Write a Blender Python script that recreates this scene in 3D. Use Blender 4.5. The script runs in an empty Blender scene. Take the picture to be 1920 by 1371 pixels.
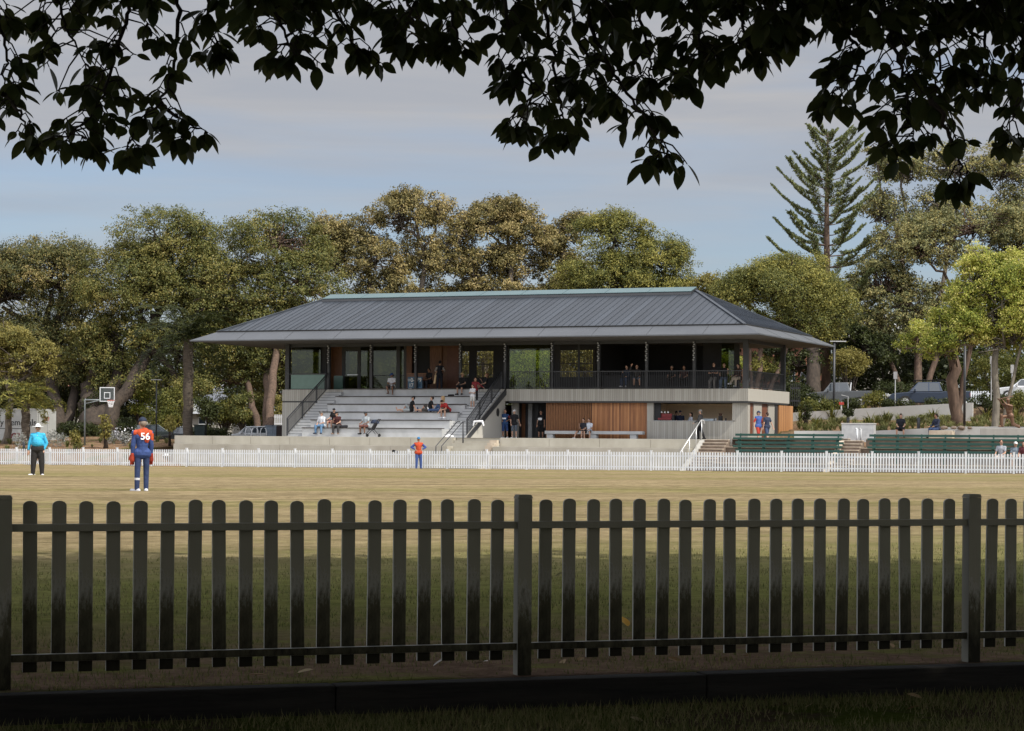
import bpy, bmesh, math, random
import numpy as np
from mathutils import Vector, Matrix, Euler
random.seed(7)
RNG = np.random.default_rng(11)
scene = bpy.context.scene
COL = scene.collection

# ---------------------------------------------------------------- camera
F, YH, ROLL, EYE = 4009.6, 821.3, 0.0073, 1.6          # focal length / horizon row in photo pixels
cam_data = bpy.data.cameras.new('camera')
cam = bpy.data.objects.new('camera', cam_data); COL.objects.link(cam)
cam.location = (0, 0, EYE)
cam.rotation_euler = (math.radians(90), -ROLL, 0)
cam_data.sensor_width = 36.0
cam_data.lens = F / 1920 * 36
cam_data.shift_y = (YH - 685.5) / 1920
cam_data.clip_start = 0.1; cam_data.clip_end = 6000
scene.camera = cam

# ---------------------------------------------------------------- light
LDIR = Vector((-0.72, 0.516, -1.0)).normalized()         # the way the sunlight travels
sun_el = math.asin(-LDIR.z); sun_az = math.atan2(-LDIR.x, -LDIR.y)
sd = bpy.data.lights.new('sun', 'SUN'); sd.energy = 3.3; sd.angle = math.radians(0.5); sd.color = (1.0, 0.945, 0.83)
so = bpy.data.objects.new('sun', sd); COL.objects.link(so); so.location = (60, -40, 90)
so.rotation_euler = LDIR.to_track_quat('-Z', 'Y').to_euler()
world = bpy.data.worlds.new('World'); scene.world = world; world.use_nodes = True
wn = world.node_tree; wn.nodes.clear()
wo = wn.nodes.new('ShaderNodeOutputWorld'); bg = wn.nodes.new('ShaderNodeBackground')
sky = wn.nodes.new('ShaderNodeTexSky'); sky.sky_type = 'NISHITA'; sky.sun_disc = False
sky.sun_elevation = sun_el; sky.sun_rotation = sun_az; sky.air_density = 1.0; sky.dust_density = 1.2
tc = wn.nodes.new('ShaderNodeTexCoord')
sep = wn.nodes.new('ShaderNodeSeparateXYZ'); wn.links.new(tc.outputs['Generated'], sep.inputs[0])
mp = wn.nodes.new('ShaderNodeMapping'); mp.inputs['Scale'].default_value = (2.2, 2.2, 22.0)
wn.links.new(tc.outputs['Generated'], mp.inputs[0])
cn = wn.nodes.new('ShaderNodeTexNoise'); cn.inputs['Scale'].default_value = 1.6; cn.inputs['Detail'].default_value = 5; cn.inputs['Roughness'].default_value = 0.5
wn.links.new(mp.outputs[0], cn.inputs['Vector'])
elev = wn.nodes.new('ShaderNodeMapRange'); elev.inputs[1].default_value = 0.085; elev.inputs[2].default_value = 0.165
elev.inputs[3].default_value = 0.48; elev.inputs[4].default_value = 1.0; elev.interpolation_type = 'SMOOTHSTEP'
wn.links.new(sep.outputs['Z'], elev.inputs[0])
cm = wn.nodes.new('ShaderNodeMapRange'); cm.inputs[1].default_value = 0.3; cm.inputs[2].default_value = 0.7; cm.inputs[3].default_value = -0.34; cm.inputs[4].default_value = 0.34
wn.links.new(cn.outputs['Fac'], cm.inputs[0])
ad = wn.nodes.new('ShaderNodeMath'); ad.operation = 'ADD'; ad.use_clamp = True
wn.links.new(elev.outputs[0], ad.inputs[0]); wn.links.new(cm.outputs[0], ad.inputs[1])
mu = wn.nodes.new('ShaderNodeMath'); mu.operation = 'MULTIPLY'; mu.inputs[1].default_value = 0.94
wn.links.new(ad.outputs[0], mu.inputs[0])
ccol = wn.nodes.new('ShaderNodeValToRGB')
ccol.color_ramp.elements[0].color = (0.85, 0.88, 0.96, 1); ccol.color_ramp.elements[1].color = (1.0, 0.985, 1.0, 1)
cn2 = wn.nodes.new('ShaderNodeTexNoise'); cn2.inputs['Scale'].default_value = 2.7; cn2.inputs['Detail'].default_value = 6; cn2.inputs['Roughness'].default_value = .58; cn2.inputs['Distortion'].default_value = .6
wn.links.new(mp.outputs[0], cn2.inputs['Vector'])
cr2 = wn.nodes.new('ShaderNodeMapRange'); cr2.inputs[1].default_value = .32; cr2.inputs[2].default_value = .68; wn.links.new(cn2.outputs['Fac'], cr2.inputs[0]); wn.links.new(cr2.outputs[0], ccol.inputs[0])
csc = wn.nodes.new('ShaderNodeVectorMath'); csc.operation = 'SCALE'; csc.inputs['Scale'].default_value = 3.6
wn.links.new(ccol.outputs[0], csc.inputs[0])
# the unseen cloud overhead is brightened to fill the shade
up = wn.nodes.new('ShaderNodeMapRange'); up.inputs[1].default_value = .2; up.inputs[2].default_value = .6; up.inputs[3].default_value = 3.7; up.inputs[4].default_value = 7.6; up.interpolation_type = 'SMOOTHSTEP'
wn.links.new(sep.outputs['Z'], up.inputs[0]); # an unseen bright cloud bank, added behind the camera to fill shaded fronts
bk = wn.nodes.new('ShaderNodeMapRange'); bk.inputs[1].default_value = .15; bk.inputs[2].default_value = -.75; bk.inputs[3].default_value = 0.0; bk.inputs[4].default_value = 9.5; bk.interpolation_type = 'SMOOTHSTEP'
wn.links.new(sep.outputs['Y'], bk.inputs[0])
sm = wn.nodes.new('ShaderNodeMath'); sm.operation = 'ADD'; wn.links.new(up.outputs[0], sm.inputs[0]); wn.links.new(bk.outputs[0], sm.inputs[1])
wn.links.new(sm.outputs[0], csc.inputs['Scale'])
skm = wn.nodes.new('ShaderNodeVectorMath'); skm.operation = 'MULTIPLY'; skm.inputs[1].default_value = (0.74, 0.82, 0.97)
wn.links.new(sky.outputs[0], skm.inputs[0])
mx = wn.nodes.new('ShaderNodeMix'); mx.data_type = 'RGBA'
wn.links.new(mu.outputs[0], mx.inputs[0]); wn.links.new(skm.outputs[0], mx.inputs[6]); wn.links.new(csc.outputs[0], mx.inputs[7])
wn.links.new(mx.outputs[2], bg.inputs[0]); bg.inputs[1].default_value = 0.1
wn.links.new(bg.outputs[0], wo.inputs[0])
vs = scene.view_settings; vs.view_transform = 'Standard'; vs.look = 'None'; vs.exposure = 0.42; vs.gamma = 1.0
scene.cycles.max_bounces = 8; scene.cycles.transparent_max_bounces = 24

# ---------------------------------------------------------------- frames of reference
TH, CX, CY = 0.3937, 13.763, 125.0                      # the pavilion's heading and its front right corner
CT, ST = math.cos(TH), math.sin(TH)
def P(px, py, d):
    """photo pixel at depth d -> world point"""
    dx, dy = px - 960, py - YH
    a = dx * math.cos(ROLL) + dy * math.sin(ROLL); b = -dx * math.sin(ROLL) + dy * math.cos(ROLL)
    return Vector((a * d / F, d, EYE - b * d / F))
def PX(px, d): return (px - 960) * d / F
def to_uw(x, y): return (x - CX) * CT - (y - CY) * ST, (x - CX) * ST + (y - CY) * CT
def from_uw(u, w): return CX + u * CT + w * ST, CY - u * ST + w * CT
def U(px, w, z=0.0):
    """u on the plane w that shows at photo column px"""
    t = (px - 960) / F
    u = (t * (CY + w * CT) - CX - w * ST) / (CT + t * ST)
    d = CY - u * ST + w * CT
    t = (px - 960 + ROLL * (-z * F / d)) / F
    return (t * (CY + w * CT) - CX - w * ST) / (CT + t * ST)
def W(px, u):
    """w on the plane u that shows at photo column px"""
    t = (px - 960) / F
    return (t * (CY - u * ST) - CX - u * CT) / (ST - t * CT)
def depth(u, w): return CY - u * ST + w * CT
def ZZ(py, d, px=960):
    """height above the eye of photo row py at depth d"""
    return -(py - YH - ROLL * (px - 960)) * d / F

# ---------------------------------------------------------------- tagging
def tag(o, label=None, cat=None, group=None, kind=None):
    if label: o['label'] = label
    if cat: o['category'] = cat
    if group: o['group'] = group
    if kind: o['kind'] = kind
    return o
def empty(name, loc, rz=0.0, label=None, cat=None, group=None):
    o = bpy.data.objects.new(name, None); COL.objects.link(o)
    o.location = loc; o.rotation_euler = (0, 0, rz); o.empty_display_size = 0.2
    return tag(o, label, cat, group)
def link(name, me, parent=None, loc=None):
    o = bpy.data.objects.new(name, me); COL.objects.link(o)
    if parent: o.parent = parent
    if loc is not None: o.location = loc
    return o
def copy_tree(o, parent=None):
    c = o.copy(); COL.objects.link(c); c.parent = parent
    for ch in list(o.children): copy_tree(ch, c)
    return c

# ---------------------------------------------------------------- mesh builder
class MB:
    def __init__(s): s.v = []; s.f = []; s.m = []; s.mi = 0
    def add(s, vs, fs):
        b = len(s.v); s.v += [tuple(v) for v in vs]
        for f in fs: s.f.append(tuple(i + b for i in f)); s.m.append(s.mi)
    def box(s, x0, x1, y0, y1, z0, z1, M=None):
        vs = [Vector((x, y, z)) for z in (z0, z1) for y in (y0, y1) for x in (x0, x1)]
        if M is not None: vs = [M @ v for v in vs]
        s.add(vs, [(0, 2, 3, 1), (4, 5, 7, 6), (0, 1, 5, 4), (2, 6, 7, 3), (0, 4, 6, 2), (1, 3, 7, 5)])
    def bar(s, a, b, w, h, up=(0, 0, 1)):
        a, b = Vector(a), Vector(b); d = (b - a).normalized(); up = Vector(up)
        sd_ = d.cross(up)
        if sd_.length < 1e-4: sd_ = d.cross(Vector((1, 0, 0)))
        sd_.normalize(); up = sd_.cross(d)
        vs = []
        for p in (a, b):
            for i, j in ((-1, -1), (1, -1), (1, 1), (-1, 1)): vs.append(p + sd_ * (i * w / 2) + up * (j * h / 2))
        s.add(vs, [(0, 3, 2, 1), (4, 5, 6, 7), (0, 1, 5, 4), (1, 2, 6, 5), (2, 3, 7, 6), (3, 0, 4, 7)])
    def tube(s, pts, rad, n=8, cap=True):
        pts = [Vector(p) for p in pts]
        if not isinstance(rad, (list, tuple)): rad = [rad] * len(pts)
        vs = []; ref = None
        for i, p in enumerate(pts):
            d = (pts[min(i + 1, len(pts) - 1)] - pts[max(i - 1, 0)])
            d = d.normalized() if d.length > 1e-9 else Vector((0, 0, 1))
            if ref is None: ref = Vector((1, 0, 0)) if abs(d.x) < .8 else Vector((0, 1, 0))
            a = d.cross(ref).normalized(); b = d.cross(a); ref = -a.cross(d) if False else ref
            for k in range(n):
                t = 2 * math.pi * k / n
                vs.append(p + (a * math.cos(t) + b * math.sin(t)) * rad[i])
        fs = []
        for i in range(len(pts) - 1):
            for k in range(n):
                k2 = (k + 1) % n
                fs.append((i * n + k, i * n + k2, (i + 1) * n + k2, (i + 1) * n + k))
        if cap:
            fs.append(tuple(range(n))[::-1]); fs.append(tuple((len(pts) - 1) * n + k for k in range(n)))
        s.add(vs, fs)
    def cone(s, a, b, ra, rb, n=10):
        """a capsule with two radii"""
        a, b = Vector(a), Vector(b); d = b - a; L = d.length
        d = d.normalized() if L > 1e-6 else Vector((0, 0, 1))
        pts, rs = [], []
        for t in (-1, -.85, -.5): pts.append(a + d * ra * t); rs.append(ra * math.sqrt(max(0.0004, 1 - t * t)))
        pts.append(a); rs.append(ra); pts.append(b); rs.append(rb)
        for t in (.5, .85, 1): pts.append(b + d * rb * t); rs.append(rb * math.sqrt(max(0.0004, 1 - t * t)))
        ref = Vector((1, 0, 0)) if abs(d.x) < .8 else Vector((0, 1, 0))
        s.tube(pts, rs, n)
    def ell(s, c, r, M=None, n=12, m=8, zmin=-1.0):
        """an ellipsoid, optionally cut below zmin (unit height)"""
        c = Vector(c); vs = []; t0 = math.acos(max(-1, min(1, zmin)))
        for i in range(m + 1):
            t = t0 * i / m
            for k in range(n):
                p = 2 * math.pi * k / n
                v = Vector((r[0] * math.sin(max(t, .02)) * math.cos(p), r[1] * math.sin(max(t, .02)) * math.sin(p), r[2] * math.cos(t)))
                if M is not None: v = M @ v
                vs.append(c + v)
        fs = [(i * n + k, (i + 1) * n + k, (i + 1) * n + (k + 1) % n, i * n + (k + 1) % n) for i in range(m) for k in range(n)]
        fs.append(tuple(range(n))); fs.append(tuple(m * n + k for k in range(n))[::-1])
        s.add(vs, fs)
    def poly(s, pts, fs=None):
        s.add(pts, fs or [tuple(range(len(pts)))])
    def prism(s, pts, off):
        """outline pts (3D, planar) pushed along off"""
        n = len(pts); off = Vector(off); a = [Vector(p) for p in pts]
        s.add(a + [p + off for p in a], [tuple(range(n))[::-1], tuple(range(n, 2 * n))] + [(i, (i + 1) % n, (i + 1) % n + n, i + n) for i in range(n)])
    def mesh(s, name, mats, smooth=False, fix=True):
        me = bpy.data.meshes.new(name); me.from_pydata(s.v, [], s.f)
        for m in (mats if isinstance(mats, (list, tuple)) else [mats]): me.materials.append(m)
        if isinstance(mats, (list, tuple)): me.polygons.foreach_set('material_index', s.m)
        if fix:
            bm = bmesh.new(); bm.from_mesh(me); bmesh.ops.recalc_face_normals(bm, faces=bm.faces); bm.to_mesh(me); bm.free()
        if smooth: me.polygons.foreach_set('use_smooth', [True] * len(me.polygons))
        me.update(); return me
    def build(s, name, mats, parent=None, smooth=False, loc=None, bevel=0.0, fix=True):
        me = s.mesh(name, mats, smooth, fix)
        if bevel:
            bm = bmesh.new(); bm.from_mesh(me)
            bmesh.ops.bevel(bm, geom=[e for e in bm.edges if len(e.link_faces) == 2 and e.calc_face_angle(0) > .5], offset=bevel, segments=2, affect='EDGES', profile=.6, clamp_overlap=True)
            bm.to_mesh(me); bm.free()
        return link(name, me, parent, loc)
def remeshed(mb, voxel, smooth_it=2):
    """join the overlapping volumes of a builder into one continuous skin"""
    me = mb.mesh('tmp', [], fix=True); o = bpy.data.objects.new('tmp', me); COL.objects.link(o)
    r = o.modifiers.new('r', 'REMESH'); r.mode = 'VOXEL'; r.voxel_size = voxel
    if smooth_it:
        sm = o.modifiers.new('s', 'SMOOTH'); sm.iterations = smooth_it; sm.factor = .5
    dg = bpy.context.evaluated_depsgraph_get()
    out = bpy.data.meshes.new_from_object(o.evaluated_get(dg))
    bpy.data.objects.remove(o); bpy.data.meshes.remove(me)
    out.polygons.foreach_set('use_smooth', [True] * len(out.polygons))
    return out
def text_mesh(txt, size, mat, depth_=.01, bold=0.0):
    cu = bpy.data.curves.new('txt', 'FONT'); cu.body = txt; cu.size = size; cu.extrude = depth_; cu.align_x = 'CENTER'; cu.align_y = 'CENTER'; cu.offset = bold
    o = bpy.data.objects.new('txt', cu); COL.objects.link(o)
    me = bpy.data.meshes.new_from_object(o.evaluated_get(bpy.context.evaluated_depsgraph_get()))
    bpy.data.objects.remove(o); bpy.data.curves.remove(cu)
    me.materials.clear(); me.materials.append(mat); return me

# ---------------------------------------------------------------- materials
def new_mat(name):
    m = bpy.data.materials.new(name); m.use_nodes = True; nt = m.node_tree
    return m, nt, nt.nodes['Principled BSDF']
def ramp(cr, cols, p0, p1):
    cr.elements[0].position = p0; cr.elements[0].color = (*cols[0], 1)
    cr.elements[1].position = p1; cr.elements[1].color = (*cols[-1], 1)
    for i in range(1, len(cols) - 1):
        e = cr.elements.new(p0 + (p1 - p0) * i / (len(cols) - 1)); e.color = (*cols[i], 1)
def mat(name, col, rough=.6, var=.12, scale=3.0, metal=0.0, bump=0.0, bscale=40.0, spec=.5, col2=None, stretch=(1, 1, 1), detail=4, lo=.35, hi=.65):
    """a plain surface: one colour wandering towards a second with noise"""
    m, nt, b = new_mat(name)
    c = Vector(col); c2 = Vector(col2) if col2 else c * (1 - 2 * var)
    t = nt.nodes.new('ShaderNodeTexCoord'); mp_ = nt.nodes.new('ShaderNodeMapping'); mp_.inputs['Scale'].default_value = stretch
    nt.links.new(t.outputs['Object'], mp_.inputs[0])
    n = nt.nodes.new('ShaderNodeTexNoise'); n.inputs['Scale'].default_value = scale; n.inputs['Detail'].default_value = detail; n.inputs['Roughness'].default_value = .6
    nt.links.new(mp_.outputs[0], n.inputs['Vector'])
    r = nt.nodes.new('ShaderNodeValToRGB'); r.color_ramp.elements[0].position = lo; r.color_ramp.elements[1].position = hi
    r.color_ramp.elements[0].color = (*c2, 1); r.color_ramp.elements[1].color = (*c, 1)
    nt.links.new(n.outputs['Fac'], r.inputs[0]); nt.links.new(r.outputs[0], b.inputs['Base Color'])
    b.inputs['Roughness'].default_value = rough; b.inputs['Metallic'].default_value = metal
    b.inputs['Specular IOR Level'].default_value = spec
    if bump:
        n2 = nt.nodes.new('ShaderNodeTexNoise'); n2.inputs['Scale'].default_value = bscale; n2.inputs['Detail'].default_value = 3
        nt.links.new(mp_.outputs[0], n2.inputs['Vector'])
        bp = nt.nodes.new('ShaderNodeBump'); bp.inputs['Strength'].default_value = bump; bp.inputs['Distance'].default_value = .02
        nt.links.new(n2.outputs['Fac'], bp.inputs['Height']); nt.links.new(bp.outputs[0], b.inputs['Normal'])
    return m
def foliage(name, cols, trans=.3, rough=.55, spec=.2):
    """leaves: the hue comes from a random number carried by each leaf"""
    m, nt, b = new_mat(name)
    at = nt.nodes.new('ShaderNodeAttribute'); at.attribute_name = 'rnd'
    r = nt.nodes.new('ShaderNodeValToRGB'); cr = r.color_ramp
    ramp(cr, cols, 0.0, 1.0)
    nt.links.new(at.outputs['Fac'], r.inputs[0]); nt.links.new(r.outputs[0], b.inputs['Base Color'])
    b.inputs['Roughness'].default_value = rough; b.inputs['Specular IOR Level'].default_value = spec
    tr = nt.nodes.new('ShaderNodeBsdfTranslucent'); nt.links.new(r.outputs[0], tr.inputs[0])
    mx_ = nt.nodes.new('ShaderNodeMixShader'); mx_.inputs[0].default_value = trans
    nt.links.new(b.outputs[0], mx_.inputs[1]); nt.links.new(tr.outputs[0], mx_.inputs[2])
    nt.links.new(mx_.outputs[0], nt.nodes['Material Output'].inputs[0])
    return m
def glass(name, tint, refl=.25, alpha=.75, rough=.05):
    m, nt, b = new_mat(name); nt.nodes.remove(b)
    tr = nt.nodes.new('ShaderNodeBsdfTransparent'); tr.inputs[0].default_value = (*tint, 1)
    gl = nt.nodes.new('ShaderNodeBsdfGlossy'); gl.inputs['Roughness'].default_value = rough; gl.inputs[0].default_value = (.9, .95, .92, 1)
    fr = nt.nodes.new('ShaderNodeFresnel'); fr.inputs[0].default_value = 1.5
    mr = nt.nodes.new('ShaderNodeMath'); mr.operation = 'ADD'; mr.inputs[1].default_value = refl; mr.use_clamp = True
    nt.links.new(fr.outputs[0], mr.inputs[0])
    mx_ = nt.nodes.new('ShaderNodeMixShader'); nt.links.new(mr.outputs[0], mx_.inputs[0])
    nt.links.new(tr.outputs[0], mx_.inputs[1]); nt.links.new(gl.outputs[0], mx_.inputs[2])
    nt.links.new(mx_.outputs[0], nt.nodes['Material Output'].inputs[0]); return m
def boards(name, cols, width, axis=0, rough=.55, gap=.03):
    """upright boards of uneven tone, 'width' metres each, along a local axis"""
    m, nt, b = new_mat(name)
    t = nt.nodes.new('ShaderNodeTexCoord'); s_ = nt.nodes.new('ShaderNodeSeparateXYZ'); nt.links.new(t.outputs['Object'], s_.inputs[0])
    dv = nt.nodes.new('ShaderNodeMath'); dv.operation = 'DIVIDE'; dv.inputs[1].default_value = width; nt.links.new(s_.outputs[axis], dv.inputs[0])
    fl = nt.nodes.new('ShaderNodeMath'); fl.operation = 'FLOOR'; nt.links.new(dv.outputs[0], fl.inputs[0])
    wnz = nt.nodes.new('ShaderNodeTexWhiteNoise'); wnz.noise_dimensions = '1D'; nt.links.new(fl.outputs[0], wnz.inputs['W'])
    mp_ = nt.nodes.new('ShaderNodeMapping'); sc = [18, 18, 1.2]; mp_.inputs['Scale'].default_value = sc; nt.links.new(t.outputs['Object'], mp_.inputs[0])
    n = nt.nodes.new('ShaderNodeTexNoise'); n.inputs['Scale'].default_value = 1.0; n.inputs['Detail'].default_value = 5; nt.links.new(mp_.outputs[0], n.inputs['Vector'])
    a_ = nt.nodes.new('ShaderNodeMath'); a_.operation = 'MULTIPLY_ADD'; a_.inputs[1].default_value = .55; nt.links.new(wnz.outputs[0], a_.inputs[0])
    nm = nt.nodes.new('ShaderNodeMath'); nm.operation = 'MULTIPLY'; nm.inputs[1].default_value = .55; nt.links.new(n.outputs['Fac'], nm.inputs[0]); nt.links.new(nm.outputs[0], a_.inputs[2])
    r = nt.nodes.new('ShaderNodeValToRGB')
    ramp(r.color_ramp, cols, .15, .85)
    nt.links.new(a_.outputs[0], r.inputs[0])
    fr = nt.nodes.new('ShaderNodeMath'); fr.operation = 'FRACT'; nt.links.new(dv.outputs[0], fr.inputs[0])
    lt = nt.nodes.new('ShaderNodeMath'); lt.operation = 'LESS_THAN'; lt.inputs[1].default_value = gap; nt.links.new(fr.outputs[0], lt.inputs[0])
    mx_ = nt.nodes.new('ShaderNodeMix'); mx_.data_type = 'RGBA'; mx_.inputs[7].default_value = (.02, .012, .008, 1)
    nt.links.new(lt.outputs[0], mx_.inputs[0]); nt.links.new(r.outputs[0], mx_.inputs[6]); nt.links.new(mx_.outputs[2], b.inputs['Base Color'])
    b.inputs['Roughness'].default_value = rough; return m
def bark(name, c1, c2, sc=6.0):
    return mat(name, c1, .9, col2=c2, scale=sc, stretch=(1, 1, .25), bump=.8, bscale=14)

M = {}
M['concrete'] = mat('concrete', (.40, .385, .35), .85, scale=1.3, col2=(.33, .315, .285), stretch=(1.5, 1.5, .35), bump=.15)
M['board_concrete'] = boards('board_concrete', [(.28, .265, .235), (.345, .33, .295), (.40, .385, .35)], .14, 0, .85, .05)
M['tier_concrete'] = mat('tier_concrete', (.44, .445, .45), .85, scale=1.1, col2=(.36, .365, .365), bump=.1)
M['terrace_concrete'] = mat('terrace_concrete', (.42, .395, .335), .85, scale=.8, col2=(.34, .315, .26), stretch=(1, 1, .6), bump=.15)
M['stone_step'] = mat('stone_step', (.50, .43, .34), .9, scale=2.0, col2=(.36, .29, .22), bump=.2)
M['riser_brown'] = mat('riser_brown', (.20, .15, .115), .9, scale=3, col2=(.12, .095, .075), bump=.3)
M['dark_steel'] = mat('dark_steel', (.035, .037, .042), .45, var=.1)
M['black_gap'] = mat('black_gap', (.012, .012, .012), .8)
M['seat_edge'] = mat('seat_edge', (.05, .04, .036), .6)
M['roof_metal'] = mat('roof_metal', (.054, .064, .080), .42, scale=.5, col2=(.042, .050, .063), metal=.35, stretch=(2, .2, 1))
def roof_sheets():
    m = mat('roof_metal', (.054, .064, .080), .42, scale=.5, col2=(.042, .050, .063), metal=.35, stretch=(2, .2, 1)); nt = m.node_tree; b = nt.nodes['Principled BSDF']
    src = b.inputs['Base Color'].links[0].from_socket; t = nt.nodes.new('ShaderNodeTexCoord'); sp_ = nt.nodes.new('ShaderNodeSeparateXYZ'); nt.links.new(t.outputs['Object'], sp_.inputs[0])
    q = nt.nodes.new('ShaderNodeMath'); q.operation = 'MULTIPLY_ADD'; q.inputs[1].default_value = 1 / .425; q.inputs[2].default_value = 78.78; nt.links.new(sp_.outputs[0], q.inputs[0])
    fl = nt.nodes.new('ShaderNodeMath'); fl.operation = 'FLOOR'; nt.links.new(q.outputs[0], fl.inputs[0]); w_ = nt.nodes.new('ShaderNodeTexWhiteNoise'); w_.noise_dimensions = '1D'; nt.links.new(fl.outputs[0], w_.inputs['W'])
    mr = nt.nodes.new('ShaderNodeMapRange'); mr.inputs[3].default_value = .82; mr.inputs[4].default_value = 1.2; nt.links.new(w_.outputs[0], mr.inputs[0])
    sc_ = nt.nodes.new('ShaderNodeVectorMath'); sc_.operation = 'SCALE'; nt.links.new(src, sc_.inputs[0]); nt.links.new(mr.outputs[0], sc_.inputs['Scale']); nt.links.new(sc_.outputs[0], b.inputs['Base Color']); return m
M['roof_metal'] = roof_sheets()
M['roof_band'] = mat('roof_band', (.120, .128, .142), .45, scale=.35, col2=(.10, .107, .12), metal=.35)
M['soffit'] = mat('soffit', (.075, .068, .06), .8, scale=1.2)
M['skylight'] = mat('skylight', (.085, .15, .155), .25, scale=.6, col2=(.065, .12, .13), spec=.3)  # teal glass tint, with the sky's reflection put into the colour
M['timber'] = boards('timber', [(.14, .05, .018), (.30, .12, .042), (.47, .215, .08)], .11, 0)
M['timber_door'] = boards('timber_door', [(.22, .095, .035), (.38, .18, .07), (.48, .25, .11)], .13, 1)
M['batten'] = mat('batten', (.36, .165, .065), .55, scale=9, col2=(.18, .075, .028), stretch=(12, 12, .5))
M['panel_wood'] = mat('panel_wood', (.20, .085, .04), .5, scale=4, col2=(.12, .05, .022), stretch=(6, 6, .6))
M['brown_panel'] = mat('brown_panel', (.15, .055, .03), .5)
M['kiosk_wall'] = mat('kiosk_wall', (.90, .70, .50), .8, var=.03)
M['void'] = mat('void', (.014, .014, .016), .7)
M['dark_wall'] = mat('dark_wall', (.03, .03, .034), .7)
M['floor_dark'] = mat('floor_dark', (.10, .095, .09), .8)
M['pane'] = glass('pane', (.34, .38, .24), .0)
M['pane_clear'] = glass('pane_clear', (.50, .56, .36), .0)
M['pane_green'] = mat('pane_green', (.12, .21, .18), .25, var=.05, spec=.6)
M['white_paint'] = mat('white_paint', (.70, .725, .755), .55, scale=1.5, col2=(.58, .60, .63))
M['steel_light'] = mat('steel_light', (.72, .72, .72), .35, metal=.6, var=.05)
M['bench_green'] = mat('bench_green', (.016, .072, .056), .6, scale=2, col2=(.011, .05, .04), stretch=(.4, 3, 3))
M['mulch'] = mat('mulch', (.21, .13, .08), .95, scale=6, col2=(.12, .075, .045), bump=.8, bscale=18)
M['white_cloth'] = mat('white_cloth', (.86, .86, .88), .8, var=.03)
M['bronze'] = mat('bronze', (.17, .095, .06), .45, metal=.5, scale=4)
M['nosing'] = mat('nosing', (.20, .205, .21), .7)
M['hoop_paint'] = mat('hoop_paint', (.20, .225, .235), .6)
M['grey_paint'] = mat('grey_paint', (.45, .46, .47), .6)
M['path'] = mat('path', (.55, .54, .51), .85, scale=.6, col2=(.48, .47, .44))
M['rubber'] = mat('rubber', (.02, .02, .02), .8)
M['bark_fig'] = bark('bark_fig', (.060, .043, .031), (.026, .019, .014))
M['bark_pale'] = bark('bark_pale', (.17, .14, .11), (.08, .065, .05))
M['bark_brown'] = bark('bark_brown', (.13, .083, .058), (.06, .038, .026))
M['bark_grey'] = bark('bark_grey', (.19, .165, .13), (.10, .088, .07))
M['bark_palm'] = mat('bark_palm', (.115, .092, .07), .95, scale=3, col2=(.05, .04, .03), stretch=(1, 1, 5), bump=.8, bscale=9)
M['fig_leaf'] = foliage('fig_leaf', [(0.051, 0.063, 0.027), (0.112, 0.118, 0.040), (0.189, 0.166, 0.055), (0.302, 0.237, 0.095)], .25, .5, .25)
M['fig_leaf_green'] = foliage('fig_leaf_green', [(0.066, 0.079, 0.026), (0.124, 0.136, 0.039), (0.195, 0.185, 0.051), (0.278, 0.228, 0.071)], .27, .5, .25)
M['fig_leaf_brown'] = foliage('fig_leaf_brown', [(0.083, 0.078, 0.033), (0.183, 0.161, 0.061), (0.274, 0.220, 0.082), (0.416, 0.323, 0.145)], .25, .5, .25)
M['olive_leaf'] = foliage('olive_leaf', [(0.079, 0.093, 0.030), (0.165, 0.171, 0.047), (0.256, 0.242, 0.062), (0.371, 0.327, 0.087)], .3, .5)
M['bright_leaf'] = foliage('bright_leaf', [(0.137, 0.178, 0.039), (0.277, 0.321, 0.059), (0.442, 0.438, 0.087), (0.737, 0.674, 0.254)], .42, .5)
M['yellow_leaf'] = foliage('yellow_leaf', [(0.102, 0.104, 0.030), (0.204, 0.180, 0.050), (0.289, 0.247, 0.070), (0.357, 0.314, 0.100)], .35, .5)
M['gum_leaf'] = foliage('gum_leaf', [(0.095, 0.109, 0.048), (0.181, 0.185, 0.081), (0.285, 0.259, 0.104), (0.380, 0.317, 0.120)], .25, .5)
M['pine_leaf'] = foliage('pine_leaf', [(0.065, 0.083, 0.034), (0.115, 0.133, 0.048), (0.196, 0.205, 0.072)], .15, .6)
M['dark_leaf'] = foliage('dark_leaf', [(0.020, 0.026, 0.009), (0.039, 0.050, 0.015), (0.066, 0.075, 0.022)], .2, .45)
M['hedge_leaf'] = foliage('hedge_leaf', [(0.057, 0.070, 0.016), (0.115, 0.120, 0.027), (0.207, 0.180, 0.041)], .3, .5)
M['silver_leaf'] = foliage('silver_leaf', [(.14, .15, .14), (.24, .25, .23), (.36, .36, .33)], .2, .7)
M['tuft_leaf'] = foliage('tuft_leaf', [(.07, .09, .03), (.15, .165, .055), (.26, .24, .10)], .3, .6)
M['near_leaf'] = foliage('near_leaf', [(0.044, 0.062, 0.022), (0.070, 0.088, 0.026), (0.102, 0.114, 0.038)], .34, .5, .3)
M['grass_blade'] = foliage('grass_blade', [(.085, .10, .03), (.165, .175, .058), (.31, .25, .125)], .3, .7)
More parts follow.
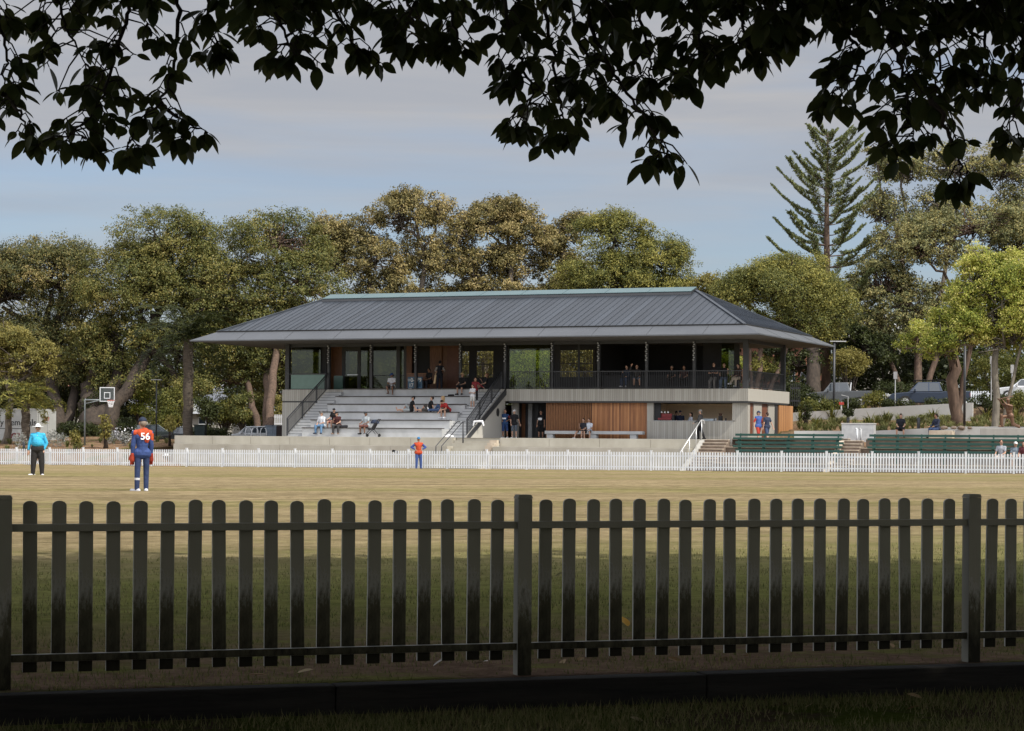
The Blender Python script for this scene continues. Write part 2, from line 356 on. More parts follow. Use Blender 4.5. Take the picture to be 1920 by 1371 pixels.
# ================================================================ GROUND
def interp(x, xs, ys): return float(np.interp(x, xs, ys))
def fence_y(x): return 13.38 + .34 * x                   # the near picket fence runs along this line
FIELD_W = [-140, -108.5, -95, -76, -60, -35, -11]
FIELD_Z = [-1.66, -1.61, -1.52, -1.39, -1.33, -1.5, -1.70]
L_W, L_Z = [-11, -9, -4, 10, 60], [-1.85, -1.25, -.75, 0, .1]
R_W, R_Z = [-11, -9, -5, 0, 3, 21, 28, 80], [-1.80, -1.80, -.12, .2, .5, 1.45, 2.45, 2.6]
M_W, M_Z = [-11, -5, -4, 12, 14, 80], [-1.9, -1.9, -.4, -.4, -.1, .8]
def H(x, y):
    u, w = to_uw(x, y)
    s = (y - fence_y(x)) / 1.056
    if w < -11:
        z = interp(w, FIELD_W, FIELD_Z) + .0044 * max(-60, min(60, u)) * (1 if w > -105 else max(.0, 1 - (-105 - w) / 40))
        if s < -.15: z = -1.66
        elif s < 6: z = z + (-1.485 - z) * max(0, 1 - max(0, s) / 6)
        return EYE + z
    zl, zr, zm = interp(w, L_W, L_Z), interp(w, R_W, R_Z), interp(w, M_W, M_Z)
    if u < -36: z = zl
    elif u < -32.5: z = zl + (zm - zl) * (u + 36) / 3.5
    elif u > 4.2 and w < 0: z = zr
    elif u > 1.2 and w < 0: z = zm + (zr - zm) * (u - 1.2) / 3
    elif u > -1 and w >= 0: z = zr if u > 1 or w > 11.5 else zm
    else: z = zm if w < 12 else zm + (zr - zm) * max(0, min(1, (u + 20) / 19))
    if w < -11.0 + 1e-6: pass
    return EYE + z
def grid_lines(spans):
    out = []
    for a, b, st in spans: out += list(np.arange(a, b, st))
    return out + [spans[-1][1]]
xs = grid_lines([(-3000, -300, 450), (-300, -80, 20), (-80, -40, 2.5), (-40, 40, .8), (40, 80, 2.5), (80, 300, 20), (300, 3000, 450)])
ys = grid_lines([(-400, -20, 40), (-20, 8, 2), (8, 11, .5), (11, 18, .12), (18, 30, .6), (30, 96, 1.5), (96, 170, .7), (170, 230, 4), (230, 600, 30), (600, 4000, 500)])
def shear(x, y): return y + .34 * max(-40, min(40, x)) * interp(y, [-30, 9, 22, 75], [0, 1, 1, 0])   # rows follow the near fence
gv = np.array([(x, shear(x, y), H(x, shear(x, y))) for y in ys for x in xs])
nx = len(xs)
gf = [(j * nx + i, j * nx + i + 1, (j + 1) * nx + i + 1, (j + 1) * nx + i) for j in range(len(ys) - 1) for i in range(nx - 1)]
me = bpy.data.meshes.new('ground'); me.from_pydata(gv.tolist(), [], gf)
me.polygons.foreach_set('use_smooth', [True] * len(me.polygons))
# one material: mown turf on the field, worn and greener by the near fence, mulch in the far beds
m, nt, b = new_mat('turf_and_beds')
N, Lk = nt.nodes.new, nt.links.new
tco = N('ShaderNodeTexCoord')
def noise(sc, det=4, rough=.6, stretch=(1, 1, 1)):
    mp_ = N('ShaderNodeMapping'); mp_.inputs['Scale'].default_value = stretch; Lk(tco.outputs['Object'], mp_.inputs[0])
    n = N('ShaderNodeTexNoise'); n.inputs['Scale'].default_value = sc; n.inputs['Detail'].default_value = det; n.inputs['Roughness'].default_value = rough
    Lk(mp_.outputs[0], n.inputs['Vector']); return n.outputs['Fac']
def ramp2(f, c1, c2, lo, hi):
    r = N('ShaderNodeValToRGB'); r.color_ramp.elements[0].position = lo; r.color_ramp.elements[1].position = hi
    r.color_ramp.elements[0].color = (*c1, 1); r.color_ramp.elements[1].color = (*c2, 1); Lk(f, r.inputs[0]); return r.outputs[0]
def mixc(f, a_, b_):
    x_ = N('ShaderNodeMix'); x_.data_type = 'RGBA'
    if isinstance(f, float): x_.inputs[0].default_value = f
    else: Lk(f, x_.inputs[0])
    Lk(a_, x_.inputs[6]); Lk(b_, x_.inputs[7]); return x_.outputs[2]
def mth(op, a_, b_=None):
    x_ = N('ShaderNodeMath'); x_.operation = op; x_.use_clamp = False
    for k, q in ((0, a_), (1, b_)):
        if q is None: continue
        if isinstance(q, (int, float)): x_.inputs[k].default_value = q
        else: Lk(q, x_.inputs[k])
    return x_.outputs[0]
def mrange(f, a0, a1, b0=0.0, b1=1.0):
    x_ = N('ShaderNodeMapRange'); x_.interpolation_type = 'SMOOTHSTEP'
    for k, q in ((1, a0), (2, a1), (3, b0), (4, b1)): x_.inputs[k].default_value = q
    Lk(f, x_.inputs[0]); return x_.outputs[0]
geo = N('ShaderNodeNewGeometry'); sp = N('ShaderNodeSeparateXYZ'); Lk(geo.outputs['Position'], sp.inputs[0])
X_, Y_ = sp.outputs[0], sp.outputs[1]
straw = ramp2(noise(2.6, 11, .82), (.185, .143, .078), (.43, .34, .20), .36, .62)
green = ramp2(noise(2.6, 11, .82), (.155, .145, .055), (.33, .29, .125), .34, .64)
bands = mrange(mth('ADD', noise(.055, 3, .5, (.3, 1.6, 1)), mth('MULTIPLY', mth('SUBTRACT', noise(1.6, 5, .7), .5), .5)), .46, .66)
field_c = mixc(mth('MULTIPLY', bands, .85), straw, green)
pt_ = mrange(noise(.33, 7, .7, (.55, 2.2, 1)), .3, .7, .70, 1.16)
vs_ = N('ShaderNodeVectorMath'); vs_.operation = 'SCALE'; Lk(field_c, vs_.inputs[0]); Lk(pt_, vs_.inputs['Scale']); field_c = vs_.outputs[0]
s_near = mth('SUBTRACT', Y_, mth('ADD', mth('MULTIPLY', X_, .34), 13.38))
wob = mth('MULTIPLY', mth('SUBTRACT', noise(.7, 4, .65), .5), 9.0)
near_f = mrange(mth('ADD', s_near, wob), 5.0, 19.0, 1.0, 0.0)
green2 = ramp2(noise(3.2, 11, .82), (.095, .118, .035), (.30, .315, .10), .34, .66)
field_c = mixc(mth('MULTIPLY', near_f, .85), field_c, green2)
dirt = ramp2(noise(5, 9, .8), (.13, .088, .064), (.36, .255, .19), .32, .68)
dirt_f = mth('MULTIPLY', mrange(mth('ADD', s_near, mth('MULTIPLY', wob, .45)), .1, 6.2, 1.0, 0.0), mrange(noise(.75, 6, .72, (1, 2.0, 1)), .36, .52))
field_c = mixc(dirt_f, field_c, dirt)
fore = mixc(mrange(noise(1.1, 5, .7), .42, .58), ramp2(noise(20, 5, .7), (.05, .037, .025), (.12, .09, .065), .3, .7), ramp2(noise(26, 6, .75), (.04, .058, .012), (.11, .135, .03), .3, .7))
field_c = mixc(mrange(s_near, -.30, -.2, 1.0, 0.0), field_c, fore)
uw_w = mth('ADD', mth('MULTIPLY', mth('SUBTRACT', X_, CX), ST), mth('MULTIPLY', mth('SUBTRACT', Y_, CY), CT))
uw_u = mth('SUBTRACT', mth('MULTIPLY', mth('SUBTRACT', X_, CX), CT), mth('MULTIPLY', mth('SUBTRACT', Y_, CY), ST))
mulch = ramp2(noise(5, 6, .75), (.13, .08, .048), (.34, .225, .145), .3, .68)
bedgrass = ramp2(noise(6, 5, .7), (.06, .075, .02), (.17, .16, .055), .3, .7)
bed = mixc(mrange(noise(.5, 4, .65), .52, .66), mulch, bedgrass)
dry = ramp2(noise(4, 5, .7), (.05, .04, .025), (.14, .105, .065), .3, .7)
bed = mixc(mrange(uw_w, 14.0, 34.0), bed, dry)
allc = mixc(mrange(uw_w, -11.05, -10.9), field_c, bed)
Lk(allc, b.inputs['Base Color']); b.inputs['Roughness'].default_value = .95; b.inputs['Specular IOR Level'].default_value = .0
bp = N('ShaderNodeBump'); bp.inputs['Strength'].default_value = .9; bp.inputs['Distance'].default_value = .09
Lk(noise(22, 5, .75), bp.inputs['Height']); Lk(bp.outputs[0], b.inputs['Normal'])
me.materials.append(m)
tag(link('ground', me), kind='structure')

# the street on the rise behind the right hand beds, and the paved terrace round the pavilion
def sheet(name, pts, material, lift=.0):
    mb = MB(); mb.poly([(x, y, z + lift) for x, y, z in pts]); return tag(mb.build(name, material), kind='structure')
M['asphalt'] = mat('asphalt', (.065, .065, .067), .9, scale=3, col2=(.045, .045, .047), bump=.2)
def road_strip(u0, u1, w0, w1, n, lift):
    vs = []; fs = []
    for i in range(n + 1):
        u = u0 + (u1 - u0) * i / n
        for w in (w0, w1):
            x, y = from_uw(u, w); vs.append((x, y, max(H(x, y), H(*from_uw(u, w0)), H(*from_uw(u, w1))) + lift))
    for i in range(n): fs.append((2 * i, 2 * i + 2, 2 * i + 3, 2 * i + 1))
    mb = MB(); mb.poly(vs, fs); return mb
tag(road_strip(2, 60, 27.5, 36, 30, .03).build('street', M['asphalt']), kind='structure')
tag(road_strip(-75, -37, 22, 31, 20, .03).build('side_street', M['asphalt']), kind='structure')

# ================================================================ LEAVES
def leaf_cloud(name, pos, nrm, length, width, material, parent=None, rnd=None, fold=.0, jitter=.9):
    """pos (N,3), nrm (N,3): one pointed leaf per point, facing roughly along nrm"""
    n = len(pos); pos = np.asarray(pos, dtype=np.float64)
    nr = nrm + RNG.normal(0, jitter, (n, 3)); nr /= np.linalg.norm(nr, axis=1)[:, None] + 1e-9
    r = RNG.normal(0, 1, (n, 3)); t = np.cross(nr, r); t /= np.linalg.norm(t, axis=1)[:, None] + 1e-9
    bt = np.cross(nr, t)
    L = (length * RNG.uniform(.7, 1.3, n))[:, None]; Wd = (width * RNG.uniform(.75, 1.25, n))[:, None]
    v = np.empty((n, 4, 3))
    v[:, 0] = pos - t * L * .5; v[:, 1] = pos + bt * Wd * .5 + t * L * .05; v[:, 2] = pos + t * L * .5; v[:, 3] = pos - bt * Wd * .5 + t * L * .05
    v[:, 1] += nr * Wd * .12; v[:, 3] += nr * Wd * .12
    me = bpy.data.meshes.new(name)
    me.vertices.add(n * 4); me.vertices.foreach_set('co', v.reshape(-1))
    me.loops.add(n * 4); me.loops.foreach_set('vertex_index', np.arange(n * 4, dtype=np.int32))
    me.polygons.add(n); me.polygons.foreach_set('loop_start', np.arange(0, n * 4, 4, dtype=np.int32))
    at = me.attributes.new('rnd', 'FLOAT', 'POINT')
    rv = RNG.uniform(0, 1, n) if rnd is None else np.clip(rnd, 0, 1)
    at.data.foreach_set('value', np.repeat(rv, 4).astype(np.float32))
    me.materials.append(material); me.update(); me.validate()
    return link(name, me, parent)
def curve_pts(a, b, sag=0.0, n=5, wob=.0):
    a, b = Vector(a), Vector(b); out = []
    for i in range(n + 1):
        t = i / n; p = a.lerp(b, t) + Vector((0, 0, -sag * 4 * t * (1 - t)))
        if 0 < i < n and wob: p += Vector((random.gauss(0, wob), random.gauss(0, wob), random.gauss(0, wob)))
        out.append(p)
    return out
def unit_dirs(n, up=.25):
    d = RNG.normal(0, 1, (n, 3)); d[:, 2] += up; return d / np.linalg.norm(d, axis=1)[:, None]

def tree(name, label, base, D, ells, leafmat, barkmat, n_leaf=26000, lobe=1.3, leaf=.24, dense=1.0, trunks=None, tr=.45,
         twig=True, clump=0.42, group=None, cat='tree', hollow=.72, yscale=.85, tint_sd=.18, undercut=-.45, tuft=16):
    """base: (px, depth) of the foot. ells: crown ellipses in photo pixels (cx, cy, rx, ry). Leaves sit in clumps on
    lobes spread through those volumes; limbs run from the trunk to every ellipse and twigs to the lobes."""
    k = D / F
    bx = PX(base[0], base[1]); bz = H(bx, base[1]) - .15
    root = empty(name, (bx, base[1], bz), 0, label, cat, group)
    o = np.array((bx, base[1], bz))
    lobes = []
    tot = sum(e[2] * e[3] for e in ells)
    for e in ells:
        c = np.array(P(e[0], e[1], D + (e[4] if len(e) > 4 else 0))); rx, rz = e[2] * k, e[3] * k; ry = (rx * .6 + rz * .4) * yscale
        cnt = max(4, int(dense * 5.0 * rx * rz / lobe ** 2))
        d = unit_dirs(cnt, .15); d = d[d[:, 2] > undercut]
        rad = RNG.uniform(hollow, 1.0, len(d)) ** .7
        pts = c + d * rad[:, None] * np.array((max(rx - lobe * .5, rx * .5), max(ry - lobe * .5, .3), max(rz - lobe * .5, rz * .5)))
        for q, dd in zip(pts, d): lobes.append((q, dd, c, lobe * random.uniform(.65, 1.2)))
    # leaves
    per = n_leaf / len(lobes); P_, N_, R_ = [], [], []
    for q, dd, c, r in lobes:
        m_ = int(per * (r / lobe) ** 2 * random.uniform(.7, 1.3)); 
        if m_ < 3: continue
        ncl = max(3, int(m_ / tuft)); cd = unit_dirs(ncl, .35); cc = q + cd * r * RNG.uniform(.45, 1.0, (ncl, 1)) * np.array((1, 1, .72))
        idx = RNG.integers(0, ncl, m_)
        p = cc[idx] + RNG.normal(0, clump * r * .42, (m_, 3)) * np.array((1, 1, .7))
        P_.append(p); nn = cd[idx] * .7 + dd * .5; nn[:, 2] += .5; N_.append(nn)
        R_.append(np.clip(.45 + RNG.normal(0, tint_sd, 1) + RNG.normal(0, .27, m_), 0, 1))
    pos = np.concatenate(P_) - o; 
    leaf_cloud('crown', pos, np.concatenate(N_), leaf, leaf * .55, leafmat, root, np.concatenate(R_))
    # wood
    mb = MB()
    tops = []
    for (fx, tx, ty, r0, r1) in (trunks or [(base[0], ells[0][0], ells[0][1] + ells[0][3] * .6, tr, tr * .55)]):
        a = Vector((PX(fx, base[1]), base[1], bz)); t_ = P(tx, ty, D)
        pts = curve_pts(a, t_, 0, 6, .12 * r0 * 2); n_ = len(pts)
        rs = [r0 * (1 + .55 * max(0, 1 - i * 2.2)) + (r1 - r0) * i / (n_ - 1) for i in range(n_)]
        mb.tube([p - Vector(o) for p in pts], rs, 10); tops.append((t_, r1))
    for e in ells:
        c = P(e[0], e[1] + e[3] * .15, D + (e[4] if len(e) > 4 else 0))
        t_, r1 = min(tops, key=lambda q: (q[0] - c).length)
        pts = curve_pts(t_, c, -.3, 5, .22); mb.tube([p - Vector(o) for p in pts], [r1 * .85 - r1 * .5 * i / 5 for i in range(6)], 7)
    if twig:
        for q, dd, c, r in lobes:
            c_ = Vector(c).lerp(Vector(q), .08); 
            st = min([Vector(c)] + [t[0] for t in tops], key=lambda v: (v - Vector(q)).length)
            pts = curve_pts(st, Vector(q), .1, 4, .4); mb.tube([p - Vector(o) for p in pts], [.07, .06, .045, .035, .02], 5, cap=False)
    mb.build('trunk', barkmat, root, smooth=True)
    return root
def bush(name, label, px, py, D, rx, rz, leafmat, n=2500, leaf=.12, group=None, cat='shrub', foot=None, lobe=.45, dense=1.3, stems=True):
    """a shrub drawn round photo pixel (px, py), rooted in the ground"""
    c = P(px, py, D); k = D / F; RX, RZ = rx * k, rz * k
    g = H(c.x, c.y) if foot is None else foot
    root = empty(name, (c.x, c.y, g - .05), 0, label, cat, group); o = np.array(root.location)
    cnt = max(5, int(dense * 4 * RX * RZ / lobe ** 2)); d = unit_dirs(cnt, .1); rad = RNG.uniform(.5, 1, (cnt, 1)) ** .6
    cen = np.array(c) + d * rad * np.array((max(.1, RX - lobe * .4), max(.1, RX * .8 - lobe * .4), max(.1, RZ - lobe * .4)))
    idx = RNG.integers(0, cnt, n); p = cen[idx] + unit_dirs(n, .2) * lobe * RNG.uniform(.3, 1.1, (n, 1)) * np.array((1, 1, .8))
    p[:, 2] = np.maximum(p[:, 2], g + .02)
    nn = d[idx] * .6 + (p - cen[idx]) / lobe * .6; nn[:, 2] += .4
    tint = RNG.normal(.45, .16, cnt)[idx] + RNG.normal(0, .2, n)
    leaf_cloud('foliage', p - o, nn, leaf, leaf * .55, leafmat, root, tint)
    if stems:
        mb = MB()
        for q in cen[: min(cnt, 14)]:
            mb.tube([(random.gauss(0, .08), random.gauss(0, .08), 0), (Vector(q) - Vector(o)) * .55 + Vector((0, 0, .1)), Vector(q) - Vector(o)], [.05, .035, .015], 5)
        mb.build('stem', M['bark_fig'], root, smooth=True)
    return root
def blades(n, hgt, spread, droop=.35, wid=.02, up=1.0):
    """a tuft of strap leaves round the origin: verts, faces"""
    vs, fs = [], []
    for i in range(n):
        a = random.uniform(0, 6.283); L = hgt * random.uniform(.6, 1.15); tilt = random.uniform(.1, spread)
        d = Vector((math.cos(a), math.sin(a), 0)); s_ = Vector((-d.y, d.x, 0)) * wid * random.uniform(.7, 1.3)
        o = d * random.uniform(0, .06 * hgt * 2)
        p1 = o + d * L * tilt * .5 + Vector((0, 0, L * .6)); p2 = o + d * L * (tilt * 1.1 + droop * .3) + Vector((0, 0, L * (1 - droop * tilt)))
        b_ = len(vs); vs += [o - s_, o + s_, p1 + s_ * .8, p1 - s_ * .8, p2]; fs += [(b_, b_ + 1, b_ + 2, b_ + 3), (b_ + 3, b_ + 2, b_ + 4)]
    return vs, fs
def blade_mesh(name, n, hgt, spread, droop, wid, material):
    vs, fs = blades(n, hgt, spread, droop, wid); me = bpy.data.meshes.new(name); me.from_pydata([tuple(v) for v in vs], [], fs)
    at = me.attributes.new('rnd', 'FLOAT', 'POINT'); r = np.repeat(RNG.uniform(0, 1, n), 5); at.data.foreach_set('value', r.astype(np.float32))
    me.materials.append(material); return me
# ================================================================ PAVILION  (local axes: u along the front, w into the building, z from eye level)
ZS, ZB = 2.986, 2.253
def pav_empty(name, label, cat, u=0.0, w=0.0, z=0.0, group=None, rz=0.0):
    x, y = from_uw(u, w); return empty(name, (x, y, EYE + z), -TH + rz, label, cat, group)
pav = pav_empty('pavilion', 'long two storey concrete sports pavilion with dark standing seam hip roof', 'pavilion')
def pbox(name, m_, *dims, bevel=0.0, parent=pav):
    mb = MB(); mb.box(*dims); return mb.build(name, m_, parent, bevel=bevel)
# floor slab and the concrete below it
pbox('floor_slab', M['board_concrete'], -30.85, .03, 0, 9.13, ZB, ZS, bevel=.02)
pbox('floor_finish', M['floor_dark'], -30.7, -.15, .12, 9.0, ZS + .002, ZS + .02)
pbox('shadow_gap', M['dark_steel'], -15.2, .0, .06, 9.05, ZB - .09, ZB - .002)
pbox('left_wall', M['board_concrete'], -30.85, -27.66, .02, .35, -.4, ZB - .09)
pbox('wall_joint', M['dark_steel'], -30.83, -27.68, .05, .33, ZB - .088, ZB - .002)
pbox('end_wall', M['concrete'], -30.85, -30.55, .36, 9.1, -.4, ZB - .002)
pbox('rear_wall', M['concrete'], -30.5, -.2, 8.8, 9.1, -.4, ZB - .1)
# seating tiers: five treads, each a block with a dark edge board
UT0, UT1 = -26.45, -17.1
TR, RI = 1.1, ZS / 6
pbox('seating_tier', M['tier_concrete'], UT0, UT1, -.03, -.002, ZS - RI, ZS - .03)
for i in range(1, 6):
    pbox('seating_tier', M['tier_concrete'], UT0, UT1, -TR * i, -TR * (i - 1) - .004, -.4, ZS - RI * i)
for i in range(0, 6):
    pbox('seat_edge', M['seat_edge'], UT0 + (.0 if i else -.0), UT1, -TR * i - .05, -TR * i + .35, ZS - RI * i + .004, ZS - RI * i + .055)
mb = MB()
for i in range(0, 6):
    for k in range(3): u = UT0 + (UT1 - UT0) * (k + 1 + .0 * i) / 3.2; mb.box(u - .008, u + .008, -TR * i - (.034 if i == 0 else .003), -TR * i - .001, ZS - RI * (i + 1) + .06, ZS - RI * i - .035)
mb.build('panel_joint', M['grey_paint'], pav)
NS = 17
def flight(u0, u1):
    mb = MB()
    for j in range(NS):
        mb.box(u0, u1, -.324 * (j + 1), -.324 * j - .003, -.4, ZS * (1 - (j + 1) / NS))
    st = mb.build('stair', M['tier_concrete'], pav)
    mb = MB()
    for j in range(NS): mb.box(u0, u1, -.324 * (j + 1) - .004, -.324 * (j + 1) + .03, ZS * (1 - (j + 1) / NS) - .035, ZS * (1 - (j + 1) / NS) + .004)
    mb.build('step_nosing', M['nosing'], st)
flight(-27.62, UT0 - .01); flight(UT1 + .01, -15.6)
mb = MB(); mb.prism([(-15.585, .0, -.4), (-15.585, -5.62, -.4), (-15.585, -5.62, .0), (-15.585, 0, ZS - .12)], (.22, 0, 0)); mb.build('stair_wall', M['board_concrete'], pav)
mb = MB(); mb.prism([(-15.36, .02, ZS - .34), (-15.36, -5.75, -.16), (-15.36, -5.75, .12), (-15.36, .02, ZS + .02)], (.07, 0, 0)); mb.build('stair_stringer', M['dark_steel'], pav)
def stair_rail(u, w0, z0, w1, z1, mesh_infill, name='stair_balustrade', drop=1.0):
    """a raking balustrade from (w0, z0) up to (w1, z1)"""
    mb = MB(); mb.bar((u, w0, z0 + drop), (u, w1, z1 + drop), .05, .06); mb.bar((u, w0, z0 + drop - .13), (u, w1, z1 + drop - .13), .03, .03)
    mb.bar((u, w0, z0 + .08), (u, w1, z1 + .08), .04, .04); bal = mb.build(name, M['dark_steel'], pav)
    mb = MB(); n = int(abs(w1 - w0) / .13)
    for k in range(n + 1):
        t = k / n; w, z = w0 + (w1 - w0) * t, z0 + (z1 - z0) * t
        mb.bar((u, w, z + .08), (u, w, z + drop - .1), .022, .022, (0, 1, 0))
    if mesh_infill:
        for q in range(1, 7): mb.bar((u, w0, z0 + .08 + q * .12), (u, w1, z1 + .08 + q * .12), .01, .01)
    mb.build('infill_bars', M['dark_steel'], bal)
    for t in (0, .36, .7, 1):
        w, z = w0 + (w1 - w0) * t, z0 + (z1 - z0) * t
        mb = MB(); mb.bar((u, w, z - .05), (u, w, z + drop), .09, .05, (0, 1, 0)); mb.build('baluster_post', M['dark_steel'], bal)
    return bal
stair_rail(-27.55, -5.35, .1, .0, ZS + .05, False)
stair_rail(-15.62, -5.2, .1, .0, ZS + .05, True)
mb = MB(); mb.tube([(-15.75, -.2, ZS + .95), (-15.75, -3.85, .98 + .0), (-15.75, -3.95, .94), (-15.75, -4.3, .94)], .03, 8); mb.build('handrail', M['dark_steel'], pav, smooth=True)
# ---- ground floor front, behind the slab edge
WF = .45
pbox('pier', M['concrete'], -15.35, U(972, 1.2), 1.0, 1.3, -.4, ZB - .1)
pbox('lobby_wall', M['dark_wall'], U(972, 2.3), U(1030, 2.3), 2.3, 2.5, -.4, ZB - .1)
for a, b, mm in ((978, 984, 'panel_wood'), (990, 997, 'grey_paint'), (1003, 1009, 'dark_steel')):
    pbox('lobby_door', M[mm], U(a, 2.2), U(b, 2.2), 2.2, 2.29, -.3, ZB - .12)
pbox('lobby_side_wall', M['dark_wall'], U(1024, WF) + .02, U(1024, WF) + .2, WF + .3, 2.28, -.4, ZB - .1)
ub0, ub1, ub2 = U(1024, WF), U(1110, WF), U(1213, WF)
pbox('batten_backing', M['panel_wood'], ub0, ub1, WF + .06, WF + .2, -.4, ZB - .1)
mb = MB(); u = ub0
while u < ub1 - .05:
    mb.box(u, u + .05, WF - .02, WF + .055, -.35, ZB - .1); u += .105
mb.build('batten_screen', M['batten'], pav)
pbox('timber_wall', M['timber'], ub1 + .003, ub2, WF, WF + .2, -.4, ZB - .1)
uk0, uk1, uk2, uk3 = U(1225, WF), U(1237, WF), U(1373, WF), -.12
zc = ZZ(790, depth(-5, WF), 1300)
pbox('kiosk_pier', M['concrete'], ub2 + .003, uk0, WF - .02, WF + .3, zc, ZB - .1)
pbox('kiosk_dark_panel', M['void'], uk0 + .003, uk1, WF + .12, WF + .22, zc, ZB - .1)  # black panel that paints the darkness of the opening beside the kiosk
pbox('kiosk_counter_wall', M['board_concrete'], ub2 + .003, uk2 + .2, WF - .03, WF + .3, -.4, zc - .003)
pbox('kiosk_counter_top', M['grey_paint'], uk0, uk2, WF - .06, WF + .5, zc, zc + .03)
pbox('corner_wall', M['board_concrete'], uk2 + .2, uk3, WF - .03, WF + .3, -.4, ZB - .1)
pbox('corner_wall_upper', M['board_concrete'], uk2, uk2 + .197, WF - .03, WF + .3, zc + .033, ZB - .1)
pbox('kiosk_back_wall', M['kiosk_wall'], uk0 - .3, uk2 + .3, 3.6, 3.75, -.4, ZB - .1)
pbox('kiosk_side_wall', M['kiosk_wall'], uk0 - .3, uk0 - .2, WF + .31, 3.59, -.4, ZB - .1)
pbox('kiosk_side_wall', M['kiosk_wall'], uk2 + .2, uk2 + .3, WF + .31, 3.59, -.4, ZB - .1)
pbox('kiosk_floor', M['tier_concrete'], uk0 - .2, uk2 + .2, WF + .31, 3.59, -.3, -.02)
# right hand side wall
US = -.12
w1, w2, w3, w4, w5, w6 = W(1406, US), W(1413, US), W(1428, US), W(1440, US), W(1452, US), W(1457, US)
pbox('side_wall', M['board_concrete'], US - .28, US, WF + .31, w1, -.4, ZB - .1)
pbox('side_panel', M['brown_panel'], US - .2, US - .06, w1 + .003, w2, .35, ZB - .1)
pbox('side_wall', M['board_concrete'], US - .28, US, w2 + .003, w3, -.4, ZB - .1)
pbox('side_wall', M['board_concrete'], US - .28, US, w1 + .003, w2, -.4, .347)
pbox('side_panel', M['brown_panel'], US - .2, US - .06, w3 + .003, w4, -.2, ZB - .1)
pbox('side_wall', M['board_concrete'], US - .28, US, w4 + .003, w5, -.4, ZB - .1)
pbox('side_post', M['dark_steel'], US - .2, US + .04, w5 + .003, w6, -.4, ZB - .1)
pbox('timber_door', M['timber_door'], US - .1, US + .12, w6 + .005, W(1487, .02), -.4, ZB - .13)
# ---- upper floor
WC = .38
for px in (617, 697, 780, 864, 948, 1036, 1123, 1213, 1302):
    u = U(px, WC, 4.5); mb = MB(); mb.box(u - .075, u + .075, WC - .1, WC + .1, ZS + .02, 5.9); c_ = mb.build('column', M['dark_steel'], pav)
    mb = MB()
    for q in range(9): mb.ell((u - .02 + .05 * (q % 2), WC - .16, 5.75 - q * .13), (.06, .05, .05), None, 8, 5)
    mb.build('rain_chain', M['grey_paint'], c_, smooth=True)
for u, w in ((-30.6, .3), (-.22, .3), (-.22, 8.5), (-30.6, 8.5)):
    pbox('corner_column', M['dark_steel'], u - .14, u + .14, w - .14, w + .14, ZS + .02, 5.9)
WI = 3.2
def span(name, mm, a, b, z0=ZS + .02, z1=5.9, w=WI, t=.1):
    return pbox(name, M[mm], U(a, w, 4.5), U(b, w, 4.5), w, w + t, z0, z1)
HB = ZS + .97
span('glass_pane', 'pane', 547, 601, w=2.2, t=.02)
pbox('glass_balustrade', M['pane_green'], U(546, .25, 3.4), U(609, .25, 3.4), .22, .26, ZS + .05, ZS + .95)
pbox('balustrade_rail', M['dark_steel'], -30.45, U(612, .25, 3.4), .2, .28, ZS + .955, ZS + 1.02)
span('dark_panel', 'dark_wall', 601, 612, w=2.3)
span('timber_panel', 'panel_wood', 612, 641)
span('leaning_panel', 'pane_green', 626, 643, ZS + .05, ZS + .95, 2.6, .05)
span('door_frame', 'dark_steel', 641, 647); span('door_frame', 'dark_steel', 670, 676); span('door_frame', 'dark_steel', 692, 699); span('door_frame', 'dark_steel', 647, 670, 5.55, 5.9)
span('door_glass', 'pane', 647, 670, ZS + .05, 5.55, WI + .03, .02); span('glass_pane', 'pane', 676, 692, w=WI + .03, t=.02)
span('push_bar', 'steel_light', 651, 671, ZS + 1.0, ZS + 1.05, WI - .1, .05)
span('glass_pane', 'pane', 699, 757, w=WI + .03, t=.02); span('window_rail', 'dark_steel', 699, 757, ZS + .95, ZS + 1.0)
span('door_frame', 'dark_steel', 743, 750, w=WI - .1, t=.08)
span('door_frame', 'dark_steel', 757, 762)
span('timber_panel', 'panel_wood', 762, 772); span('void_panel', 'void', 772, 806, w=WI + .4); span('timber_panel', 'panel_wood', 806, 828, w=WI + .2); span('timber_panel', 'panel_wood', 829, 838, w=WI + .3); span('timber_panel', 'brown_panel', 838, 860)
def slats(a, b):
    z0, z1 = ZZ(706, depth(-12, WI)), ZZ(656, depth(-12, WI)); mb = MB(); u, u1 = U(a, WI, 4), U(b, WI, 4)
    while u < u1 - .02: mb.box(u, u + .036, WI, WI + .05, z0, z1); u += .095
    mb.box(U(a, WI, 4), u1, WI - .01, WI + .05, (z0 + z1) / 2 - .03, (z0 + z1) / 2 + .03)
    mb.build('slat_screen', M['seat_edge'], pav)
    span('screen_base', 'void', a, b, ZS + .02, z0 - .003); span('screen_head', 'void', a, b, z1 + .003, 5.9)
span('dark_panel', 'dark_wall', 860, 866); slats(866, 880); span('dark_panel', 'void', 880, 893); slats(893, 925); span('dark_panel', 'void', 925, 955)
span('glass_pane', 'pane_clear', 955, 1031, w=WI - .2, t=.02); span('dark_panel', 'dark_wall', 1031, 1050)
slats(1050, 1083); span('dark_panel', 'dark_steel', 1083, 1087); slats(1087, 1120)
span('dark_panel', 'dark_wall', 1120, 1126)
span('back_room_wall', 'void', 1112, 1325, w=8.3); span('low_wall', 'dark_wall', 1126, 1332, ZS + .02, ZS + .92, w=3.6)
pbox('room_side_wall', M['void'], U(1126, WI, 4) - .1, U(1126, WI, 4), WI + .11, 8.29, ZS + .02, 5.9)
span('dark_panel', 'dark_wall', 1318, 1352, w=5.2); span('glass_pane', 'pane', 1352, 1376, w=6, t=.02); span('door_frame', 'dark_steel', 1376, 1386, w=6)
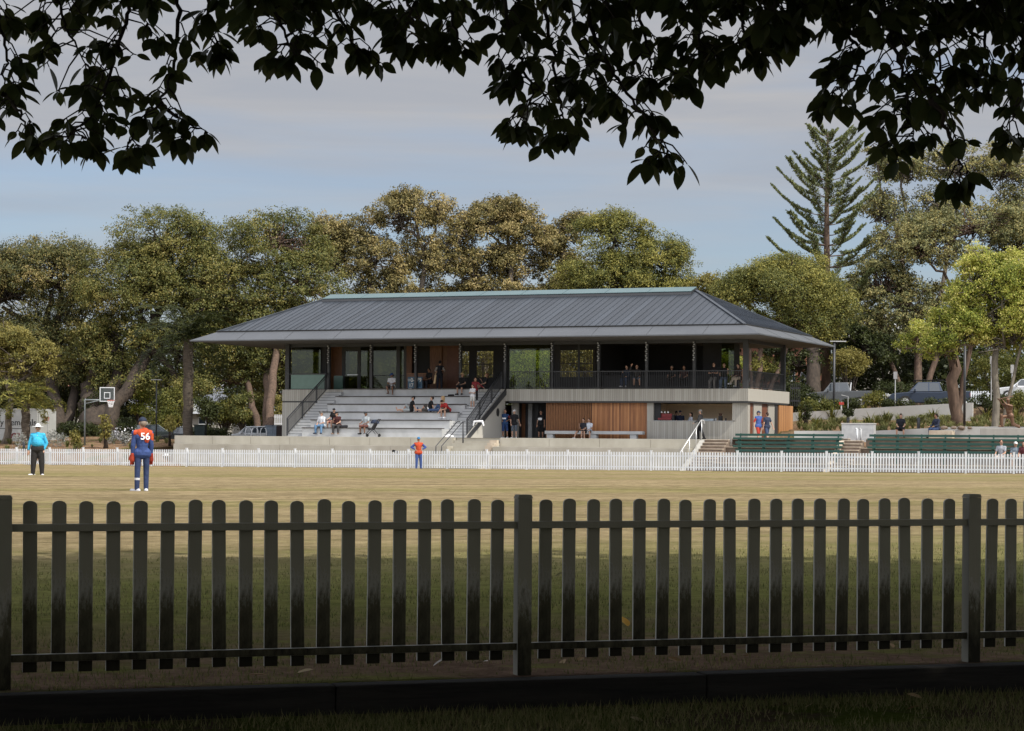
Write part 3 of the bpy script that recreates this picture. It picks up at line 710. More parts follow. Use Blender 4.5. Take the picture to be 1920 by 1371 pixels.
def balustrade(ax, a, b, fix):
    mb = MB(); n = int(abs(b - a) / .11)
    f = (lambda t, z: (t, fix, z)) if ax == 0 else (lambda t, z: (fix, t, z))
    mb.bar(f(a, ZS + 1.06), f(b, ZS + 1.06), .05, .05); mb.bar(f(a, ZS + .1), f(b, ZS + .1), .03, .03)
    for k in range(n + 1): mb.bar(f(a + (b - a) * k / n, ZS + .1), f(a + (b - a) * k / n, ZS + 1.04), .02, .02, (0, 1, 0))
    return mb.build('balustrade', M['dark_steel'], pav)
balustrade(0, U(955, .2, 3.5), -.4, .2); balustrade(1, .5, 8.4, -.16)
# ---- roof
EU0, EU1, EW0, EW1, EZ = -34.93, 2.0, -4.594, 12.88, 5.975
BU0, BU1, BW0, BW1, BZ = -33.73, .77, -3.305, 11.56, 6.54
KW, KZ = 4.4, 9.08
KU0, KU1 = U(613.5, KW, 9), U(1305.5, KW, 9)
eave = [(EU0, EW0, EZ), (EU1, EW0, EZ), (EU1, EW1, EZ), (EU0, EW1, EZ)]
bend = [(BU0, BW0, BZ), (BU1, BW0, BZ), (BU1, BW1, BZ), (BU0, BW1, BZ)]
apex = [(KU0, KW, KZ), (KU1, KW, KZ)]
mb = MB(); mb.add(bend + apex, [(0, 1, 5, 4), (1, 2, 5), (2, 3, 4, 5), (3, 0, 4)])
roof = mb.build('roof', M['roof_metal'], pav, fix=False)
lo = [(x, y, EZ - .07) for x, y, z in eave]
mb = MB(); mb.add(eave + bend + lo, [(0, 1, 5, 4), (1, 2, 6, 5), (2, 3, 7, 6), (3, 0, 4, 7), (8, 9, 1, 0), (9, 10, 2, 1), (10, 11, 3, 2), (11, 8, 0, 3)])
mb.build('eave_band', M['roof_band'], roof, fix=False)
mb = MB()
for k in range(1, 11):                                   # joints of the eave sheets
    u = EU0 + (EU1 - EU0) * k / 11; mb.bar((u, EW0 + .02, EZ + .012), (u, BW0 - .02, BZ + .004), .018, .01)
for w in (0, 4.2, 8.4): mb.bar((EU1 - .02, w, EZ + .012), (BU1 + .02, w, BZ + .004), .018, .01)
mb.build('band_joint', M['dark_steel'], roof)
def plane_z(w): return BZ + (KZ - BZ) * (w - BW0) / (KW - BW0)
mb = MB(); u = BU0 + .25
while u < BU1 - .1:
    w_end = KW
    if u < KU0: w_end = BW0 + (u - BU0) / (KU0 - BU0) * (KW - BW0)
    if u > KU1: w_end = BW0 + (BU1 - u) / (BU1 - KU1) * (KW - BW0)
    mb.bar((u, BW0 + .03, plane_z(BW0 + .03) + .009), (u, w_end, plane_z(w_end) + .009), .017, .032); u += .425
w = BW0 + .3
while w < BW1 - .2:
    t = (w - BW0) / (KW - BW0) if w < KW else (BW1 - w) / (BW1 - KW)
    mb.bar((BU1 - .03, w, BZ + .03), (BU1 + (KU1 - BU1) * t, w, BZ + (KZ - BZ) * t + .02), .03, .05); w += .425
mb.build('standing_seam', M['roof_metal'], roof)
mb = MB()
for a, b_ in ((bend[0], apex[0]), (bend[1], apex[1]), (bend[2], apex[1]), (bend[3], apex[0]), (apex[0], apex[1])): mb.bar(Vector(a) + Vector((0, 0, .03)), Vector(b_) + Vector((0, 0, .03)), .2, .07)
mb.build('hip_cap', M['roof_metal'], roof)
mb = MB()
for a, b_ in zip(bend, bend[1:] + bend[:1]): mb.bar(Vector(a) + Vector((0, 0, .0)), Vector(b_) + Vector((0, 0, .0)), .09, .13)
mb.build('bend_shadow', M['black_gap'], roof)  # black strip that paints the shadow line between roof and eave band
KS0, KS1 = U(604, 3.6, 8.8), U(1296, 3.6, 8.8)
mb = MB(); mb.prism([(KS0, 3.55, plane_z(3.55) + .01), (KS0, 3.60, 8.97), (KS0, 4.75, 9.30), (KS0, 5.4, 8.97), (KS0, 5.4, 8.75)], (KS1 - KS0, 0, 0)); sk = mb.build('skylight_base', M['dark_steel'], roof)
for k in range(9):
    a = KS0 + (KS1 - KS0) * k / 9 + .02; b_ = KS0 + (KS1 - KS0) * (k + 1) / 9 - .02
    mb = MB(); mb.prism([(a, 3.585, 8.985), (a, 4.75, 9.325), (a, 4.75, 9.36), (a, 3.575, 9.015)], (b_ - a, 0, 0)); mb.build('skylight_glass', M['skylight'], sk)
mb = MB(); mb.add([(EU0 + .05, EW0 + .05, EZ - .071), (EU1 - .05, EW0 + .05, EZ - .071), (EU1 - .05, EW1 - .05, EZ - .071), (EU0 + .05, EW1 - .05, EZ - .071), (-30.7, .2, 5.895), (-.1, .2, 5.895), (-.1, 8.6, 5.895), (-30.7, 8.6, 5.895)],
   [(1, 0, 4, 5), (2, 1, 5, 6), (3, 2, 6, 7), (0, 3, 7, 4), (5, 4, 7, 6)]); mb.build('soffit', M['soffit'], pav, fix=False)
mb = MB(); mb.bar((-30.7, .38, 5.80), (-.1, .38, 5.80), .12, .2); mb.bar((-.22, .4, 5.8), (-.22, 8.5, 5.8), .12, .2); mb.bar((-30.6, .4, 5.8), (-30.6, 8.5, 5.8), .12, .2); mb.build('eave_beam', M['dark_steel'], pav)
mb = MB(); mb.ell((-15.34, -1.2, 1.55), (.03, .22, .26), None, 14, 8); mb.build('wall_speaker', M['rubber'], pav, smooth=True)

# ================================================================ TERRACES, STEPS, BENCHES
WT1, WT2 = -7.0, -8.25
mb = MB(); mb.poly([(-37.6, WT1 + .5, -.012), (4.5, WT1 + .5, -.012), (4.5, .0, -.012), (-37.6, .0, -.012)])
tf = tag(mb.build('terrace_floor', M['path']), kind='structure'); tf.location = (CX, CY, EYE); tf.rotation_euler = (0, 0, -TH)
def wall_run(name, label, u0, u1, w, z0, z1, thick, joint):
    r = pav_empty(name, label, 'retaining wall', (u0 + u1) / 2, w, z0)
    n = max(1, round((u1 - u0) / joint)); L = (u1 - u0) / n
    for k in range(n):
        mb = MB(); a = -(u1 - u0) / 2 + k * L; mb.box(a + .008, a + L - .008, 0, thick, 0, z1 - z0); mb.build('wall_panel', M['terrace_concrete'], r, bevel=.012)
    return r
uA, uB, uC = U(327, WT1), U(848, WT1), U(937, WT1)
uA2, uB2, uC2 = U(325, WT2), U(839, WT2), U(923, WT2)
uE = U(1318, WT1)
wall_run('terrace_wall', 'upper pale concrete terrace wall left of the central steps', uA, uB, WT1, -.5, .0, .55, 2.75)
wall_run('terrace_wall', 'lower pale concrete terrace wall left of the central steps', uA2, uB2, WT2, -1.95, -.5, 1.24, 3.8)
wall_run('terrace_wall', 'upper pale concrete terrace wall under the long concrete bench', uC, uE, WT1, -.5, .0, .55, 2.75)
wall_run('terrace_wall', 'lower pale concrete terrace wall right of the central steps', uC2, U(1290, WT2), WT2, -1.95, -.5, 1.24, 3.8)
st = pav_empty('terrace_steps', 'pale concrete steps through the terrace wall with dark central handrail', 'steps', (uB + uC) / 2, WT1, -.5)
hw = (uC - uB) / 2
mb = MB()
for j in range(11): mb.box(-hw + .01, hw - .01, .55 - .33 * (j + 1), .55 - .33 * j - .003, -1.45, .5 - .158 * (j + 1))
mb.box(-hw + .01, hw - .01, .553, .95, -1.45, .488); mb.build('flight', M['terrace_concrete'], st)
mb = MB()
for j in range(3): mb.box(hw - .45 - .0, hw - .012 - .0, -.1 - .34 * (j + 1), -.1 - .34 * j - .004, -.3, .5 - .16 * (j + 1) + .03)
mb.build('cheek', M['stone_step'], st)
mb = MB(); z_ = lambda w: .5 + .48 * (w)
for du in (-.35, .0):
    u_ = U(868, WT1) - (uB + uC) / 2 + du
    mb.tube([(u_, .35, 1.42), (u_, -.05, 1.42), (u_, -3.0, .0), (u_, -3.0, -.5)], .028, 8)
mb.tube([(u_ + .03, -.05, 1.42), (u_ + .03, -.05, -.4)], .045, 8)
mb.build('handrail', M['dark_steel'], st, smooth=True)
# long concrete bench in front of the timber wall
uq0, uq1 = U(1021, -.6), U(1204, -.6)
cb = pav_empty('concrete_bench', 'long grey concrete bench on three blocks before the timber wall', 'bench', (uq0 + uq1) / 2, -.6, -.01)
L = (uq1 - uq0) / 2
mb = MB(); mb.box(-L, L, 0, .5, .27, .46); mb.build('seat', M['tier_concrete'], cb, bevel=.015)
for x in (-L + .3, .0, L - .6):
    mb = MB(); mb.box(x - .2, x + .2, .08, .45, 0, .268); mb.build('leg', M['tier_concrete'], cb, bevel=.01)
# concrete seating terraces on the right, with their steps, and the green benches standing on them
def row_w(k): return -6.9 - 1.25 * k
row_z = [-.44, -.87, -1.30]
blocks = [(1374, 1578), (1626, 2010)]
uS0 = U(1318, WT1)
tb = pav_empty('seating_terrace', 'brown and grey stepped spectator terrace carrying the green benches', 'terrace', U(1600, -7), -7, -1.9)
ub = U(1600, -7)
for bi, (p0, p1) in enumerate(blocks):
    for k in range(3):
        a, b_ = U(p0 - 8, row_w(0)) - ub, U(p1 + 6, row_w(0)) - ub
        mb = MB(); mb.box(a, b_, 7 + row_w(k) - .55, 7 + row_w(k) + .70 - .004, 0, 1.9 + row_z[k]); mb.build('terrace_tier', M['riser_brown'], tb)
        mb = MB(); mb.box(a, b_, 7 + row_w(k) - .6, 7 + row_w(k) + .70 - .006, 1.9 + row_z[k] + .003, 1.9 + row_z[k] + .05); mb.build('terrace_slab', M['stone_step'], tb)
    a, b_ = U(p0 - 8, row_w(0)) - ub, U(p1 + 6, row_w(0)) - ub
    mb = MB(); mb.box(a, b_, 7 + row_w(0) + .71, 7 + row_w(0) + 1.3, 0, 1.9 + .06); mb.build('terrace_tier', M['riser_brown'], tb)
    mb = MB(); mb.box(a, b_, 7 + row_w(0) + .69, 7 + row_w(0) + 1.32, 1.963, 2.0); mb.build('terrace_slab', M['stone_step'], tb)
def stone_steps(name, label, px0, px1, cheek_px=None):
    u0, u1 = U(px0, WT1), U(px1, WT1); r = pav_empty(name, label, 'steps', (u0 + u1) / 2, WT1, -1.9); h_ = (u1 - u0) / 2
    for j in range(11):
        mb = MB(); zt = 1.9 - .17 * j; mb.box(-h_, h_, .3 - .36 * (j + 1), .3 - .36 * j - .004, 0, zt - .045); s_ = mb.build('step', M['riser_brown'], r)
        mb = MB(); mb.box(-h_, h_, .3 - .36 * (j + 1) - .03, .3 - .36 * j - .006, zt - .042, zt); mb.build('tread', M['stone_step'], s_, bevel=.008)
    mb = MB(); mb.prism([(-h_ - .3, .35, 0), (-h_ - .3, -3.75, 0), (-h_ - .3, -3.75, .12), (-h_ - .3, .0, 1.86), (-h_ - .3, .35, 1.9)], (.29, 0, 0)); mb.build('cheek_wall', M['concrete'] if cheek_px else M['stone_step'], r)
    return r, h_
r, h_ = stone_steps('stone_steps', 'brown edged steps with pale cheek wall beside the white handrail', 1322, 1366, 1)
hr = pav_empty('white_handrail', 'white tubular handrail running down the steps by the kiosk', 'handrail', (U(1322, WT1)) - .5, WT1, -.0)
mb = MB(); mb.tube([(.3, .5, .88), (.35, .25, 1.05), (.3, .05, 1.08), (.3, -.15, 1.06), (.3, -3.9, -.78)], .025, 8)
for w_, zt in ((.0, 1.06), (-1.0, .64), (-2.2, .06), (-3.4, -.53)): mb.tube([(.3, w_, zt), (.3, w_, zt - 1.35)], .021, 8)
mb.build('rail', M['steel_light'], hr, smooth=True)
stone_steps('stone_steps', 'brown edged steps between the two blocks of green benches', 1584, 1618)
nb = ['front', 'middle', 'top']
for bi, (p0, p1) in enumerate(blocks):
    for k in range(3):
        w = row_w(k); a, b_ = U(p0, w - .0) - (0.0), U(p1, w); mid = (a + b_) / 2; h_ = (b_ - a) / 2
        lab = 'long green slatted bench, %s row of the %s block' % (nb[2 - k], 'shorter' if bi == 0 else 'longer, nearer the statue,')
        g = pav_empty('slatted_bench', lab.replace(',,', ','), 'bench', mid, w, row_z[k] + .05, group='green slatted benches on the terraces')
        mb = MB(); mb.box(-h_, h_, .02, .06, .40, .515); mb.box(-h_, h_, .065, .17, .475, .515); mb.box(-h_, h_, .19, .30, .475, .515); mb.box(-h_, h_, .32, .42, .475, .515); mb.build('seat', M['bench_green'], g, bevel=.006)
        mb = MB(); mb.box(-h_, h_, .47, .51, .60, .725); mb.build('backrest', M['bench_green'], g, bevel=.006)
        n = max(2, int(2 * h_ / 1.15))
        for q in range(n):
            x = -h_ + .3 + (2 * h_ - .6) * q / (n - 1)
            mb = MB(); mb.box(x - .04, x + .04, .1, .16, 0, .47); mb.box(x - .04, x + .04, .40, .46, 0, .47); mb.bar((x, .46, .42), (x, .53, .74), .09, .03, (0, 1, 0)); mb.build('leg', M['bench_green'], g)
# ================================================================ FENCES
# near picket fence, three bays in view
posts_px = [(12, 12.53), (982, 13.42), (1815, 14.50)]
pp = [Vector((PX(p, d), d)) for p, d in posts_px]
dv = (pp[2] - pp[0]).normalized(); bay = (pp[2] - pp[0]).length / 2
org = pp[1]; ang = math.atan2(dv.y, dv.x)
GZ = EYE - 1.49
nf = empty('picket_fence', (org.x, org.y, GZ), ang, 'near timber picket fence with rounded tops in deep tree shade', 'fence')
def fence_paint(name, skylit):
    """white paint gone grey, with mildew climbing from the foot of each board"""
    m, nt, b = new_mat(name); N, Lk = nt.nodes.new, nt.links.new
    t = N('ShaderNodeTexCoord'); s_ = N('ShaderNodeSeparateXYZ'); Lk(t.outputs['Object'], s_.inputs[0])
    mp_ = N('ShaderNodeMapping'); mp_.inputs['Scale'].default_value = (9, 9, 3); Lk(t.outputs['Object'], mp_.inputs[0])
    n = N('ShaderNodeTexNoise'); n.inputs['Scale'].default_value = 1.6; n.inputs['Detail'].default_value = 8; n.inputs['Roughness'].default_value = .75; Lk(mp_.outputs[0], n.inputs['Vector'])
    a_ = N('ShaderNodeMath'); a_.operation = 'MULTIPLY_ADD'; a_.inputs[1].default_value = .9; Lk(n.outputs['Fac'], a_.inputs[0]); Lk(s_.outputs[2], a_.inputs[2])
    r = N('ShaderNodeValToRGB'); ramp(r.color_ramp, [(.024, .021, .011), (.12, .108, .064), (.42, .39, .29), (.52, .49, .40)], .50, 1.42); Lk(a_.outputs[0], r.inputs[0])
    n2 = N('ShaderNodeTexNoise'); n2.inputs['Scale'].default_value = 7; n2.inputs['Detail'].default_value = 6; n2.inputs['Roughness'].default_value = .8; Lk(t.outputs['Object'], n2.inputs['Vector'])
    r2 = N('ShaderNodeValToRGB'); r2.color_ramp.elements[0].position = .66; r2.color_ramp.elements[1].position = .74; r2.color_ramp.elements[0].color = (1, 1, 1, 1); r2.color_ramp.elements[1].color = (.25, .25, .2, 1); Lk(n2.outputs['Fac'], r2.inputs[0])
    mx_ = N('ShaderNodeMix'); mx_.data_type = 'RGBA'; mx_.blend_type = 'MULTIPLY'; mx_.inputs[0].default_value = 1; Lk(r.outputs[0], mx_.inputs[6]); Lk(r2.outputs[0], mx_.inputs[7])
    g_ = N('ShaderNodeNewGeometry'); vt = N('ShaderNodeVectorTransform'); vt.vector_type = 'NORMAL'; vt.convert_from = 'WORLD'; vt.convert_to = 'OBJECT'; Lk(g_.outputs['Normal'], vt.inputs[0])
    s2 = N('ShaderNodeSeparateXYZ'); Lk(vt.outputs[0], s2.inputs[0]); fr = N('ShaderNodeMapRange'); fr.inputs[1].default_value = -.6; fr.inputs[2].default_value = -.2; Lk(s2.outputs[1], fr.inputs[0])   # sky light put into the colour: sides and tops paler; mildew on front only
    mc = N('ShaderNodeMix'); mc.data_type = 'RGBA'; Lk(fr.outputs[0], mc.inputs[0]); Lk(mx_.outputs[2], mc.inputs[6]); mc.inputs[7].default_value = (*skylit, 1)
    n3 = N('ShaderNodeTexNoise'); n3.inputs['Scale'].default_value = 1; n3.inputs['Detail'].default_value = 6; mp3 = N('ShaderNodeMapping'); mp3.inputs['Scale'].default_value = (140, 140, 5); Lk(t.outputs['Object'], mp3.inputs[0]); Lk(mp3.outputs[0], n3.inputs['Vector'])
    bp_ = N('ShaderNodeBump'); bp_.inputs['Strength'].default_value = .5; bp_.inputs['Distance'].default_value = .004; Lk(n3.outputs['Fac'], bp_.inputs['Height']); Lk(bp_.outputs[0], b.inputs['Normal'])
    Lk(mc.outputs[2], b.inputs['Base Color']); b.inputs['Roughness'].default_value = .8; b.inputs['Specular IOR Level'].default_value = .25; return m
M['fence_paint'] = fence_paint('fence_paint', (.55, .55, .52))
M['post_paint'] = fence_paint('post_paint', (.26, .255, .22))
def picket(h, wd, th, arc=7):
    """a board with a rounded top, foot at z=0, centred on x"""
    pts = [(-wd / 2, 0, 0), (wd / 2, 0, 0), (wd / 2, 0, h - wd * .33)]
    for i in range(1, arc):
        t = math.pi * i / arc; pts.append((wd / 2 * math.cos(t), 0, h - wd * .33 + wd * .33 * math.sin(t)))
    pts.append((-wd / 2, 0, h - wd * .33)); mb = MB(); mb.prism(pts, (0, th, 0)); return mb
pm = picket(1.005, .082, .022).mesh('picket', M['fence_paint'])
bm = bmesh.new(); bm.from_mesh(pm); bmesh.ops.bevel(bm, geom=[e for e in bm.edges if e.calc_face_angle(0) > .9], offset=.003, segments=1, affect='EDGES'); bm.to_mesh(pm); bm.free()
n_p = 19
for k in range(-2, 2):
    for i in range(n_p):
        x = bay * k + bay * (i + 1) / (n_p + 1)
        if not (-5.2 < x < 6.1): continue
        o = link('picket', pm, nf); o.location = (x + random.gauss(0, .0025), .02, .10 + random.gauss(0, .003)); o.rotation_euler = (0, random.gauss(0, .007), 0)
for k in (-1, 0, 1, 2):
    x = bay * k; mb = MB(); mb.box(x - .045, x + .045, -.045, .045, -.05, 1.11)
    mb.add([(x - .05, -.05, 1.112), (x + .05, -.05, 1.112), (x + .05, .05, 1.112), (x - .05, .05, 1.112), (x - .04, -.04, 1.135), (x + .04, -.04, 1.135), (x + .04, .04, 1.135), (x - .04, .04, 1.135)], [(0, 1, 5, 4), (1, 2, 6, 5), (2, 3, 7, 6), (3, 0, 4, 7), (4, 5, 6, 7), (0, 3, 2, 1)])
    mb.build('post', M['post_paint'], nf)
for k in (-2, -1, 0, 1):
    a, b_ = bay * k + .046, bay * (k + 1) - .046
    for z in (.185, .945): 
        if min(b_, 6.2) - max(a, -5.3) < .1: continue
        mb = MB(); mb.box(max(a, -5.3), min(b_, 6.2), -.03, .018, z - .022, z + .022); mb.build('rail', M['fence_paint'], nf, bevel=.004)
# timber kerb under it
ke = empty('timber_kerb', (org.x, org.y - .2, EYE - 1.68), ang, 'dark weathered timber kerb below the near picket fence', 'kerb')
M['old_timber'] = mat('old_timber', (.028, .024, .018), .95, scale=3, col2=(.012, .010, .008), stretch=(.4, 6, 6), bump=.7, bscale=12)
for k in range(-2, 3):
    mb = MB(); mb.box(2.4 * k - 1.198, 2.4 * k + 1.198, -.09, .10, -.1, .195 + random.uniform(-.003, .003)); mb.build('sleeper', M['old_timber'], ke, bevel=.015)

# the far white boundary fence, one panel of pickets per bay
WFN = -11.0
uF0, uF1 = U(-150, WFN), U(2080, WFN)
bayF = 2.42; nb_ = int((uF1 - uF0) / bayF)
x0_, y0_ = from_uw(uF0, WFN)
ff = empty('boundary_fence', (x0_, y0_, EYE - 1.9), -TH, 'long white picket boundary fence on the far side of the field', 'fence')
def field_edge(u):  return interp(u, [-45, -16.5, 17], [-1.90, -1.775, -1.635])
for k in range(nb_ + 1):
    ua = uF0 + k * bayF; z = field_edge(ua) + 1.9
    mb = MB(); mb.box(k * bayF - .05, k * bayF + .05, -.05, .05, -.1 + z, z + 1.08); mb.box(k * bayF - .06, k * bayF + .06, -.06, .06, z + 1.082, z + 1.11); mb.build('post', M['white_paint'], ff)
    if k == nb_: continue
    z2 = field_edge(ua + bayF) + 1.9; mb = MB()
    for i in range(15):
        t = (i + 1) / 16; x = k * bayF + bayF * t; zz = z + (z2 - z) * t + .04
        pk = picket(.97, .085, .02, 4); mb.add([(p[0] + x, p[1] - .05, p[2] + zz) for p in pk.v], pk.f)
    for h_ in (.2, .80):
        mb.bar((k * bayF + .052, 0, z + h_), ((k + 1) * bayF - .052, 0, z2 + h_), .04, .07)
    mb.build('picket_panel', M['white_paint'], ff)
# ================================================================ PEOPLE
SKIN = {'light': (.50, .30, .215), 'tan': (.40, .225, .15), 'brown': (.23, .125, .08)}
_pm = {}
def pmat(col, rough=.8):
    key = tuple(round(c, 3) for c in col)
    if key not in _pm: _pm[key] = mat('cloth_%d' % len(_pm), col, rough, var=.13, scale=7, bump=.8, bscale=11, spec=.25)
    return _pm[key]
def V(*a): return Vector(a)
def nrm(v): return Vector(v).normalized()
def skeleton(pose):
    """pose: dict of directions (figure faces -y, its right hand is at -x). Returns joints."""
    J = {}; hz = pose.get('hip', .93); J['pelvis'] = V(0, 0, hz)
    t = nrm(pose.get('torso', (0, 0, 1))); side = nrm(pose.get('side', (1, 0, 0))); side = (side - t * side.dot(t)).normalized()
    hside = nrm(pose.get('hside', (1, 0, 0)))
    J['waist'] = J['pelvis'] + t * .18; J['chest'] = J['pelvis'] + t * .38; J['neck'] = J['pelvis'] + t * .535
    hd = nrm(pose.get('head', t)); J['headc'] = J['neck'] + hd * .165; J['hd'] = hd; J['t'] = t; J['side'] = side
    J['face'] = nrm(pose.get('face', (0, -1, 0)))
    for s, n in ((-1, 'r'), (1, 'l')):
        sh = J['neck'] - t * .075 + side * s * .185; J['sh' + n] = sh
        el = sh + nrm(pose.get('ua' + n, (s * .18, .03, -1))) * .295; J['el' + n] = el
        wr = el + nrm(pose.get('fa' + n, (s * .05, -.18, -1))) * .25; J['wr' + n] = wr
        J['ha' + n] = wr + nrm(pose.get('hand' + n, Vector(wr - el) + V(0, -.03, 0))) * .085
        hp = J['pelvis'] + hside * s * .095 - V(0, 0, .03); J['hp' + n] = hp
        kn = hp + nrm(pose.get('th' + n, (s * .06, -.03, -1))) * .43; J['kn' + n] = kn
        an = kn + nrm(pose.get('sn' + n, (s * .03, .04, -1))) * .41; J['an' + n] = an
        fd = nrm(pose.get('ft' + n, (s * .25, -1, -.05))); J['toe' + n] = an + fd * .17 - V(0, 0, .045) * (1 if abs(fd.z) < .6 else 0); J['heel' + n] = an - fd * .05 - V(0, 0, .045) * (1 if abs(fd.z) < .6 else 0)
    return J
def lerp(a, b, t): return a + (b - a) * t
def person(label, loc, rz, pose, fit, scale=1.0, vox=.018, name='person', group=None, body_mat=None, build=1.0):
    J = skeleton(pose); f = fit
    root = empty(name, loc, rz, label, 'person' if name == 'person' else 'statue', group); root.scale = (scale,) * 3
    sk = body_mat or pmat(SKIN[f.get('skin', 'tan')], .6)
    g = build; hM = Matrix((J['face'].cross(J['hd']).normalized(), -J['face'], J['hd'])).transposed()
    hside = hM.col[0]
    b = MB()
    b.cone(J['pelvis'] - J['side'] * .07, J['pelvis'] + J['side'] * .07, .125 * g, .125 * g); b.cone(J['pelvis'], J['waist'], .135 * g, .12 * g); b.cone(J['waist'], J['chest'], .125 * g, .135)
    b.cone(J['chest'] - J['side'] * .07, J['chest'] + J['side'] * .07, .12, .12); b.cone(J['shr'], J['shl'], .068, .068); b.cone(J['chest'], J['neck'], .11, .06); b.cone(J['neck'], J['headc'], .056, .056)
    b.ell(J['headc'] + J['hd'] * .02, (.078, .098, .112), hM); b.ell(J['headc'] - J['hd'] * .055 + J['face'] * .035, (.055, .055, .05), hM)
    b.cone(J['headc'] + J['face'] * .095 + J['hd'] * .01, J['headc'] + J['face'] * .108 - J['hd'] * .022, .012, .017)
    for s in (-1, 1): b.ell(J['headc'] + hside * s * .08 - J['hd'] * .005, (.014, .026, .034), hM)
    for n in 'rl':
        b.cone(J['sh' + n], J['el' + n], .052, .040); b.cone(J['el' + n], J['wr' + n], .041, .028)
        b.cone(J['hp' + n], J['kn' + n], .085 * g, .056); b.cone(J['kn' + n], lerp(J['kn' + n], J['an' + n], .3), .055, .057); b.cone(lerp(J['kn' + n], J['an' + n], .3), J['an' + n], .057, .038); b.cone(J['heel' + n], J['toe' + n], .04, .034)
        hd_ = nrm(J['ha' + n] - J['wr' + n]); px = hd_.cross(V(0, 0, 1) if abs(hd_.z) < .8 else V(0, -1, 0)).normalized(); pz = hd_.cross(px)
        b.cone(J['wr' + n] + hd_ * .02, J['ha' + n] - hd_ * .01, .026, .032); b.cone(J['ha' + n] - px * .02, J['ha' + n] + px * .02, .024, .022)
        if not f.get('gloves'):
            for q, (o_, L_) in enumerate(((-.033, .065), (-.011, .078), (.011, .074), (.032, .058))):
                p0 = J['ha' + n] + px * o_ + hd_ * .015; p1 = p0 + hd_ * L_ * .55 + pz * .008; b.cone(p0, p1, .0105, .0095); b.cone(p1, p1 + hd_ * L_ * .4 + pz * .022, .0095, .008)
            th = J['wr' + n] + hd_ * .035 - px * .03; b.cone(th, th - px * .035 + hd_ * .03, .012, .011); b.cone(th - px * .035 + hd_ * .03, th - px * .038 + hd_ * .062, .011, .009)
    me = remeshed(b, min(vox, .014), 2); me.materials.append(sk); link('body', me, root)
    def part(nm, mb, col, v=vox, it=2, rough=.8):
        me_ = remeshed(mb, v, it); me_.materials.append(col if not isinstance(col, tuple) else pmat(col, rough)); return link(nm, me_, root)
    k = .016
    if f.get('top'):
        b = MB()
        if f.get('tuck'):
            b.cone(J['waist'] - J['side'] * .05, J['waist'] + J['side'] * .05, .135 * g, .135 * g)
            if f.get('belly'): b.ell(J['waist'] + J['t'] * .04 + V(0, -.07, 0), (.19, .17, .19))
        else: b.cone(J['pelvis'] - J['side'] * .075 - J['t'] * f.get('hem', .02), J['pelvis'] + J['side'] * .075 - J['t'] * f.get('hem', .02), .155 * g, .155 * g); b.cone(J['pelvis'], J['waist'], .155 * g, .14 * g); b.cone(J['waist'], J['chest'], .158 * g, .155)
        b.cone(J['chest'] - J['side'] * .075, J['chest'] + J['side'] * .075, .135, .135); b.cone(J['shr'], J['shl'], .083, .083); b.cone(J['chest'], lerp(J['chest'], J['neck'], .9), .125, .075)
        sl = f.get('sleeve', .6)
        for n in 'rl':
            if f.get('arms'): continue
            if sl <= 1: b.cone(J['sh' + n], lerp(J['sh' + n], J['el' + n], sl), .072, .062)
            else: b.cone(J['sh' + n], J['el' + n], .070, .058); b.cone(J['el' + n], lerp(J['el' + n], J['wr' + n], sl - 1), .057, .046)
        top = part('shirt', b, f['top'])
        if f.get('arms'):
            for n in 'rl':
                b = MB(); b.cone(lerp(J['sh' + n], J['chest'], .1), lerp(J['sh' + n], J['el' + n], min(1, sl)), .076, .060)
                if sl > 1: b.cone(J['el' + n], lerp(J['el' + n], J['wr' + n], sl - 1), .06, .046)
                part('sleeve', b, f['arms'])
    if f.get('legs'):
        b = MB(); b.cone(J['pelvis'] - J['side'] * .065, J['pelvis'] + J['side'] * .065, .14 * g, .14 * g); b.cone(J['pelvis'], J['pelvis'] + J['t'] * .07, .145 * g, .14 * g); ln = f.get('leglen', 2.0)
        for n in 'rl':
            if ln <= 1: b.cone(J['hp' + n], lerp(J['hp' + n], J['kn' + n], ln), .105 * g, .092)
            else: b.cone(J['hp' + n], J['kn' + n], .108 * g * f.get('legw', 1), .085 * g * f.get('legw', 1)); b.cone(J['kn' + n], lerp(J['kn' + n], J['an' + n], min(1, ln - 1)), .085 * g * f.get('legw', 1), .068 * f.get('legw', 1))
        part('skirt' if f.get('skirt') else ('shorts' if ln <= 1.2 else 'trousers'), b, f['legs'])
    if f.get('shoes'):
        for n in 'rl':
            b = MB(); b.cone(J['heel' + n], J['toe' + n], .052, .043); b.cone(J['an' + n] - V(0, 0, .01), J['heel' + n], .045, .05); part('shoe', b, f['shoes'])
    if f.get('hair'):
        b = MB(); c = J['headc'] + J['hd'] * .035 - J['face'] * .018
        if f.get('cap') or f.get('hat'): b.ell(c - J['face'] * .035 - J['hd'] * .045, (.084, .075, .085), hM)
        else: b.ell(c, (.088, .102, .112), hM, zmin=-.15); b.ell(c - J['face'] * .03 - J['hd'] * .03, (.083, .08, .095), hM)
        if f.get('longhair'):
            b.cone(c - J['face'] * .05, J['neck'] - J['face'] * .085 - J['hd'] * .06, .085, .06)
            for s in (-1, 1): b.cone(c + hside * s * .06 - J['face'] * .03, J['neck'] + hside * s * .085 - J['face'] * .03, .045, .035)
        part('hair', b, f['hair'], min(vox, .014))
    if f.get('cap'):
        b = MB(); c = J['headc'] + J['hd'] * .045; b.ell(c, (.100, .120, .108), hM, zmin=-.05)
        bd = -J['face'] if f.get('capback') else J['face']
        b.ell(c + bd * .135 - J['hd'] * .01, (.07, .075, .012), hM); part('cap', b, f['cap'], .010, 1)
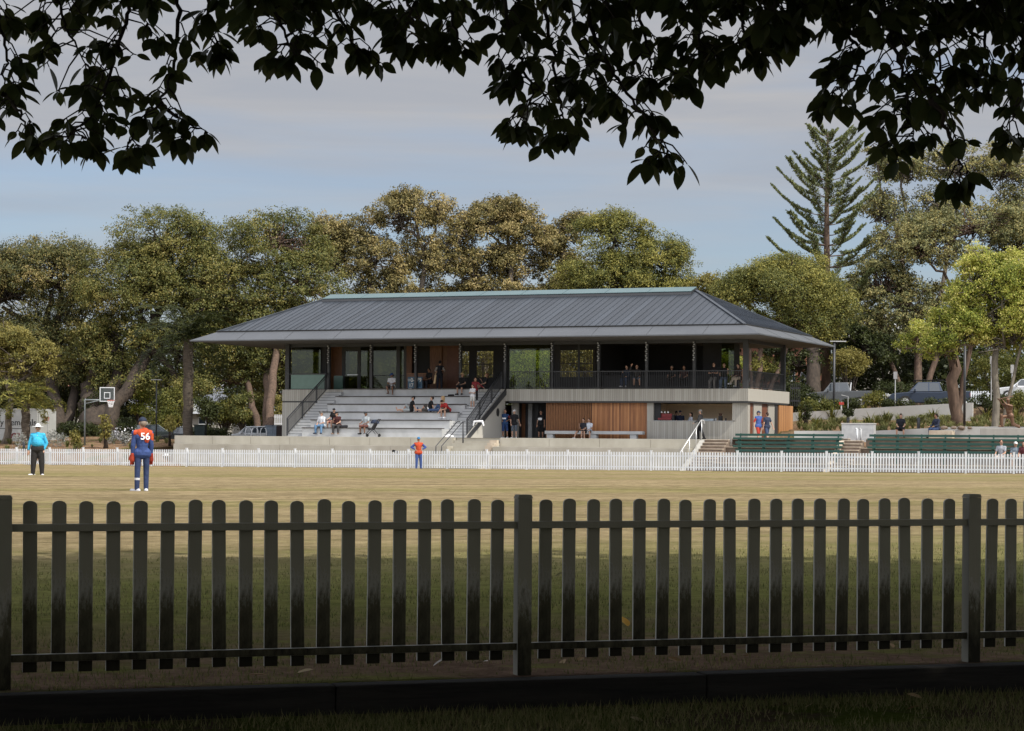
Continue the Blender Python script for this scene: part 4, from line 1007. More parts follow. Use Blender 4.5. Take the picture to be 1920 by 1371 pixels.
    if f.get('hat'):
        b = MB(); c = J['headc'] + J['hd'] * .055; b.ell(c, (.100, .118, .112), hM, zmin=-.05); b.ell(c - J['hd'] * .004, (.215, .225, .014), hM); part('hat', b, f['hat'], .010, 1)
    b = MB()
    for s in (-1, 1): b.ell(J['headc'] + J['face'] * .09 + hside * s * .033 + J['hd'] * .022, (.014 if not f.get('shades') else .028, .010, .009 if not f.get('shades') else .018), hM, 8, 5)
    b.ell(J['headc'] + J['face'] * .088 - J['hd'] * .052, (.024, .008, .006), hM, 8, 5)
    me_ = b.mesh('facial_features', body_mat or pmat((.05, .025, .02), .5), True); link('facial_features', me_, root)
    return root, J
SIT = dict(hip=.52, thr=(-.14, -1, -.02), thl=(.14, -1, -.02), snr=(-.03, .05, -1), snl=(.05, -.05, -1), torso=(0, -.12, 1), uar=(-.2, -.35, -1), ual=(.2, -.35, -1), far=(.25, -1, -.25), fal=(-.25, -1, -.25))
def sit(**k): d = dict(SIT); d.update(k); return d
LAP = dict(hip=.13, torso=(0, .18, 1), thr=(-.12, -.75, .66), snr=(-.02, -.55, -.83), thl=(.1, -1, .02), snl=(.05, -1, .0), ftl=(.1, -.4, 1), uar=(-.2, -.5, -1), far=(.3, -1, .25), ual=(.25, .5, -1), fal=(.1, .2, -1))   # on a bench with the legs along it
STAND = dict(hip=.93)
HIPS = dict(hip=.93, uar=(-.75, .15, -.65), far=(.75, -.35, -.45), ual=(.75, .15, -.65), fal=(-.75, -.35, -.45), thr=(-.10, 0, -1), thl=(.10, 0, -1))
FOLD = dict(hip=.93, uar=(-.25, -.25, -1), far=(.9, -.6, .15), ual=(.25, -.25, -1), fal=(-.9, -.6, .15))
def at_pav(px, w, z, pz=0.0):
    """where photo column px crosses the plane w of the pavilion at height z above the eye"""
    u = U(px, w, z); x, y = from_uw(u, w); return Vector((x, y, EYE + z))
NAVY, BLACK, WHITE, RED, GREY = (.018, .024, .05), (.014, .014, .016), (.68, .69, .72), (.42, .035, .03), (.10, .10, .11)
FAC = -TH      # facing straight out of the pavilion
if True:
    # ---- on the field
    d = 72.4; p = Vector((PX(71, d), d, 0)); p.z = H(p.x, d)
    person('umpire in sky blue shirt and wide brimmed white hat standing on the field', p, .1,
           dict(hip=.90, thr=(-.10, 0, -1), thl=(.09, 0, -1), snr=(-.06, .02, -1), snl=(.03, .02, -1), uar=(-.34, .05, -1), far=(-.12, -.1, -1), ual=(.42, .05, -1), fal=(-.42, -.25, -1), ftr=(-.8, -1, 0), ftl=(.35, -1, 0)),
           dict(top=(.055, .45, .72), tuck=1, belly=1, sleeve=1.85, legs=(.03, .027, .026), shoes=(.72, .72, .74), hat=(.74, .74, .73), hair=(.3, .28, .26), skin='light', shades=1), .985, .013, build=1.28)
    d = 52.3; p = Vector((PX(267, d), d, 0)); p.z = H(p.x, d)
    kp, J = person('wicket keeper in blue and orange kit with number 56 seen from behind', p, math.pi + .32,
           dict(hip=.92, thr=(-.02, -.10, -1), thl=(.05, .05, -1), snr=(.02, .10, -1), snl=(.02, .0, -1), uar=(-.10, .02, -1), far=(.0, -.16, -1), ual=(.13, .05, -1), fal=(.03, -.08, -1), face=(.25, -1, -.1), ftr=(-.1, -1, 0), ftl=(.8, -.9, 0)),
           dict(legw=.88, top=(.045, .08, .23), arms=(.04, .07, .20), sleeve=1.9, legs=(.032, .05, .12), shoes=(.62, .62, .66), cap=(.028, .038, .07), hair=(.24, .19, .15), skin='light', gloves=1), 1.02, .012, build=.94)
    # its orange yoke, number, gloves and pad straps
    b = MB(); b.cone(J['shr'] + V(.02, .012, .0), J['shl'] - V(.02, -.012, .0), .086, .086); b.cone(J['chest'] + V(-.05, .045, .10), J['chest'] + V(-.05, .045, -.09), .118, .105); b.cone(J['chest'] + V(.05, .04, .08), J['chest'] + V(.0, .045, -.0), .112, .11); b.cone(lerp(J['shr'], J['elr'], .0), lerp(J['shr'], J['elr'], .5), .083, .07)
    me_ = remeshed(b, .012); me_.materials.append(pmat((.55, .085, .03))); link('shirt_yoke', me_, kp)
    tm = text_mesh('56', .23, M['white_cloth'], .004, .004); o = link('shirt_number', tm, kp); o.location = J['chest'] + V(-.04, .19, .0); o.rotation_euler = (math.radians(84), 0, math.pi)
    for n, c in (('r', (.30, .035, .02)), ('l', (.42, .06, .03))):
        b = MB(); h0 = nrm(J['ha' + n] - J['wr' + n]); b.cone(J['wr' + n] - h0 * .04, J['wr' + n] + h0 * .03, .055, .06); b.cone(J['wr' + n] + h0 * .03, J['ha' + n] + h0 * .02, .062, .07)
        for q in (-.05, -.017, .017, .05): b.cone(J['ha' + n] + V(q * .7, q * .5, 0), J['ha' + n] + V(q * .8, q * .6, 0) + h0 * .12, .024, .02)
        b.cone(J['wr' + n] + V(.05, -.02, 0), J['ha' + n] + V(.07, -.04, 0), .024, .022)
        me_ = remeshed(b, .011); me_.materials.append(pmat(c)); link('wicket_glove', me_, kp)
    for n, t, c in (('l', .42, WHITE), ('l', .82, (.6, .25, .2)), ('r', .80, WHITE), ('l', .90, WHITE)):
        b = MB(); q = lerp(J['kn' + n], J['an' + n], t); b.cone(q - V(0, 0, .022), q + V(0, 0, .022), .076 - .02 * t, .076 - .02 * t); me_ = remeshed(b, .011); me_.materials.append(pmat(c)); link('pad_strap', me_, kp)
    d = 119.3; p = Vector((PX(785, d), d, 0)); p.z = H(p.x, d)
    fl, J = person('fielder in blue and orange kit with hands on hips before the far fence', p, .15, dict(HIPS, thr=(-.02, -.05, -1), thl=(.08, .05, -1)),
           dict(top=(.50, .075, .03), arms=(.05, .085, .28), sleeve=1.9, legs=(.05, .09, .26), shoes=(.08, .09, .14), cap=(.04, .17, .35), hair=(.05, .03, .02), skin='tan'), 1.0)
    # ---- upper floor and tiers
    def tp(px, k, z=0.0, dw=.25): return at_pav(px, -TR * k + dw, ZS - RI * k + .055 + z)
    S = lambda px, k, hip: tp(px, k) - Vector((0, 0, hip - .13))
    person('person in white T shirt and blue cap sitting on the top tier with legs dangling', S(735, 0, .52), FAC + .15, sit(face=(-.6, -1, -.3), far=(.6, -1, -.1), fal=(-.8, -.8, -.1), thr=(-.3, -1, .05), snr=(.35, -.2, -1)), dict(top=(.62, .63, .68), legs=(.09, .07, .07), leglen=.9, cap=(.03, .08, .25), hair=(.03, .02, .02), skin='brown'))
    bp_, Jb = person('batter in dark pads standing on the upper floor holding a bat', at_pav(824, .9, ZS + .03), FAC + .7, dict(hip=.93, uar=(-.5, -.3, -1), far=(-.1, -1, -.2), ual=(.3, -.4, -.8), fal=(-.7, -.7, .1), face=(-.5, -1, -.5), torso=(0, -.1, 1)), dict(top=(.02, .022, .03), arms=(.35, .33, .31), sleeve=1.2, legs=(.018, .02, .03), shoes=(.5, .5, .5), cap=(.02, .02, .025), hair=(.02, .015, .012), skin='light'))
    person('dark clothed person sitting beside the scoreboard', at_pav(806, .9, ZS + .03), FAC - .4, sit(hip=.48), dict(top=BLACK, legs=(.02, .02, .025), shoes=BLACK, hair=(.02, .015, .01), skin='brown'))
    person('person in wide straw hat and black shirt sitting on the top tier', S(868, 0, .52), FAC - .1, sit(), dict(top=BLACK, legs=(.02, .02, .024), leglen=.95, shoes=(.02, .02, .02), hat=(.50, .36, .19), hair=(.1, .07, .05), skin='light'))
    person('woman with crossed legs sitting on the upper floor near the stair', at_pav(908, .8, ZS - .32), FAC - .9, sit(thr=(.3, -1, .25), snr=(.3, -.5, -.8), far=(.3, -.6, .8), torso=(0, .2, 1)), dict(top=(.03, .03, .032), legs=(.03, .03, .035), leglen=.6, hair=(.2, .11, .06), longhair=1, skin='light'))
    zst = lambda w: max(0.0, ZS * (1 + w / 5.51))
    person('girl in white shirt and white shorts standing on the right stair', at_pav(886, -2.0, zst(-2.0) - .1), FAC - .2, dict(FOLD), dict(top=WHITE, legs=(.60, .60, .57), leglen=.75, skirt=1, shoes=WHITE, hair=(.07, .04, .025), longhair=1, skin='light'), .80)
    person('child in dark red sleeves standing higher on the right stair', at_pav(891, -1.3, zst(-1.3) - .08), FAC + .5, dict(hip=.93, ual=(.8, -.2, -.7), fal=(.7, -.2, -.6)), dict(top=(.22, .03, .035), sleeve=1.8, legs=BLACK, shoes=WHITE, hair=(.16, .07, .035), longhair=1, skin='light'), .82)
    LEFT = FAC - math.pi / 2
    person('person in black T shirt and cap stretched along the third tier, leftmost of four', tp(771, 3), LEFT + .35, dict(LAP, face=(0, -1, -.1)), dict(top=BLACK, legs=(.33, .36, .37), leglen=1.1, cap=BLACK, hair=BLACK, skin='light'))
    person('man in black T shirt hugging one knee on the third tier', tp(806, 3), LEFT + .35, dict(LAP), dict(top=BLACK, legs=(.07, .065, .06), leglen=1.0, hair=(.03, .02, .015), skin='light'))
    person('blonde woman in pale top and jeans sitting along the third tier', tp(830, 3), LEFT + .25, dict(LAP, torso=(0, -.02, 1)), dict(top=(.45, .42, .36), legs=(.06, .10, .20), shoes=WHITE, hair=(.38, .26, .13), longhair=1, skin='light'))
    person('person in red shirt bending forward over their knees on the third tier', S(840, 3, .52), FAC - .35, sit(torso=(0, -.75, .7), head=(0, -.8, .5), face=(0, -.6, -.8), uar=(-.1, -.3, -1), far=(.1, -.7, -.7)), dict(top=(.36, .03, .028), legs=(.04, .035, .035), leglen=.9, shoes=WHITE, hair=(.03, .02, .015), skin='light'))
    person('man in white T shirt, cap and blue jeans sitting on the lowest tier', S(604, 5, .52), FAC - .1, sit(thr=(-.25, -1, 0), thl=(.25, -1, 0), uar=(-.25, -.1, -1), far=(.4, -.9, -.35)), dict(top=(.62, .64, .68), sleeve=.95, legs=(.12, .22, .36), shoes=(.02, .03, .06), cap=(.13, .12, .11), hair=(.12, .1, .08), skin='light'))
    person('person in black cap leaning towards a friend, one tier above the lowest', S(625, 5, .52) + Vector((0, .5, .25)), FAC - .25, sit(torso=(.25, -.3, 1), face=(.7, -1, 0)), dict(top=BLACK, legs=(.25, .09, .08), leglen=.7, shoes=WHITE, cap=BLACK, hair=BLACK, skin='light'))
    person('person in dark red top and grey trousers sitting on the lowest tier', S(634, 5, .52), FAC + .1, sit(torso=(-.1, -.15, 1), face=(-.6, -1, -.1), far=(.5, -.7, .7)), dict(top=(.06, .018, .018), legs=(.05, .048, .05), shoes=(.25, .17, .13), cap=BLACK, hair=(.02, .015, .012), skin='light'))
    person('person in grey T shirt sitting behind the stroller on the lowest tier', S(687, 5, .52), FAC - .15, sit(), dict(top=(.36, .40, .43), legs=(.16, .07, .06), leglen=1.0, shoes=BLACK, cap=(.03, .035, .04), hair=BLACK, skin='brown'))
    # ---- ground floor
    g1, J1 = person('player in blue and maroon kit standing hands on hips by the lobby', at_pav(947, -.5, 0), FAC - .1, dict(HIPS), dict(top=(.03, .075, .19), arms=(.18, .03, .035), sleeve=.95, legs=(.03, .065, .19), leglen=.98, shoes=WHITE, hair=(.02, .015, .01), skin='tan'), .99)
    b = MB(); b.box(-.13, .13, -.175, -.14, .02, .11); ob = b.build('shirt_stripe', M['white_cloth'], g1); ob.location = J1['waist'] + V(0, 0, .02)
    person('coach in black polo shirt, grey shorts and white cap by the lobby', at_pav(964, -.7, 0), FAC + .15, dict(hip=.93, ual=(.35, .2, -1), fal=(.2, .3, -.9), far=(.2, -.5, -.8), face=(-.6, -1, 0)), dict(top=(.014, .014, .017), legs=(.10, .12, .15), leglen=.95, shoes=WHITE, cap=(.55, .55, .56), hair=(.3, .27, .25), skin='light'), .97)
    g2, J2 = person('person in black shirt with white band in the lobby shade', at_pav(1014, 1.1, 0), FAC, dict(STAND), dict(top=BLACK, legs=BLACK, leglen=.98, shoes=BLACK, hair=BLACK, skin='tan'), .96)
    b = MB(); b.box(-.13, .13, -.175, -.14, 0, .14); ob = b.build('shirt_stripe', M['white_cloth'], g2); ob.location = J2['waist'] + V(0, 0, .05)
    person('person in black and white top sitting on the concrete bench, hand raised', at_pav(1094, -.35, -.05), FAC - .25, sit(torso=(.05, -.1, 1), far=(.3, -.5, .8), thr=(-.45, -1, -.02), snr=(-.35, -.2, -1)), dict(top=(.03, .03, .04), legs=(.02, .02, .024), leglen=.7, shoes=WHITE, hair=(.02, .016, .012), skin='light'), .93)
    person('person in white T shirt sitting on the concrete bench', at_pav(1105, -.35, -.05), FAC - .1, sit(thl=(.3, -1, 0)), dict(top=(.62, .66, .74), legs=(.02, .02, .024), leglen=.8, shoes=(.4, .4, .4), hair=(.05, .03, .02), skin='light'), .93)
    person('kiosk worker in dark cap and dark shirt behind the counter', at_pav(1275, 1.5, .0), FAC + .3, dict(STAND), dict(top=NAVY, legs=BLACK, shoes=BLACK, cap=(.02, .026, .05), hair=BLACK, skin='light'), .97)
    person('customer in dark cap leaning close beside the kiosk worker', at_pav(1268, 2.2, .0), FAC + .1, dict(STAND), dict(top=BLACK, legs=BLACK, shoes=BLACK, cap=BLACK, hair=BLACK, skin='light'), .96)
    person('woman in white top with dark hair at the kiosk counter', at_pav(1295, 1.3, -.02), FAC - .9, dict(FOLD), dict(top=(.52, .54, .60), legs=BLACK, shoes=BLACK, hair=(.035, .022, .018), longhair=1, skin='light'), .92)
    person('person in grey jacket and black trousers walking past the kiosk counter', at_pav(1313, -.55, 0), FAC - 1.45, dict(hip=.91, thr=(0, -.35, -1), snr=(0, .05, -1), thl=(0, .25, -1), snl=(0, .4, -1), ual=(0, -.35, -1), fal=(0, -.9, -.5), far=(0, -.6, -.8)), dict(top=(.075, .075, .078), sleeve=1.9, legs=(.012, .012, .014), shoes=BLACK, cap=(.25, .24, .22), hair=(.1, .09, .08), skin='light'))
    rp, Jr = person('player in blue and red kit and cap walking along the right side wall', at_pav(1422, -1.4, -.1), FAC - 2.2 + math.pi, dict(hip=.92, thr=(0, -.3, -1), thl=(0, .25, -1), snl=(0, .35, -1), uar=(-.35, .25, -1), face=(.4, -1, 0)), dict(top=(.06, .11, .32), arms=(.45, .05, .03), sleeve=.9, legs=(.40, .05, .035), leglen=.95, shoes=WHITE, cap=(.03, .05, .10), hair=(.03, .02, .02), skin='light'), 1.0)
    person('person in navy shirt and shorts walking away beside the side wall', at_pav(1438, -1.2, -.1), FAC - 2.6 + .4, dict(hip=.92, thr=(0, -.25, -1), thl=(0, .25, -1), snl=(0, .35, -1), uar=(-.4, .2, -1), far=(-.4, .2, -1)), dict(top=(.03, .04, .075), legs=(.05, .07, .13), leglen=.95, shoes=WHITE, hair=(.05, .03, .025), skin='light'), .96)
    # ---- balcony
    bal = lambda px, w=.9: at_pav(px, w, ZS + .14)
    person('woman in dark blue jacket sitting on the balcony, leftmost there', bal(1176), FAC - .2, sit(far=(.3, -.5, .7)), dict(top=(.03, .04, .07), sleeve=1.8, legs=(.04, .06, .11), shoes=WHITE, hair=(.03, .02, .018), longhair=1, skin='light'), .97)
    person('man in dark jacket and shorts sitting hand to head on the balcony', bal(1194), FAC + .3, sit(uar=(-.6, -.5, .1), far=(.4, -.3, 1), torso=(0, -.2, 1)), dict(top=(.05, .045, .045), sleeve=1.8, legs=(.10, .16, .24), leglen=.9, shoes=BLACK, hair=(.03, .02, .016), skin='light'), 1.0)
    person('fair haired person in black sitting deep on the balcony', bal(1260, 1.6), FAC, sit(), dict(top=BLACK, legs=(.03, .025, .025), shoes=BLACK, hair=(.25, .2, .15), skin='tan'), .95)
    person('person in dark red top sitting deep on the balcony', bal(1283, 1.6), FAC, sit(), dict(top=(.05, .02, .02), legs=(.02, .02, .02), shoes=BLACK, hair=(.06, .025, .015), skin='tan'), .95)
    person('man in black T shirt and grey trousers with folded arms on the balcony', bal(1338), FAC, sit(torso=(0, .02, 1), uar=(-.3, -.3, -1), far=(.9, -.5, .1), ual=(.3, -.3, -1), fal=(-.9, -.5, .1), hip=.60, thr=(-.1, -.8, -.6), thl=(.1, -.8, -.6)), dict(top=(.02, .016, .018), legs=(.22, .21, .20), shoes=(.4, .4, .4), hair=(.05, .035, .03), skin='light'))
    person('person in black with pale jeans raising a cup on the balcony', bal(1358), FAC + .1, sit(fal=(.1, -.6, .9), hip=.56, thr=(-.1, -.9, -.4), thl=(.1, -.9, -.4)), dict(top=BLACK, legs=(.13, .18, .26), shoes=(.3, .4, .5), hair=(.06, .04, .03), skin='light'))
    person('woman in brown top and cream trousers with crossed legs on the balcony', bal(1386), FAC - .55, sit(thr=(.2, -1, .1), snr=(.0, -.6, -.8)), dict(top=(.07, .04, .03), sleeve=1.8, legs=(.52, .44, .35), shoes=WHITE, hair=(.05, .03, .02), longhair=1, skin='light'))
    # ---- right hand terraces and bank
    def at(px, d, z): return Vector((PX(px, d), d, z))
    q = at_pav(1878, row_w(2) + .15, row_z[2] + .03 - .06); person('man in grey T shirt looking aside on the front green bench', q, FAC - .2, sit(face=(.8, -1, 0)), dict(top=(.34, .36, .40), legs=(.5, .42, .38), leglen=1.0, shoes=WHITE, hair=(.05, .03, .02), skin='light', shades=1), 1.05)
    q = at_pav(1904, row_w(2) + .15, row_z[2] + .03 - .12); person('person in blue grey T shirt and white cap on the front green bench', q, FAC + .2, sit(torso=(0, -.05, 1), face=(.3, -1, 0)), dict(top=(.15, .19, .23), legs=(.45, .38, .35), leglen=1.0, shoes=WHITE, cap=(.72, .72, .70), hair=(.1, .07, .05), skin='light'), 1.02)
    q = at_pav(1920, row_w(2) + .15, row_z[2] + .03 - .08); person('dark haired person in maroon top at the end of the front green bench', q, FAC - .1, sit(), dict(top=(.10, .025, .03), legs=(.03, .03, .04), shoes=WHITE, hair=(.03, .018, .014), longhair=1, skin='light'), 1.0)
    d = 121.0; zt = EYE + ZZ(806, d, 1690); person('person in black T shirt and shorts sitting on the low bank wall', at(1689, d, zt - .42), -.2, sit(face=(.1, -1, -.5), uar=(-.2, -.2, -1), thr=(-.3, -1, 0)), dict(top=(.016, .018, .026), legs=(.015, .016, .02), leglen=.95, shoes=(.05, .05, .06), hair=(.03, .02, .016), skin='light'), .98)
    d = 120.0; zt = EYE + ZZ(807, d, 1757); person('person in navy jacket and jeans sitting turned away on a pale block', at(1757, d, zt - .42), -1.0, sit(face=(-.4, -1, 0)), dict(top=(.025, .032, .06), sleeve=1.9, legs=(.035, .06, .14), shoes=BLACK, hair=(.03, .02, .016), skin='tan'), 1.0)
    # ---- the bronze batter
    d = 117.0; sb = at(1893, d, EYE + ZZ(803, d, 1893))
    stt, Js = person('bronze statue of a batter kneeling into a stroke with bat raised', sb, -1.0,
        dict(hip=.62, torso=(0, -.18, 1), thr=(-.05, -1, -.1), snr=(0, .05, -1), thl=(.05, .25, -1), snl=(.05, 1, -.25), ftl=(0, .3, -1), uar=(-.1, -1, .45), far=(.1, -.8, .75), ual=(-.35, -1, .3), fal=(-.4, -.5, .8), face=(0, -1, .2)),
        dict(top=M['bronze'], sleeve=.7, legs=M['bronze'], shoes=M['bronze'], cap=M['bronze']), 1.12, .016, name='statue', body_mat=M['bronze'])
    mb = MB(); a = Js['har']; dirb = nrm((.25, .95, .18)); mb.bar(a - dirb * .06, a + dirb * .26, .03, .03); mb.bar(a + dirb * .24, a + dirb * .82, .10, .04); mb.build('bat', M['bronze'], stt, bevel=.008)
    for n in 'rl':
        b = MB(); b.cone(Js['kn' + n] + V(0, -.03, .06), Js['an' + n] + V(0, -.03, 0), .085, .07); me_ = remeshed(b, .016); me_.materials.append(M['bronze']); link('leg_pad', me_, stt)
    pl = empty('statue_plinth', (sb.x, sb.y, sb.z - .3), -TH, 'low pale concrete plinth under the bronze batter', 'plinth')
    mb = MB(); mb.box(-1.5, 2.2, -.6, .8, -.5, .298); mb.build('plinth_block', M['concrete'], pl, bevel=.02)
    # the bat the batter holds
    mb = MB(); pz = Jb['har']; dd = nrm((-.25, -.35, -1)); mb.bar(pz - dd * .05, pz + dd * .25, .03, .03); mb.bar(pz + dd * .24, pz + dd * .82, .11, .05)
    bt = tag(mb.build('cricket_bat', mat('willow', (.55, .40, .22), .6), None, bevel=.008), 'pale willow bat held by the batter on the upper floor', 'cricket bat'); bt.location = bp_.location; bt.rotation_euler = bp_.rotation_euler
# ================================================================ TREES BEHIND THE GROUND
GT = 'large trees lining the far side of the ground'
tree('fig_tree', 'broad olive crowned fig tree at the far left edge', (112, 158), 163,
     [(95, 530, 118, 92), (5, 560, 100, 105), (0, 640, 80, 60), (150, 610, 80, 80), (40, 650, 110, 70), (120, 705, 110, 60), (30, 720, 70, 40), (120, 480, 60, 42)], M['fig_leaf'], M['bark_fig'], 120000, 1.35, .165, dense=1.5, clump=.34, tuft=17,
     trunks=[(105, 95, 660, .55, .4), (118, 150, 690, .4, .3)], group=GT)
tree('fig_tree', 'tall dark fig tree with massive leaning trunks behind the basketball hoop', (180, 156), 160,
     [(310, 462, 110, 80), (245, 545, 110, 105), (385, 560, 80, 110), (220, 650, 95, 70), (330, 660, 110, 70), (290, 560, 100, 90), (250, 715, 90, 48), (340, 720, 80, 45), (170, 680, 70, 50)], M['fig_leaf_green'], M['bark_fig'], 150000, 1.35, .165, dense=1.5, clump=.34, tuft=17,
     trunks=[(180, 170, 740, 1.0, .8), (190, 280, 650, .6, .45), (172, 225, 690, .7, .5)], group=GT)
tree('fig_tree', 'fig tree with two reddish trunks just left of the pavilion', (492, 150), 162,
     [(520, 460, 108, 76), (570, 545, 105, 85), (470, 570, 90, 90), (430, 660, 85, 65), (525, 680, 85, 55), (520, 610, 90, 70), (390, 600, 60, 90), (440, 715, 80, 42), (520, 725, 60, 36)], M['fig_leaf_green'], M['bark_brown'], 140000, 1.3, .165, dense=1.5, clump=.34, tuft=17,
     trunks=[(497, 505, 690, .42, .32), (488, 462, 710, .28, .2), (499, 520, 640, .35, .25)], group=GT)
tree('spreading_fig_tree', 'tall open brownish fig tree showing sky, tallest above the roof', (735, 172), 176,
     [(755, 412, 85, 60), (660, 450, 75, 62), (818, 402, 46, 46), (700, 500, 105, 62), (800, 490, 85, 66), (760, 376, 60, 26), (740, 545, 120, 50), (630, 500, 50, 70), (622, 440, 55, 48), (865, 440, 40, 50)], M['fig_leaf_brown'], M['bark_pale'], 62000, .95, .20, dense=.85, hollow=.4, clump=.5,
     trunks=[(735, 740, 520, .4, .3), (745, 800, 480, .3, .2), (725, 690, 500, .3, .2)], group=GT)
tree('spreading_fig_tree', 'open brownish fig tree above the middle of the roof', (915, 172), 178,
     [(915, 428, 88, 62), (975, 425, 50, 55), (890, 505, 95, 62), (965, 505, 70, 60), (930, 390, 60, 28), (920, 550, 110, 45), (1015, 455, 40, 40)], M['fig_leaf_brown'], M['bark_pale'], 56000, .95, .20, dense=.9, hollow=.4, clump=.5,
     trunks=[(915, 900, 520, .4, .3), (925, 960, 480, .3, .2)], group=GT)
tree('spreading_fig_tree', 'small open fig tree in the gap behind the roof ridge', (1060, 172), 180,
     [(1055, 445, 48, 40), (1045, 505, 62, 60), (1095, 420, 50, 26), (1060, 550, 80, 40)], M['fig_leaf_brown'], M['bark_pale'], 28000, .95, .20, dense=.9, hollow=.4, group=GT)
tree('fig_tree', 'dense round topped fig tree above the right part of the roof', (1160, 170), 172,
     [(1150, 450, 92, 58), (1225, 492, 84, 58), (1130, 520, 105, 55), (1250, 540, 70, 40), (1170, 540, 120, 40)], M['olive_leaf'], M['bark_fig'], 80000, 1.25, .165, clump=.36, tuft=13, dense=1.4, group=GT)
tree('yellow_tree', 'yellow green tree peeping over the right end of the ridge', (1340, 168), 170,
     [(1325, 548, 40, 36), (1345, 600, 45, 55)], M['yellow_leaf'], M['bark_fig'], 11000, .9, .2, dense=1.3, group=GT)
tree('round_tree', 'dense round olive tree standing behind the right end of the pavilion', (1412, 147), 150,
     [(1465, 555, 120, 82), (1550, 585, 62, 72), (1395, 550, 62, 50), (1480, 615, 110, 45), (1490, 505, 75, 36)], M['olive_leaf'], M['bark_brown'], 100000, 1.2, .145, tint_sd=.14, clump=.36, tuft=13, dense=1.5,
     trunks=[(1408, 1430, 640, .22, .16), (1420, 1480, 640, .18, .12), (1412, 1405, 630, .14, .09)], group=GT)
tree('gum_tree', 'tall thin open gum tree against the sky behind the pine', (1700, 178), 182,
     [(1690, 325, 72, 62), (1640, 285, 30, 22), (1790, 320, 85, 62), (1880, 320, 75, 62), (1660, 400, 60, 55), (1905, 400, 60, 66), (1760, 400, 75, 55)], M['gum_leaf'], M['bark_pale'], 34000, .75, .21, dense=.85, hollow=.3, clump=.6,
     trunks=[(1700, 1690, 470, .35, .22), (1705, 1790, 430, .26, .15), (1712, 1870, 430, .22, .12)], group=GT)
tree('gum_tree', 'bushy golden tipped gum tree behind the parked utes', (1715, 168), 170,
     [(1725, 470, 110, 86), (1830, 430, 110, 62), (1650, 545, 80, 80), (1700, 580, 110, 70), (1620, 620, 70, 45), (1910, 470, 70, 85), (1690, 640, 100, 34)], M['gum_leaf'], M['bark_brown'], 78000, .95, .19, hollow=.5, dense=1.25,
     trunks=[(1715, 1725, 600, .36, .25), (1722, 1800, 560, .26, .18), (1708, 1650, 630, .22, .14)], group=GT)
tree('bright_tree', 'bright yellow green tree with straight grey trunk near the statue', (1866, 119), 119,
     [(1855, 550, 100, 85), (1800, 620, 72, 58), (1905, 520, 66, 60), (1895, 635, 80, 50), (1840, 500, 60, 42), (1930, 600, 66, 70), (1765, 655, 40, 30), (1850, 605, 95, 55)], M['bright_leaf'], M['bark_grey'], 105000, .7, .13, hollow=.45, dense=1.3, tint_sd=.2,
     trunks=[(1866, 1868, 650, .22, .17), (1870, 1925, 610, .11, .07)], group=GT)
tree('paperbark_tree', 'tree with thick flaking brown trunk beside the dark ute', (1796, 131), 131,
     [(1770, 650, 50, 34), (1720, 635, 36, 34), (1800, 630, 66, 40)], M['bright_leaf'], M['bark_brown'], 16000, .7, .14, dense=1.2,
     trunks=[(1797, 1786, 670, .38, .33), (1790, 1826, 622, .2, .14)], group=GT, tr=.3)
tree('small_tree', 'small yellow leaved tree at the left edge by the truck', (14, 143), 143,
     [(35, 685, 70, 62), (5, 640, 60, 40), (75, 670, 36, 42)], M['yellow_leaf'], M['bark_pale'], 26000, .75, .16, hollow=.4, dense=1.2,
     trunks=[(12, 22, 745, .26, .18)], group=GT)
tree('shade_tree', 'dark tree in front of the brick house behind the balcony corner', (1500, 164), 168,
     [(1500, 690, 60, 45), (1570, 640, 70, 40), (1440, 660, 45, 40), (1630, 660, 70, 40)], M['dark_leaf'], M['bark_fig'], 22000, .9, .2, trunks=[(1528, 1520, 640, .6, .5)], group=GT)
